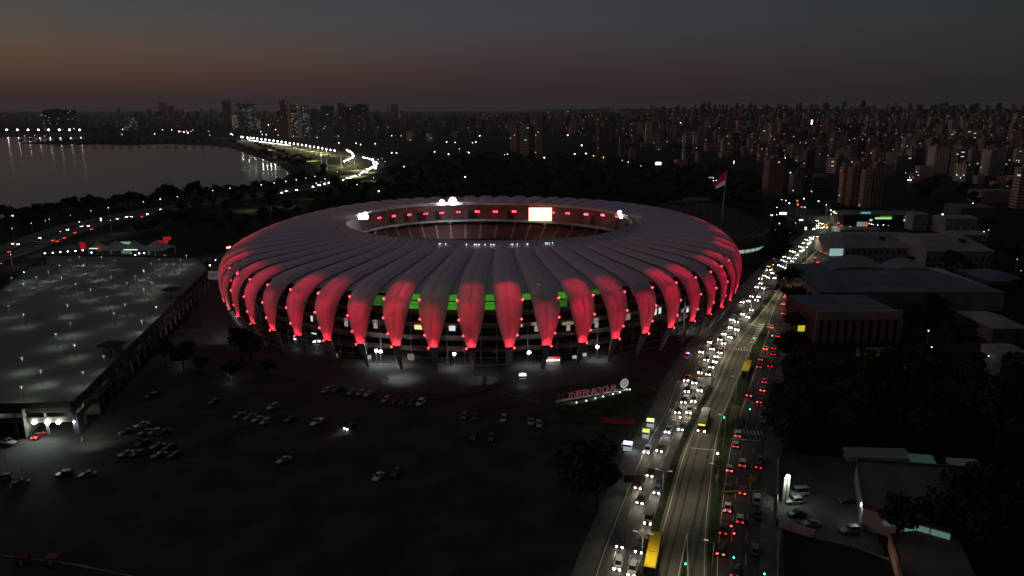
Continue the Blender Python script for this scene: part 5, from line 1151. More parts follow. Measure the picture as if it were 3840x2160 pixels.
def tower(p, w, d, h, colr, style, lab, group=None, rz=0, parts=True, top=True, seed=0, cat='building'):
    r = random.Random(seed + 17); e = empty('apartment_tower' if h > 24 else 'low_building', (p.x, p.y, p.z), rz)
    if not parts: bpy.data.objects.remove(e)
    mb = MB(); mb.box(-w / 2, w / 2, 0, d, -3, h)
    if r.random() < .4 and h > 24: mb.box(-w / 2 - .5, w / 2 + .5, -.5, d + .5, h - .5, h + .4)
    tp = MB(); tw = w * r.uniform(.3, .55); td = d * r.uniform(.3, .5); th = r.uniform(2.8, 5.5) if h > 18 else 1.6; ox = r.uniform(-.2, .2) * w
    if top: tp.box(ox - tw / 2, ox + tw / 2, d * .3, d * .3 + td, h, h + th)
    if parts:
        tag(e, lab, cat, group); o = mb.build('wall', FM[style], e); o.color = PAL[colr] + (1,)
        if top: o2 = tp.build('roof_tank', F_plain, e)
        mb = MB()
        for a in ((-w / 2, w / 2, -.25, 0), (-w / 2, w / 2, d, d + .25), (-w / 2 - .25, -w / 2, -.25, d + .25), (w / 2, w / 2 + .25, -.25, d + .25)): mb.box(a[0], a[1], a[2], a[3], h - .6, h + .7)
        o = mb.build('parapet', FM[style], e); o.color = PAL[colr] + (1,)
        return e
    n0 = len(mb.v); mb.v += tp.v; mb.f += [tuple(n0 + i for i in f) for f in tp.f]; mb.m += tp.m
    o = mb.build('apartment_tower' if h > 24 else 'low_building', FM[style]); o.location = p; o.rotation_euler = (0, 0, rz); o.color = PAL[colr] + (1,)
    return tag(o, lab, cat, group)
built = []
def tower_px(xc, wpx, ytop, ybase, colr, style, lab, d=None, seed=0, parts=True, group=None, rz=0, top=True):
    p = GT(xc, ybase); dep = p.y * cp - (p.z - CAM_H) * spt; w = wpx * dep / FPX
    zt = min((abs(PX(p.x, p.y, p.z + q / 2)[1] - ytop), q / 2) for q in range(4, 500))[1]
    built.append((p.x, p.y, w * .75)); return tower(p, w, d or min(w, 22), zt, colr, style, lab, group, rz, parts, seed=seed, top=top)
HAND = [
 (927, 66, 387, 490, 'grey', 'office', 'tall pale lit office tower rising from stepped yellow wings beyond the lake'),
 (888, 30, 432, 487, 'dark', 'yellow', 'left yellow-lit stepped wing of the office tower beyond the lake'), (972, 40, 450, 488, 'dark', 'yellow', 'right yellow-lit stepped wing of the office tower beyond the lake'),
 (1090, 12, 393, 515, 'orange', 'strip', 'narrow orange slab attached to the left of the dark lit tower'), (1108, 22, 396, 515, 'dark', 'office', 'dark tower with scattered lit floors right of the orange slab'),
 (1127, 15, 397, 518, 'grey', 'column', 'plain grey shaft between the two lit dark towers'), (1147, 24, 398, 518, 'dark', 'office', 'dark tower with scattered lit floors right of the grey shaft'),
 (1230, 44, 399, 515, 'dark', 'strip', 'broad dark tower with a few pale lit floors near the curving road'), (1068, 24, 378, 500, 'brown', 'grid', 'dark brown spired tower behind the orange slab'), (1183, 22, 410, 512, 'dark', 'grid', 'dark narrow tower with a pale attic right of the grey shaft'),
 (1283, 26, 388, 490, 'brown', 'grid', 'dark twin-topped tower right of the broad dark tower'), (1355, 55, 392, 490, 'dark', 'grid', 'wide dark block stepping down toward the tall thin mast tower'), (1310, 24, 402, 495, 'dark', 'strip', 'dark block left of the slim tower with white beacon'),
 (228, 112, 412, 490, 'dark', 'strip', 'broad black slab on the far left beyond the row of shore lamps'), (180, 28, 450, 488, 'dark', 'yellow', 'yellow-lit block at the left foot of the broad black slab'), (232, 16, 452, 488, 'dark', 'yellow', 'yellow-lit block in the middle foot of the broad black slab'), (257, 10, 455, 487, 'dark', 'office', 'dim lit block at the right foot of the broad black slab'),
 (612, 26, 384, 440, 'orange', 'grid', 'pale orange building crowning the left skyline'), (643, 22, 398, 450, 'brown', 'grid', 'dark brown building right of the pale orange skyline building'), (853, 30, 378, 450, 'brown', 'column', 'tall reddish tower left of the stepped office tower'), (485, 45, 442, 488, 'grey', 'office', 'grey lit block standing alone above the far lake bank'), (553, 14, 412, 440, 'pink', 'grid', 'small pink tower on the left skyline'), (1455, 8, 388, 430, 'pink', 'column', 'slim pale pink tower on the skyline left of centre'), (1480, 26, 390, 440, 'brown', 'grid', 'dark brown block attached to the slim pale pink tower'), (1502, 12, 418, 470, 'grey', 'office', 'narrow tower with bright teal top left of centre'),
 (1535, 20, 495, 528, 'cream', 'strip', 'cream low block with lit base at the wood edge, left one'), (1612, 24, 505, 532, 'tan', 'strip', 'tan low block with pale base at the wood edge, right one'), (1702, 19, 494, 514, 'orange', 'grid', 'small glowing orange cube building above the wood'), (1550, 12, 488, 510, 'tan', 'grid', 'tan block just behind the cream low block'),
 (1925, 25, 455, 582, 'orange', 'column', 'tall orange brown tower with a lit roof line behind the wood'), (1966, 33, 462, 585, 'cream', 'strip', 'tall cream tower with dark floor stripes behind the wood'), (1992, 14, 470, 585, 'dark', 'column', 'dark shaft between cream striped tower and the orange brown one'), (2020, 26, 455, 592, 'orange', 'column', 'tall orange brown tower right of the cream striped tower'),
 (2085, 12, 455, 492, 'pink', 'grid', 'small pink tower right of the three tall towers'), (2147, 24, 456, 505, 'pink', 'grid', 'pink tower standing clear above the centre of the wood'), (2263, 40, 482, 588, 'brown', 'strip', 'dark brown striped tower right of centre behind the wood'), (2425, 9, 460, 545, 'cream', 'column', 'left slender cream tower of a close pair'), (2438, 9, 459, 545, 'cream', 'column', 'right slender cream tower of a close pair'), (2455, 22, 458, 545, 'brown', 'grid', 'brown tower attached right of the slender cream pair'),
 (2578, 22, 497, 540, 'orange', 'grid', 'orange tower with small windows above the long low pink slab'), (2607, 15, 495, 555, 'pink', 'column', 'slender pink tower right of the small orange tower'), (2567, 10, 560, 602, 'cream', 'column', 'slender cream tower in front of the long pink slab'), (2620, 13, 572, 608, 'tan', 'column', 'slender tan tower right of the slender cream one'), (2690, 84, 540, 566, 'pink', 'strip', 'long low pink slab on the hillside'), (2555, 40, 602, 640, 'tan', 'grid', 'pale low gabled block at the wood edge right of centre'), (2513, 32, 628, 645, 'red', 'grid', 'small red brick row at the wood edge'), (2372, 22, 560, 600, 'orange', 'strip', 'small orange fronted block at the wood edge'), (2335, 24, 515, 585, 'pink', 'grid', 'dark pink block with lit floors above the wood'),
 (2812, 14, 522, 562, 'pink', 'column', 'left pale half of twin towers above the wood right side'), (2828, 14, 522, 562, 'pink', 'column', 'right pale half of twin towers above the wood right side'), (2775, 20, 455, 500, 'orange', 'column', 'orange tower high on the hillside'),
 (3167, 30, 630, 762, 'orange', 'grid', 'glowing orange end wall of the large tower above the avenue'), (3202, 36, 628, 772, 'brown', 'column', 'brown flank of the large tower next to its orange end'), (3245, 30, 640, 778, 'grey', 'grid', 'grey lit wing attached right of the brown flank'), (3285, 34, 612, 778, 'brown', 'column', 'dark brown wing with roof tank right of the grey wing'),
 (2905, 60, 598, 738, 'brown', 'grid', 'wide brown tower block left of the avenue end'), (2895, 22, 470, 590, 'tan', 'grid', 'tan tower with lit crown behind the wide brown block'), (2938, 13, 528, 590, 'pink', 'column', 'slim pink tower right of the tan tower'), (2990, 40, 655, 730, 'tan', 'grid', 'tan mid-rise at the head of the avenue'), (3080, 70, 668, 735, 'dark', 'strip', 'dark commercial block with lit signs at the head of the avenue'), (3135, 34, 520, 590, 'grey', 'column', 'grey twin-shaft tower up the hill'), (3160, 20, 520, 590, 'pink', 'column', 'pink shaft of the tower up the hill'), (3180, 90, 465, 520, 'dark', 'grid', 'wide dark slab on the hill crest right'), (3110, 26, 455, 520, 'orange', 'column', 'orange brown tower left of the wide dark slab'),
 (3290, 26, 558, 612, 'orange', 'column', 'tower with glowing amber vertical strips'), (3370, 86, 528, 560, 'red', 'strip', 'long red striped apartment slab on the right hill'), (3425, 28, 505, 560, 'cream', 'strip', 'left of two cream striped blocks on the right hill'), (3457, 26, 505, 548, 'cream', 'strip', 'right of two cream striped blocks on the right hill'), (3417, 14, 560, 638, 'pink', 'column', 'slender pale tower right of the red striped slab'), (3443, 28, 556, 640, 'dark', 'grid', 'dark tower with green lit rooms by the slender pale tower'),
 (3523, 52, 553, 652, 'cream', 'column', 'large cream tower with dark window columns, left of the balcony tower'), (3604, 44, 562, 665, 'brown', 'strip', 'brown balcony tower between the large cream towers'), (3640, 22, 562, 668, 'grey', 'column', 'plain grey tower right of the balcony tower'), (3694, 20, 562, 655, 'grey', 'column', 'dim grey tower left of the far cream tower'), (3735, 58, 565, 660, 'cream', 'column', 'large cream tower with dark window columns near the right edge'), (3772, 16, 555, 660, 'red', 'grid', 'narrow red tower behind the right cream tower'),
 (3578, 26, 452, 505, 'pink', 'column', 'pink tower with bright tank below the hill crest'), (3820, 42, 462, 510, 'tan', 'grid', 'tan block high at the right edge'), (3816, 22, 425, 480, 'tan', 'column', 'tan twin-topped tower high at the right edge'), (3826, 38, 632, 782, 'tan', 'strip', 'tan apartment tower with yellow lit floors at the right edge'), (3435, 30, 652, 688, 'pink', 'grid', 'small pink cube building right of the orange tower'), (3745, 34, 685, 712, 'pink', 'grid', 'small pale cube building near the right edge'), (3755, 160, 720, 762, 'tan', 'grid', 'long tan school-like block at the right edge'), (3675, 26, 662, 690, 'tan', 'grid', 'small tan block beneath the grey tower'),
]
for i, (xc, w, yt, yb, c, st, lab) in enumerate(HAND):
    e = tower_px(xc, w, yt, yb, c, st, lab, seed=i, d=14 if w < 20 else None)
    for ch in e.children:
        if ch.name.startswith(('wall', 'parapet')): ch.color = tuple(min(.78, v * 1.35) for v in ch.color[:3]) + (1,)
# far city: individuals placed by distance band
def in_park(px, py):
    return py > 545 and 1300 < px < 2860 and py > 530 + max(0, px - 2150) * .12
bands = [('crest', 62, (410, 445)), ('hillside', 78, (440, 510)), ('middle', 60, (500, 600)), ('lower', 36, (600, 730))]
cand = []; r4 = random.Random(11)
for nm, num, (y0, y1) in bands:
    lst = []; tries = 0
    while len(lst) < num and tries < 9000:
        tries += 1; px = r4.uniform(0, 3840); py = r4.uniform(y0, y1)
        if nm == 'crest' and px < 1300 and r4.random() < .2: continue
        if nm != 'crest' and px < 2150 and (px < 1330 or py > 505): continue
        if nm == 'hillside' and px < 1300: continue
        if nm in ('middle',) and (px < 2300 or py > 520 + (px - 2150) * .12 and px < 2860): continue
        if nm == 'lower' and (px < 2860 or py > 640 and px < 3130 or py > 690 and px < 3700): continue
        p = GT(px, py)
        if any((p.x - a) ** 2 + (p.y - b) ** 2 < (cw + 16) ** 2 for a, b, cw in built): continue
        built.append((p.x, p.y, 12)); lst.append((px, p))
    lst.sort(key=lambda q: q[0]); cand.append((nm, lst))
CN = {'crest': 'along the far skyline', 'hillside': 'on the hillside below the skyline', 'middle': 'in the middle city above the wood', 'lower': 'in the lower city right of the avenue'}
for nm, lst in cand:
    for i, (px, p) in enumerate(lst):
        far = p.y > 2400
        h = r4.choice((12, 18, 24, 30, 38, 48)) if nm != 'lower' else r4.choice((10, 16, 22, 28))
        if nm == 'crest': h = r4.choice((34, 42, 52, 60, 70)) if px < 1500 else r4.choice((28, 34, 42, 50))
        w = r4.uniform(13, 26); c = r4.choices(('cream', 'orange', 'brown', 'grey', 'pink', 'white', 'dark', 'red', 'tan'), (17, 9, 13, 14, 14, 12, 17, 6, 12))[0]; st = r4.choice(('grid', 'grid', 'strip', 'column'))
        tower(p, w, r4.uniform(12, 20), h, c, st, '%s %s %s, %s from the left' % (c, 'tower' if h > 24 else 'block', CN[nm], orda(i + 1)), 'city buildings ' + CN[nm], rz=r4.uniform(-.5, .5), parts=not far, seed=i * 7 + len(nm))
# the rest of the distant city, beyond counting
mb = MB(); mats_c = []
for c in ('cream', 'orange', 'brown', 'grey', 'pink', 'dark', 'tan'):
    m = facade_mat('distant_' + c, 'grid', .011, es=.7); 
    for n_ in m.node_tree.nodes:
        if n_.type == 'MIX' and n_.blend_type == 'MULTIPLY':
            for l_ in list(n_.inputs[6].links): m.node_tree.links.remove(l_)
            n_.inputs[6].default_value = tuple(v * .8 for v in PAL[c]) + (1,)
    mats_c.append(m)
cnt = 0
while cnt < 2300:
    px = r4.uniform(-250, 4100); py = 408 + 190 * r4.random() ** 1.7 if px > 2200 else 408 + 95 * r4.random() ** 1.4
    if px < 1330 and (py > 500 or (px < 860 and py > 478)): continue
    if 1300 < px < 2200 and py > 520: continue
    if px > 2200 and px < 2860 and py > 525 + (px - 2150) * .12: continue
    p = GT(px, py)
    if p.y > 9000: continue
    if any((p.x - a) ** 2 + (p.y - b) ** 2 < (cw + 7) ** 2 for a, b, cw in built if abs(p.x - a) < 60 and abs(p.y - b) < 60): continue
    h = r4.choice((6, 9, 12, 18, 26, 34)) if p.y < 2600 else r4.choice((9, 15, 22, 30, 40)); w, d = r4.uniform(10, 22), r4.uniform(10, 18)
    if 420 < px < 2300 and p.y > 2300 and r4.random() < .28: h = r4.choice((45, 55, 62, 70, 78, 88)) if px < 1500 else r4.choice((45, 52, 60))
    if px < 420: h = min(h, 26)
    mb.box(p.x - w / 2, p.x + w / 2, p.y, p.y + d, p.z - 3, p.z + h, r4.randrange(7))
    if h > 20: mb.box(p.x - w / 6, p.x + w / 6, p.y + 3, p.y + 7, p.z + h, p.z + h + 3.5, r4.randrange(7))
    cnt += 1
tag(mb.build('distant_city', mats_c), 'mass of tiny distant city blocks spread to the horizon', 'city', None, 'stuff')
# trees between the far city blocks
mb = MB(); cnt = 0
while cnt < 900:
    px = r4.uniform(0, 3900); py = r4.uniform(415, 560 if px > 2300 else 512)
    if px < 1300 and py > 500: continue
    p = GT(px, py)
    if any((p.x - a) ** 2 + (p.y - b) ** 2 < (cw + 4) ** 2 for a, b, cw in built if abs(p.x - a) < 40 and abs(p.y - b) < 40): continue
    s = r4.uniform(5, 11); k = 7; n0 = len(mb.v); zc = p.z + s * .45
    for j, (rr_, zz) in enumerate(((.5, -.5), (1, -.1), (.85, .35), (.35, .7))):
        for i in range(k): a = 6.283 * i / k + j; q = s * rr_ * r4.uniform(.8, 1.2); mb.v.append((p.x + q * math.cos(a), p.y + q * math.sin(a), zc + s * zz * r4.uniform(.8, 1.2)))
    for j in range(3):
        for i in range(k): i2 = (i + 1) % k; mb.f.append((n0 + j * k + i, n0 + j * k + i2, n0 + (j + 1) * k + i2, n0 + (j + 1) * k + i)); mb.m.append(0)
    mb.f.append(tuple(n0 + 3 * k + i for i in range(k))); mb.m.append(0); cnt += 1
tag(mb.build('distant_treetops', M_leaf), 'tree canopy scattered between the distant city blocks', 'woodland', None, 'stuff')

# ------------------------------------------------------------------ scattered lamps of the city, the park and the shore
GL = {c: glow('lamp_' + c, v, s) for c, v, s in (('w', (.95, .97, 1), 9), ('c', (.6, 1, .95), 8), ('y', (1, .85, .45), 7), ('o', (1, .38, .12), 8), ('g', (.3, 1, .4), 6), ('r', (1, .05, .05), 10), ('b', (.4, .45, 1), 14), ('p', (.85, .6, 1), 14))}
CWORD = dict(w='white', c='teal white', y='yellowish', o='orange', g='green', r='red', b='blue', p='violet')
SP = [(1500, 421, 'c', 1), (1410, 449, 'o', .8), (1268, 510, 'o', .8), (1335, 537, 'y', 1), (1352, 542, 'w', 1), (1407, 539, 'y', 1), (1271, 536, 'y', 1), (1469, 509, 'w', .8), (1504, 509, 'o', .8), (1515, 625, 'c', 1.3), (1744, 663, 'w', 1.3), (1758, 572, 'w', 1.3), (1682, 578, 'c', 1.2), (1630, 569, 'y', 1.2), (1420, 717, 'w', 1.2), (1339, 692, 'y', .8), (1401, 667, 'y', .6), (1722, 558, 'w', .6), (1675, 532, 'w', 1), (1707, 534, 'w', .8), (1784, 532, 'w', 1), (1772, 535, 'w', .8), (1799, 509, 'y', 1.5), (1892, 580, 'c', .8), (1903, 578, 'w', .7), (2055, 420, 'c', 1.2), (2129, 418, 'y', 1.4), (2129, 507, 'w', 1), (2181, 545, 'c', 1.6), (2155, 577, 'y', 1.5), (2197, 577, 'c', 2), (2226, 584, 'o', 1), (2263, 590, 'o', 1), (2041, 591, 'w', 1.3), (2333, 602, 'b', .7), (2356, 608, 'c', .9), (2403, 622, 'o', .8), (2473, 644, 'o', 1), (2496, 404, 'w', 1.3), (2472, 417, 'y', 1), (2552, 460, 'w', .9), (2733, 535, 'w', 1), (2848, 513, 'y', 1.5), (2676, 678, 'w', .8), (2686, 676, 'w', .8), (2752, 606, 'w', 1.1), (2752, 612, 'w', .9), (2952, 478, 'w', .9), (3562, 504, 'w', 1.2), (3571, 505, 'w', 1), (3581, 504, 'w', 1.3), (3763, 491, 'y', 1), (3698, 476, 'w', .8), (3640, 655, 'w', 2), (3406, 675, 'w', 1.3), (3415, 675, 'w', 1.3), (3326, 639, 'w', 1), (3649, 762, 'w', .9), (3681, 768, 'w', .9), (3535, 805, 'c', 2), (3216, 658, 'w', 1.3), (2921, 658, 'w', 1), (2964, 647, 'y', 1.1), (2946, 592, 'w', .9), (3437, 645, 'w', .7), (3588, 656, 'c', .8), (3602, 667, 'c', .8), (3614, 657, 'w', .6), (3411, 666, 'y', .7), (3396, 648, 'y', .6), (2908, 862, 'w', .8), (2969, 859, 'w', .6), (2963, 872, 'w', .8), (3405, 970, 'w', 1.9), (3171, 1165, 'w', 1.7), (3482, 1240, 'w', 1), (3494, 1302, 'c', 1), (3708, 1335, 'w', .9), (3690, 869, 'y', .9), (3708, 863, 'w', .6), (3814, 972, 'w', .5), (3829, 1015, 'w', .5), (2923, 838, 'w', .9), (2914, 778, 'w', .7), (2913, 805, 'c', .8), (2960, 762, 'c', 1.3), (2947, 752, 'w', .9), (2932, 749, 'w', .6), (3015, 745, 'w', 1), (3070, 755, 'p', 1), (3099, 768, 'w', .7), (3116, 789, 'w', 1.2), (3117, 803, 'w', .8), (3126, 797, 'y', .6), (3131, 799, 'y', .6), (3136, 801, 'y', .6), (3192, 873, 'w', 1.4), (2992, 767, 'r', 1.5), (3006, 776, 'r', 1.2), (3018, 777, 'g', 1), (2870, 863, 'b', .7), (2983, 836, 'w', 0.5), (3188, 850, 'w', .6), (3260, 838, 'w', .8), (3268, 840, 'w', .8), (3275, 842, 'w', .8), (3291, 843, 'w', .9), (3313, 843, 'w', .9), (3331, 846, 'o', .5),
      (47, 810, 'c', 1.6), (38, 810, 'w', 1.2), (118, 837, 'y', .6), (170, 828, 'g', .7), (185, 822, 'y', .6), (297, 832, 'c', .9), (341, 790, 'w', .5), (378, 820, 'c', 1.3), (379, 826, 'w', 1.3), (406, 779, 'y', .8), (414, 826, 'g', .7), (538, 757, 'y', .7), (601, 747, 'w', .9), (665, 738, 'w', .5), (798, 714, 'w', .6), (862, 706, 'w', .8), (923, 699, 'w', .9), (980, 693, 'w', .8), (1028, 686, 'b', .9), (1072, 680, 'w', .9), (1111, 674, 'w', .9), (1147, 668, 'w', .5), (1181, 661, 'w', .7), (1219, 671, 'b', .7), (1186, 687, 'g', 1.0), (1203, 682, 'g', .6), (1265, 644, 'o', .7), (1418, 598, 'g', .8), (1433, 594, 'g', .6), (1444, 606, 'y', .5), (1469, 573, 'w', 1), (1487, 573, 'w', 1), (40, 955, 'w', .5), (45, 857, 'w', .5), (226, 868, 'w', .5), (263, 807, 'w', .4), (1190, 516, 'w', .5), (1155, 506, 'y', .6), (1100, 510, 'y', .7), (1043, 507, 'y', .8), (983, 504, 'y', .9), (998, 505, 'w', .9), (1033, 486, 'w', 1), (1007, 468, 'w', .8), (978, 494, 'w', .8), (866, 502, 'w', 1.3), (872, 505, 'w', 1), (460, 485, 'c', .9), (458, 504, 'w', .6), (580, 502, 'o', 1), (610, 487, 'w', .7), (644, 487, 'w', .7), (671, 493, 'w', 1.2), (678, 493, 'o', .9), (690, 495, 'w', 1.4), (700, 491, 'r', 1.3), (704, 498, 'w', 1.2), (716, 493, 'g', .8), (723, 487, 'g', .7), (782, 492, 'g', .6), (787, 507, 'y', .6), (155, 432, 'y', .9), (45, 408, 'w', .6), (58, 407, 'w', .8), (66, 406, 'w', .7), (75, 409, 'w', .6), (832, 438, 'y', 1.1), (695, 417, 'w', .6), (718, 402, 'w', .6), (776, 428, 'w', .6), (930, 389, 'w', .7), (932, 396, 'w', .7), (92, 510, 'y', .6), (130, 508, 'y', .5), (168, 510, 'w', .5), (277, 483, 'w', .6), (3171, 458, 'w', .5)]
SP.sort(); cnt_c = {}
for px, py, c, s in SP: cnt_c[c] = cnt_c.get(c, 0) + 1
seen = {}
for px, py, c, s in SP:
    seen[c] = seen.get(c, 0) + 1
    tall = 30 if py < 470 else (9 if py < 900 else 7); p = GT(px, py, tall); base = Vector((p.x, p.y, p.z - tall))
    dep = p.y * cp - (p.z - CAM_H) * spt; r = s * (1.45 if py < 700 else 1.6) * (.82 if s < 1 else 1) * dep / FPX
    e = tag(empty('street_lamp', base), 'lone %s lamp in the dark, %s %s one from the left' % (CWORD[c], orda(seen[c]), CWORD[c]), 'lamp', 'scattered lamps of the city and park')
    hd = MB(); hd.ball((0, 0, tall), min(r, 1.6), k=7, q=5); hd.build('lamp_head', GL[c], e)
    pl = MB(); pl.tube((0, 0, 0), (0, 0, tall - .2), .12 + .02 * tall, .08, k=5); pl.build('pole', M_steel, e)
# double row of promenade lamps
PR = [(905, 513), (911, 514)] + [(928, 516), (940, 517), (951, 518)] + [(965 + i * 14.9 + (i * .25) ** 1.2, 520 + i * 1.75 + (i * .19) ** 1.9) for i in range(20)] + [(1301, 563), (1308, 566), (1314, 569), (1319, 573), (1322, 578), (1326, 584), (1324, 589), (1319, 592), (1313, 595), (1306, 598), (1299, 601), (1291, 604)]
for i, (px, py) in enumerate(PR):
    p = GT(px, py, 11); base = Vector((p.x, p.y, 0)); dep = p.y * cp + 84 * spt; r = 2.0 * dep / FPX
    e = tag(empty('promenade_lamp', base), 'bright white lamp in the curving promenade row by the lake, %s from the far end' % orda(i + 1), 'street lamp', 'promenade lamps by the lake')
    hd = MB(); hd.ball((0, 0, 11), min(r, 1.9), k=8, q=5, sz=1.25); hd.build('lamp_head', glow('promenade_glow', (.95, .9, 1), 18, 'AUTO'), e)
    pl = MB(); pl.tube((0, 0, 0), (0, 0, 10.2), .22, .12, k=5); pl.build('pole', M_steel, e)
    if i % 2 == 0: lamp('POINT', base + Vector((0, 0, 9)), 42000 if i < 24 else 9000, (1, .97, .62), 1, name='promenade_light')
# lamps on the far quay with their reflections
for i, px in enumerate((25, 65, 105, 144, 183, 222, 261, 299)):
    p = GT(px, 487, 16); base = Vector((p.x, p.y, 0)); e = tag(empty('quay_lamp', base), 'bright quay lamp beyond the lake on the far left, %s from the left' % orda(i + 1), 'street lamp', 'quay lamps beyond the lake')
    hd = MB(); hd.ball((0, 0, 16), 2.5, k=8, q=6); hd.build('lamp_head', glow('quay_glow', (1, .96, .92), 22, 'AUTO'), e)
    pl = MB(); pl.tube((0, 0, 0), (0, 0, 13), .5, .3, k=5); pl.build('pole', M_steel, e)
for px in (1030, 1045, 1060, 1015, 1000, 985, 1072):
    lamp('POINT', GT(px, 590, 8), 900, (1, .98, .85), .8, name='shore_light')
# floodlit sports field
sheet('sports_field', gp([(1207, 601), (1278, 601), (1284, 617), (1203, 617)]), .03, mat('field_turf', (.035, .10, .035), 1, var=.2))
sheet('sports_field', gp([(1208, 618), (1284, 619), (1286, 631), (1230, 625)]), .03, mat('field_sand', (.34, .31, .20), 1, var=.2))
for i, (px, py) in enumerate(((1204, 583), (1224, 596), (1277, 580), (1280, 592), (1330, 600))):
    p = GT(px, py, 18); e = tag(empty('field_floodlight', (p.x, p.y, 0)), 'pale slanting pole of the sports field lights, %s from the left' % orda(i + 1), 'floodlight', 'light poles round the sports field')
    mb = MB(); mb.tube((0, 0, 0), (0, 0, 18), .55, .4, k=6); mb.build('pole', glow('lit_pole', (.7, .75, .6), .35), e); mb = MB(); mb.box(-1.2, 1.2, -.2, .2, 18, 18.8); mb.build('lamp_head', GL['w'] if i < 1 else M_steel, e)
    lamp('SPOT', (p.x, p.y, 17.5), 26000, (.95, 1, .62), .6, G((1245, 1250, 1250, 1245, 1320)[i], (612, 625, 605, 640, 640)[i]), R_(120), 1, 'field_light')
for px, py, en in ((1160, 575, 26000), (1100, 560, 30000), (1330, 625, 22000), (1345, 605, 16000), (1375, 612, 16000), (1290, 655, 12000), (1180, 700, 5000), (1060, 724, 5000), (1390, 640, 9000), (1000, 540, 26000), (940, 690 + 45, 4000)):
    p = GT(px, py, 14); lamp('SPOT', p, en * 2.4, (1, .95, .50), 1, (p.x, p.y, 0), R_(150), 1, 'road_light')
for px, py in ((60, 930), (160, 890), (260, 862), (350, 842), (440, 820), (540, 800), (620, 787)):
    p = GT(px, py, 12); lamp('SPOT', p, 2400, (1, .93, .72), 1, (p.x, p.y, 0), R_(150), 1, 'road_light')

# ------------------------------------------------------------------ domed arena and flag behind the stadium
ar = tag(empty('domed_arena', (132, 515, 0)), 'round dark arena with a low ribbed dome behind the right end of the stadium', 'arena')
def lathe(mb, prof_, k=64, m=0):
    n0 = len(mb.v)
    for i in range(k):
        a = 6.28318 * i / k; mb.v += [(r * math.cos(a), r * math.sin(a), z) for r, z in prof_]
    q = len(prof_)
    for i in range(k):
        j = (i + 1) % k
        for s_ in range(q - 1): mb.f.append((n0 + i * q + s_, n0 + j * q + s_, n0 + j * q + s_ + 1, n0 + i * q + s_ + 1)); mb.m.append(m)
mb = MB(); lathe(mb, [(49, 15.5), (40, 20), (30, 24.5), (20, 28), (10, 29.8), (9.8, 31.6), (8, 32.2), (0.1, 32.4)]); mb.build('dome_roof', mat('arena_roof', (.075, .07, .07), .85, var=.25, scale=.08), ar)
mb = MB()
for i in range(32):
    a = 6.283 * i / 32; c_, s_ = math.cos(a), math.sin(a); pv = None
    for r, z in ((49, 15.8), (40, 20.4), (30, 24.9), (20, 28.4), (10, 30.1)):
        q = Vector((r * c_, r * s_, z))
        if pv is not None: mb.tube(pv, q, .35, k=4, caps=False)
        pv = q
mb.build('dome_ribs', mat('arena_rib', (.11, .10, .10), .8), ar)
mb = MB(); lathe(mb, [(47, 0), (47, 3.2), (50.5, 3.6), (50.5, 4.8), (47.2, 5), (47.2, 7.6), (51, 8.2), (51, 12.2), (49, 12.6), (49, 15.4)]); mb.build('outer_wall', mat('arena_wall', (.20, .195, .20), .85, var=.2), ar)
mb = MB()
for i in range(48):
    a = 6.283 * i / 48; mb.tube((51.2 * math.cos(a), 51.2 * math.sin(a), 7.6), (51.2 * math.cos(a), 51.2 * math.sin(a), 12.6), .4, k=5)
mb.build('buttresses', mat('arena_rib', (.11, .10, .10), .8), ar)
for i in range(7):
    a = -1.28 + i * .12; mb = MB(); c0_, c1_ = Vector((48.0 * math.cos(a), 48.0 * math.sin(a), 0)), Vector((48.0 * math.cos(a + .1), 48.0 * math.sin(a + .1), 0)); mb.quad(c0_ + Vector((0, 0, .8)), c1_ + Vector((0, 0, .8)), c1_ + Vector((0, 0, 3.3)), c0_ + Vector((0, 0, 3.3)))
    mb.build('lit_window', glow('arena_window', (.35, .5, .42), .55 if i % 3 else .8), ar)
fl = G(2722, 650, 0); fy = 452.0; fx = (2706 - 1920) / FPX * (fy * cp + 60 * spt)
p = Vector((fx, fy, 0)); zt = 57.0; fp = tag(empty('flagpole', p), 'very tall thin white flagpole behind the right end of the stadium', 'flagpole')
mb = MB(); mb.tube((0, 0, 0), (1.6, 0, zt), .42, .26, k=8); mb.ball((1.6, 0, zt + .3), .4); mb.build('pole', mat('pole_white', (.50, .47, .48), .6), fp)
def flag_part(z0f, z1f, nme, m, parent):
    mb = MB(); nu, nv = 10, 6; g_ = []
    for i in range(nu + 1):
        u = i / nu; row = []
        for j in range(nv + 1):
            v = z0f + (z1f - z0f) * j / nv
            x = 1.3 - u * 6.6 * (1 - .15 * v); z = zt - .6 - v * 8.2 - u * 4.8 * (.5 + .9 * (1 - v)) * u ** .4
            y = .8 * math.sin(u * 6 + v * 2) * u; row.append(len(mb.v)); mb.v.append((x, y, z))
        g_.append(row)
    for i in range(nu):
        for j in range(nv): mb.f.append((g_[i][j], g_[i][j + 1], g_[i + 1][j + 1], g_[i + 1][j])); mb.m.append(0)
    return mb.build(nme, m, parent, True)
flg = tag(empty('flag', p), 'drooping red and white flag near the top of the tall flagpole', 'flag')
flag_part(0, .62, 'red_field', glow('flag_red', (.20, .006, .02), .3), flg); flag_part(.62, 1, 'white_field', glow('flag_white', (.5, .42, .42), .16), flg)

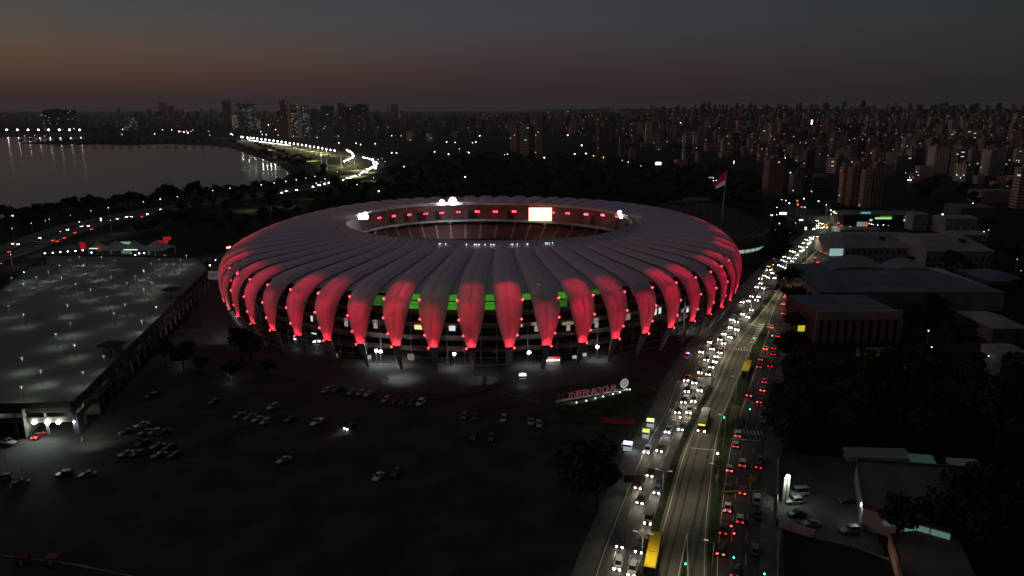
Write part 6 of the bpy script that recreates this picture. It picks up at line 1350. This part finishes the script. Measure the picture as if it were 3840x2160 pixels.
# ------------------------------------------------------------------ low buildings right of the avenue
M_roof = mat('fibre_roof', (.27, .26, .26), .85, var=.2, scale=.12); M_roofd = mat('dark_roof', (.12, .125, .14), .8, var=.3, scale=.1); M_wallp = mat('pale_wall', (.36, .34, .33), .85, var=.25, scale=.15)
def quadpts(c4, z): return [G(x, y, z) for x, y in c4]
def wall_windows(e, a, b, z0, z1, n, ww, hh, m, lit=(), litm=None, name='window'):
    d = (b - a); ln = d.length; d.normalize(); out = Vector((d.y, -d.x, 0)); o_ = e.location
    for i in range(n):
        c = a + d * (ln * (i + .5) / n) - o_; c.z = 0; mb = MB(); q = [c - d * ww / 2 + out * .08, c + d * ww / 2 + out * .08, c + d * ww / 2 - out * .1, c - d * ww / 2 - out * .1]
        mb.hexa([v + Vector((0, 0, z0)) for v in q] + [v + Vector((0, 0, z0 + hh)) for v in q]); mb.build(name, litm if i in lit else m, e)
# pilastered hall
h = 12.5; A, B = G(3057, 1285), G(3365, 1282); dp = Vector((-2, 30, 0)); e = tag(empty('pilaster_hall', A), 'two-storey hall with pale pilasters and tall dark windows right of the avenue', 'building')
q = [A, B, B + dp, A + dp]; mb = MB(); mb.prism([(v.x - A.x, v.y - A.y) for v in q], 0, h); mb.build('wall', mat('brick_infill', (.16, .085, .075), .85, var=.25), e)
mb = MB(); mb.prism([(v.x - A.x, v.y - A.y) for v in (A + Vector((-.5, -.6, 0)), B + Vector((.5, -.6, 0)), B + Vector((.5, .2, 0)), A + Vector((-.5, .2, 0)))], h - 2.4, h + 1.2); mb.build('parapet', M_wallp, e)
mb = MB(); mb.prism([(v.x - A.x + .02, v.y - A.y) for v in (A + Vector((0, .4, 0)), B + Vector((0, .4, 0)), B + dp, A + dp)], h, h + .3); mb.build('roof', M_roofd, e)
d = (B - A); ln = d.length; d.normalize()
for i in range(11):
    c = d * (ln * i / 10); mb = MB(); mb.box(c.x - .95, c.x + .95, c.y - .5, c.y + .1, 0, h - 2.45); mb.build('pilaster', mat('pilaster_paint', (.30, .23, .215), .85), e)
wall_windows(e, A, B, 1.0, 8, 10, 1.1, 7.5, M_dark, ()); 
for px, w_, z0, hh, m in ((3168, .9, 1.5, 2.6, W_y), (3269, .7, 3.4, 2.7, W_y), (3306, 1.0, 3.4, 2.7, W_d)):
    c = G(px, 1283) - A; mb = MB(); mb.box(c.x - w_ / 2, c.x + w_ / 2, -.2 + c.y, -.1 + c.y, z0, z0 + hh); mb.build('lit_window', m, e)
lamp('POINT', G(3171, 1160, 10) + Vector((0, -3, 2.5)), 260, (.9, .95, 1), .4, name='lamp_glow')
# wing and yard in front of the hall
for (c4, z, m, lab, nm) in (([(3215, 1330), (3330, 1322), (3325, 1304), (3213, 1304)], 3.2, M_roofd, 'low shed with a dull yellow fascia below the pilastered hall', 'low_shed'),
                            ([(3318, 1372), (3402, 1372), (3400, 1330), (3318, 1330)], 3.4, M_roof, 'low white roofed kiosk with a lit front right of the yellow shed', 'low_shed')):
    q = quadpts(c4, z); e = tag(empty(nm, (q[0].x, q[0].y, 0)), lab, 'shed'); mb = MB(); mb.prism([(v.x - q[0].x, v.y - q[0].y) for v in q], 0, z); mb.build('wall', M_wallp, e)
    mb = MB(); mb.prism([((v.x - q[0].x) * 1.02 - .2, (v.y - q[0].y) * 1.02 - .3) for v in q], z, z + .25); mb.build('roof', m, e)
    mb = MB(); mb.box(0, (q[1] - q[0]).length, -.5, -.35, z - .5, z + .35); mb.build('fascia', glow('yellow_fascia', (.25, .16, .01), .25) if 'yellow' in lab.split(' fascia')[0] and 'kiosk' not in lab else glow('white_front', (.3, .34, .36), .3), e)
# two hip-roofed buildings
for (x0, x1, yb, h, dpt, inset, lab, li) in ((3163, 3398, 985, 9.5, 46, .13, 'long pale building with a broad hipped roof, left one of two', ()), (3466, 3712, 1012, 11.5, 52, .12, 'long pale building with a broad hipped roof, right one of two', (4,))):
    A, B = G(x0, yb), G(x1, yb); W = B.x - A.x; e = tag(empty('hip_roof_building', A), lab, 'building', 'hip roofed buildings')
    mb = MB(); mb.box(0, W, 0, dpt, 0, h); mb.build('wall', M_wallp, e)
    mb = MB(); i_ = W * inset; mb.hexa([(-1, -1, h), (W + 1, -1, h), (W + 1, dpt + 1, h), (-1, dpt + 1, h), (i_, dpt * .38, h + 5.5), (W - i_, dpt * .38, h + 5.5), (W - i_, dpt * .62, h + 5.5), (i_, dpt * .62, h + 5.5)]); mb.build('roof', M_roof, e)
    wall_windows(e, A, B, 1.2, 3, 11, 1.7, 2.2, M_dark, (), None); wall_windows(e, A, B, 5.4, 3, 11, 1.7, 2.2, M_dark, li, W_w)
    mb = MB(); mb.box(W * .68, W * .74, dpt * .2, dpt * .28, h + 3.2, h + 5.4); mb.build('roof_hatch', M_dark, e)
# vaulted hangar
z = 9; A = G(3075, 1098, z); W = G(3770, 1098, z).x - A.x; e = tag(empty('vaulted_warehouse', (A.x, A.y, 0)), 'huge dark roofed warehouse with two rounded pale gables along its far side', 'warehouse')
Dp = G(3200, 1004, z).y - A.y; mb = MB(); mb.box(0, W, 0, Dp, 0, z); mb.build('wall', M_wallp, e)
for j in range(1):
    mb = MB(); mb.hexa([(-.5, -.5, z), (W + .5, -.5, z), (W * .84, Dp, z), (W * .05, Dp, z), (-.5, -.5, z + .4), (W + .5, -.5, z + .4), (W * .84, Dp, z + 2.2), (W * .05, Dp, z + 2.2)]); mb.build('roof', M_roofd, e)
for px0, px1, rise in ((3118, 3352, 5.2), (3352, 3505, 3.6)):
    xa, xb = G(px0, 1012, z + 2).x - A.x, G(px1, 1012, z + 2).x - A.x; mb = MB(); k = 18; pts_ = [(xa + (xb - xa) * i / k, rise * math.sin(math.pi * i / k)) for i in range(k + 1)]
    for (x_a, r_a), (x_b, r_b) in zip(pts_, pts_[1:]):
        mb.hexa([(x_a, Dp - 12, z + 1.7), (x_b, Dp - 12, z + 1.7), (x_b, Dp, z + 1.7), (x_a, Dp, z + 1.7), (x_a, Dp - 12, z + 1.72 + r_a * .25), (x_b, Dp - 12, z + 1.72 + r_b * .25), (x_b, Dp, z + 2.25 + r_b), (x_a, Dp, z + 2.25 + r_a)])
    mb.build('vault', mat('vault_roof', (.25, .24, .24), .8, var=.1), e)
# roofs behind
for (x0, x1, yb, yt, dpt, c, lab) in ((3150, 3270, 880, 862, 16, M_wallp, 'low flat-roofed block behind the left hip-roofed building'), (3268, 3300, 905, 862, 9, mat('lit_ochre', (.35, .20, .12), .8), 'ochre walled cube beside the low flat-roofed block'), (3300, 3440, 918, 890, 22, M_roof, 'long low shed between the two hip-roofed buildings'), (3540, 3660, 878, 820, 20, M_wallp, 'pale square block behind the right hip-roofed building'), (3560, 3700, 905, 880, 16, M_roof, 'low roof just behind the right hip-roofed building'), (3420, 3475, 865, 805, 12, M_wallp, 'small pale block beside the green-lit station'), (3600, 3720, 815, 778, 26, M_roofd, 'wide dark canopy roof near the upper right'), (3715, 3840, 1345 - 60, 1232, 26, mat('faded_wall', (.20, .155, .14), .9), 'pinkish gabled house at the right edge'), (3745, 3840, 1420, 1330, 12, M_wallp, 'pale lit house at the right edge below the gabled one'), (3705, 3838, 1100, 1055, 30, M_roofd, 'dark shed right of the vaulted warehouse')):
    A, B = G(x0, yb), G(x1, yb); W = B.x - A.x; hh = min((abs(PX(A.x, A.y, q / 10)[1] - yt), q / 10) for q in range(5, 400))[1]
    e = tag(empty('low_building', A), lab, 'building'); mb = MB(); mb.box(0, W, 0, dpt, 0, hh); mb.build('wall', c, e)
    mb = MB(); mb.hexa([(-.5, -.5, hh), (W + .5, -.5, hh), (W + .5, dpt + .5, hh), (-.5, dpt + .5, hh), (1, dpt * .4, hh + 1.3), (W - 1, dpt * .4, hh + 1.3), (W - 1, dpt * .6, hh + 1.3), (1, dpt * .6, hh + 1.3)]); mb.build('roof', M_roof if c is not M_roofd else M_roofd, e)
    wall_windows(e, A, B, hh * .35, hh * .7, max(2, int(W / 5)), 1.4, 1.6, M_dark)
# green-lit service station
A, B = G(3180, 850), G(3420, 850); W = B.x - A.x; e = tag(empty('service_station', A), 'long service station with bright green lit bands upper right', 'service station')
mb = MB(); mb.box(0, W, 10, 26, 0, 8); mb.build('wall', M_dark, e); mb = MB(); mb.box(-4, W + 16, 4, 30, 8.4, 9.4); mb.build('roof', M_roofd, e)
for x0, x1, y0, y1, m in ((3282, 3343, 815, 822, 'a'), (3300, 3345, 808, 814, 'b'), (3392, 3424, 808, 816, 'b'), (3390, 3412, 822, 830, 'c'), (3226, 3262, 795, 806, 'd'), (3262, 3272, 822, 829, 'c')):
    ym = A.y + 9.5; sc1 = (ym * cp + 90 * spt) / FPX; zz = [min((abs(PX(0, ym, q / 10)[1] - y), q / 10) for q in range(0, 300))[1] for y in (y1, y0)]
    mb = MB(); mb.box((x0 - 1920) * sc1 - A.x, (x1 - 1920) * sc1 - A.x, 9.4, 9.8, zz[0], zz[1]); mb.build('lit_band', {'a': glow('pale_green_band', (.5, .95, .35), .8), 'b': glow('green_band', (.06, .30, .02), .55), 'c': glow('white_band', (.6, .8, .7), .8), 'd': glow('cyan_band', (.12, .55, .65), .7)}[m], e)
# billboards and signs
board('billboard', 3107, 3157, 932, 960, glow('pale_screen', (.42, .62, .60), .62), 'pale teal lit billboard right of the departing cars', 'billboard', 0, 985)
board('billboard', 3210, 3228, 832, 850, glow('teal_poster', (.3, .5, .5), .5), 'left pale half of a double billboard by the far avenue', 'billboard', 0, 872)
board('billboard', 3229, 3250, 832, 850, glow('orange_poster', (.65, .28, .18), .5), 'right orange half of a double billboard by the far avenue', 'billboard', 0, 872)
board('totem_sign', 2986, 3011, 1222, 1243, glow('yellow_totem', (.9, .75, .05), .6), 'bright yellow lit sign among the kerb trees', 'sign', 0, 1300)
board('totem_sign', 2984, 3003, 1262, 1272, glow('yellow_totem', (.9, .75, .05), .6), 'small yellow lit strip sign just below the bright yellow sign', 'sign', 0, 1300)
board('totem_sign', 3043, 3054, 1064, 1075, glow('blue_white_sign', (.6, .8, 1), 1.6), 'small bluish white lit sign right of the departing cars', 'sign', 0, 1090)
board('lit_sign', 2457, 2478, 608, 618, glow('blue_sign', (.75, .9, 1), 3), 'bluish white lit sign glowing above the wood', 'sign', 0, 640)
board('lit_sign', 2656, 2676, 664, 674, glow('cream_sign', (.7, .6, .45), .8), 'cream lit billboard behind the flag at the wood edge', 'billboard', 0, 690)
board('lit_sign', 2923, 2948, 797, 804, glow('white_streak', (.9, .93, 1), 5), 'dazzling white lit strip at the head of the avenue', 'sign', 0, 815)
board('lit_sign', 2888, 2898, 805, 809, glow('white_streak2', (.8, .85, .9), 1.6), 'small white lettered sign left of the dazzling strip', 'sign', 0, 820)
board('lit_sign', 2996, 3010, 823, 827, glow('white_streak', (.9, .93, 1), 5), 'white glowing bar beside the far avenue', 'sign', 0, 838)
board('lit_sign', 3016, 3023, 851, 863, glow('white_streak2', (.8, .85, .9), 1.6), 'narrow upright white lit sign left of the far avenue', 'sign', 0, 880)
board('lit_sign', 2985, 2991, 750, 756, glow('yellow_totem', (.9, .75, .05), .6), 'tiny yellow square sign at the head of the avenue', 'sign', 0, 775)
board('lit_sign', 3038, 3043, 450, 466, glow('white_streak', (.9, .93, 1), 5), 'upright white neon bar on the hillside tower', 'sign', 0, 500)
board('lit_sign', 3185, 3197, 790, 795, glow('green_street', (.1, .5, .1), .4), 'dim green sign near the avenue end', 'sign', 0, 815)
lamp('POINT', GT(3069, 772, 12) + Vector((0, -6, 3)), 2200, (.75, 1, .2), .6, name='tree_light')
board('side_screen', 2966, 2990, 1381, 1445, glow('window_screen', (.10, .16, .15), .35), 'dim greenish lit shop window beyond the kerb trees', 'shop window', 0, 1450)
# lower right warehouse and yard
Z = 6.0; q = [G(3238, 1896, Z), G(3560, 1985, Z), G(3690, 1760, Z), G(3212, 1726, Z)]
A = Vector((q[0].x, q[0].y, 0)); e = tag(empty('corner_warehouse', A), 'large warehouse with dark flat roof and teal lit strip windows at lower right', 'warehouse')
rel = [(v.x - A.x, v.y - A.y) for v in q]
mb = MB(); mb.prism(rel, 0, Z - .3); mb.build('wall', mat('warehouse_wall', (.40, .375, .37), .8, var=.12), e)
mb = MB(); cxm = sum(r[0] for r in rel) / 4; cym = sum(r[1] for r in rel) / 4; mb.prism([(r[0] + (cxm - r[0]) * .012, r[1] + (cym - r[1]) * .012) for r in rel], Z - .29, Z - .1); mb.build('roof', mat('tar_roof', (.11, .095, .095), .9, var=.35, scale=.12), e)
mb = MB()
for a, b in zip(rel, rel[1:] + rel[:1]):
    a, b = Vector((*a, 0)), Vector((*b, 0)); d = (b - a).normalized(); n_ = Vector((d.y, -d.x, 0)) * .18; v = [a - n_, b - n_, b + n_, a + n_]; mb.hexa([x + Vector((0, 0, Z - .6)) for x in v] + [x + Vector((0, 0, Z + .5)) for x in v])
mb.build('parapet', mat('parapet_dark', (.09, .075, .07), .85), e)
a, b = Vector((*rel[0], 0)), Vector((*rel[1], 0)); d = (b - a).normalized(); o_ = Vector((d.y, -d.x, 0))
for s0, s1, m in ((4.4, 8.4, glow('teal_dim', (.10, .17, .16), .35)), (8.8, 13.5, glow('teal_window', (.22, .42, .38), .36)), (13.8, 17.5, glow('teal_window', (.22, .42, .38), .36))):
    v = [a + d * s0 + o_ * .1, a + d * s1 + o_ * .1, a + d * s1 - o_ * .05, a + d * s0 - o_ * .05]; mb = MB(); mb.hexa([x + Vector((0, 0, 2.6)) for x in v] + [x + Vector((0, 0, 4.9)) for x in v]); mb.build('strip_window', m, e)
c = G(3236, 1890, 4.5); mb = MB(); mb.ball(c - A + Vector((-.4, -.3, 0)), .3, k=8, q=5, sz=2); mb.build('wall_lamp', glow('wall_lamp', (.8, 1, 1), 12), e)
lamp('POINT', c + Vector((-1.5, -1, .5)), 120, (.75, 1, .95), .3, name='lamp_glow')
for i, (x0, x1, y0, m) in enumerate(((3180, 3410, 1700, 'a'), (3424, 3506, 1726, 'b'), (3570, 3675, 1742, 'c'))):
    A2, B2 = G(x0, y0 + 32), G(x1, y0 + 38); d = B2 - A2; e = tag(empty('lit_shed', A2, math.atan2(d.y, d.x)), ('long dim grey shed behind the lower right warehouse', 'short teal lit shed behind the lower right warehouse', 'small dim shed at the far corner of the lower right warehouse')[i], 'shed')
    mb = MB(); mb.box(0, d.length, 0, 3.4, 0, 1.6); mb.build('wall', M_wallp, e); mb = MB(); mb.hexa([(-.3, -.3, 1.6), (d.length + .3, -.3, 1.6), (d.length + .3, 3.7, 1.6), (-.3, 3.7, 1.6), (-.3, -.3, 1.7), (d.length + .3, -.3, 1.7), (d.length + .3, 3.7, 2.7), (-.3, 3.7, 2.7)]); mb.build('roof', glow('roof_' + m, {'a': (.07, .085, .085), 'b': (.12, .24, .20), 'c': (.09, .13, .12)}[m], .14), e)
# cream wall with orange trim at the bottom
A2 = G(3335, 2000, 3.5); B2 = G(3405, 2260, 3.5); e = tag(empty('gabled_house', (A2.x, A2.y, 0)), 'cream gable wall with orange trim and dark roof at the bottom right', 'house')
d = Vector((B2.x - A2.x, B2.y - A2.y, 0)); nn = Vector((16, 3, 0))
mb = MB(); mb.prism([(0, 0), (d.x, d.y), (d.x + nn.x, d.y + nn.y), (nn.x, nn.y)], 0, 3.4); mb.build('wall', mat('cream_wall', (.55, .42, .33), .8, var=.08), e)
mb = MB(); mb.prism([(.25, -.2), (d.x + .3, d.y), (d.x + nn.x, d.y + nn.y), (nn.x, nn.y)], 3.41, 3.6); mb.build('roof', mat('tar_roof', (.06, .052, .052), .9), e)
mb = MB(); w_ = Vector((d.y, -d.x, 0)).normalized() * .22; mb.hexa([-w_, d - w_, d + w_, w_] + [v + Vector((0, 0, 3.95)) for v in (-w_, d - w_, d + w_, w_)] if False else [v + Vector((0, 0, 3.4)) for v in (-w_, d - w_, d + w_, w_)] + [v + Vector((0, 0, 3.95)) for v in (-w_, d - w_, d + w_, w_)]); mb.build('coping', mat('orange_coping', (.42, .17, .08), .8), e)
lamp('SPOT', Vector((A2.x - 8, A2.y - 8, 7)), 260, (1, .72, .5), .5, Vector((A2.x, A2.y - 8, 2)), R_(80), 1, 'wall_light')
# walls of the yard
def wall_line(pts, h, th, m, lab, name='boundary_wall', cat='wall'):
    P0 = G(*pts[0]); e = tag(empty(name, P0), lab, cat); v = [G(*q) - P0 for q in pts]; mb = MB()
    for a, b in zip(v, v[1:]):
        d = (b - a).normalized(); n_ = Vector((d.y, -d.x, 0)) * th / 2; q = [a - n_, b - n_, b + n_, a + n_]; mb.hexa(q + [x + Vector((0, 0, h)) for x in q])
    mb.build('panel', m, e); mb = MB()
    for a in v: mb.box(a.x - .2, a.x + .2, a.y - .2, a.y + .2, 0, h + .15)
    mb.build('post', M_wallp, e)
wall_line([(2917, 1745), (2915, 1850), (2914, 1974)], 2.0, .2, M_wallp, 'pale wall between the right pavement and the lamp-lit yard')
wall_line([(2914, 1974), (2962, 1990), (3052, 2020)], 2.2, .2, M_wallp, 'pale wall along the bottom of the lamp-lit yard')
wall_line([(3052, 2020), (3200, 2052), (3330, 2100)], .5, .2, M_kerb, 'low kerb wall curving away from the yard')
wall_line([(2920, 2030), (2916, 2100), (2914, 2200)], 2.0, .2, M_kerb, 'low wall beside the right pavement at the bottom edge')
sheet('yard_paving', gp([(2920, 1700), (3200, 1720), (3240, 1900), (3320, 2080), (3050, 2015), (2920, 1970)]), .012, mat('yard_concrete', (.085, .085, .08), .9, var=.3, scale=.15))
e = pole_lamp(2956, 1786, 7.5, .52, 'yard_lamp', 'big round glowing white lamp on a lit column in the yard', 'lamp', m=glow('globe_lamp', (.93, .95, 1), 40), energy=0)
p = GT(2956, 1786, 7.5); mb = MB(); mb.box(-.75, .75, .3, .7, 0, 6.9); mb.build('lit_column', mat('column_white', (.5, .52, .48), .7), e)
lamp('SPOT', Vector((p.x, p.y - .9, 7.0)), 900, (.85, 1, .8), .3, Vector((p.x, p.y, 0)), R_(120), 1, 'yard_light')
# low beams and barrier at the lower left
for i, (a, b, lab) in enumerate((((-60, 2085), (330, 2135), 'thin rail crossing the bottom left corner, left length'), ((280, 2130), (560, 2185), 'thin rail crossing the bottom left corner, right length'))):
    A2, B2 = G(*a), G(*b); e = tag(empty('guard_rail', A2), lab, 'rail'); mb = MB(); mb.tube((0, 0, .8), (B2 - A2) + Vector((0, 0, .8)), .07, k=6); mb.build('rail', M_steel, e)
    mb = MB()
    for k in range(8): c = (B2 - A2) * (k / 7); mb.tube(c, c + Vector((0, 0, .8)), .06, k=5)
    mb.build('post', M_steel, e)
for px, c, lab in ((80, 'dark', 'dark red sheeted stall in the bottom left corner'), (190, 'orange', 'red and orange striped box in the bottom left corner')):
    p = G(px, 2120); e = tag(empty('covered_stall', p), lab, 'stall'); mb = MB(); mb.hexa([(-1.4, 0, 0), (1.4, 0, 0), (1.4, 1.4, 0), (-1.4, 1.4, 0), (-1.3, .1, 1.7), (1.3, .1, 1.7), (1.3, 1.3, 2.0), (-1.3, 1.3, 2.0)]); mb.build('cover', mat('cover_' + c, (.12, .02, .02) if c == 'dark' else (.25, .08, .05), .8), e); mb = MB(); mb.box(-.4, .4, -.05, .02, .2, 1.2); mb.build('flap', M_wallp, e)
for px, py, lab in ((28, 1750, 'tall bare pole left of the lower left cars, upright one'), (15, 1775, 'leaning pale pole at the left edge'), (92, 1800, 'slender pale pole beside the red parked car')):
    p = G(px, py + 20); mb = MB(); mb.tube((0, 0, 0), (-.9 if 'leaning' in lab else 0, 0, 5.5), .09, .07, k=6); o = mb.build('marker_pole', mat('pale_pole', (.42, .45, .42), .5)); o.location = p; tag(o, lab, 'pole')
# posts along the outer rim of the plaza and the bracing platform lights
for i, (px, py) in enumerate(((857, 930), (862, 927), (852, 930))):
    p = G(px, py, 14); e = tag(empty('warning_lamp', (p.x, p.y, 0)), 'orange red lamp on the mast at the left end of the stadium, %s' % ('front one', 'right one', 'left one')[i], 'lamp', 'lamps on the mast left of the stadium')
    mb = MB(); mb.tube((0, 0, 0), (0, 0, 14), .12, k=6); mb.build('mast', M_steel, e); mb = MB(); mb.ball((0, 0, 14.2), .5, k=8, q=5); mb.build('lamp_head', glow('warning_red', (1, .12, .08), 14), e)

# ------------------------------------------------------------------ air
HAZE = 0.00004
mh = bpy.data.materials.new('haze_air'); mh.use_nodes = True; t = mh.node_tree; t.nodes.clear()
o = t.nodes.new('ShaderNodeOutputMaterial'); v = t.nodes.new('ShaderNodeVolumePrincipled'); v.inputs['Color'].default_value = (.85, .83, .85, 1); v.inputs['Density'].default_value = HAZE; v.inputs['Anisotropy'].default_value = .2
t.links.new(v.outputs[0], o.inputs['Volume'])
mb = MB(); mb.box(-21000, 26000, -900, 25000, -12, 190); tag(mb.build('haze', mh), kind='stuff')

p = G(1817, 1448); e = tag(empty('gate_pillar', p), 'pinkish pillar beside the kerb line in front of the stadium', 'pillar')
mb = MB(); mb.box(-.75, .75, 0, .8, 0, 3.6); mb.build('shaft', mat('pillar_paint', (.34, .20, .19), .8), e); mb = MB(); mb.box(-.85, .85, -.1, .9, 3.6, 3.8); mb.build('cap', M_conc, e)
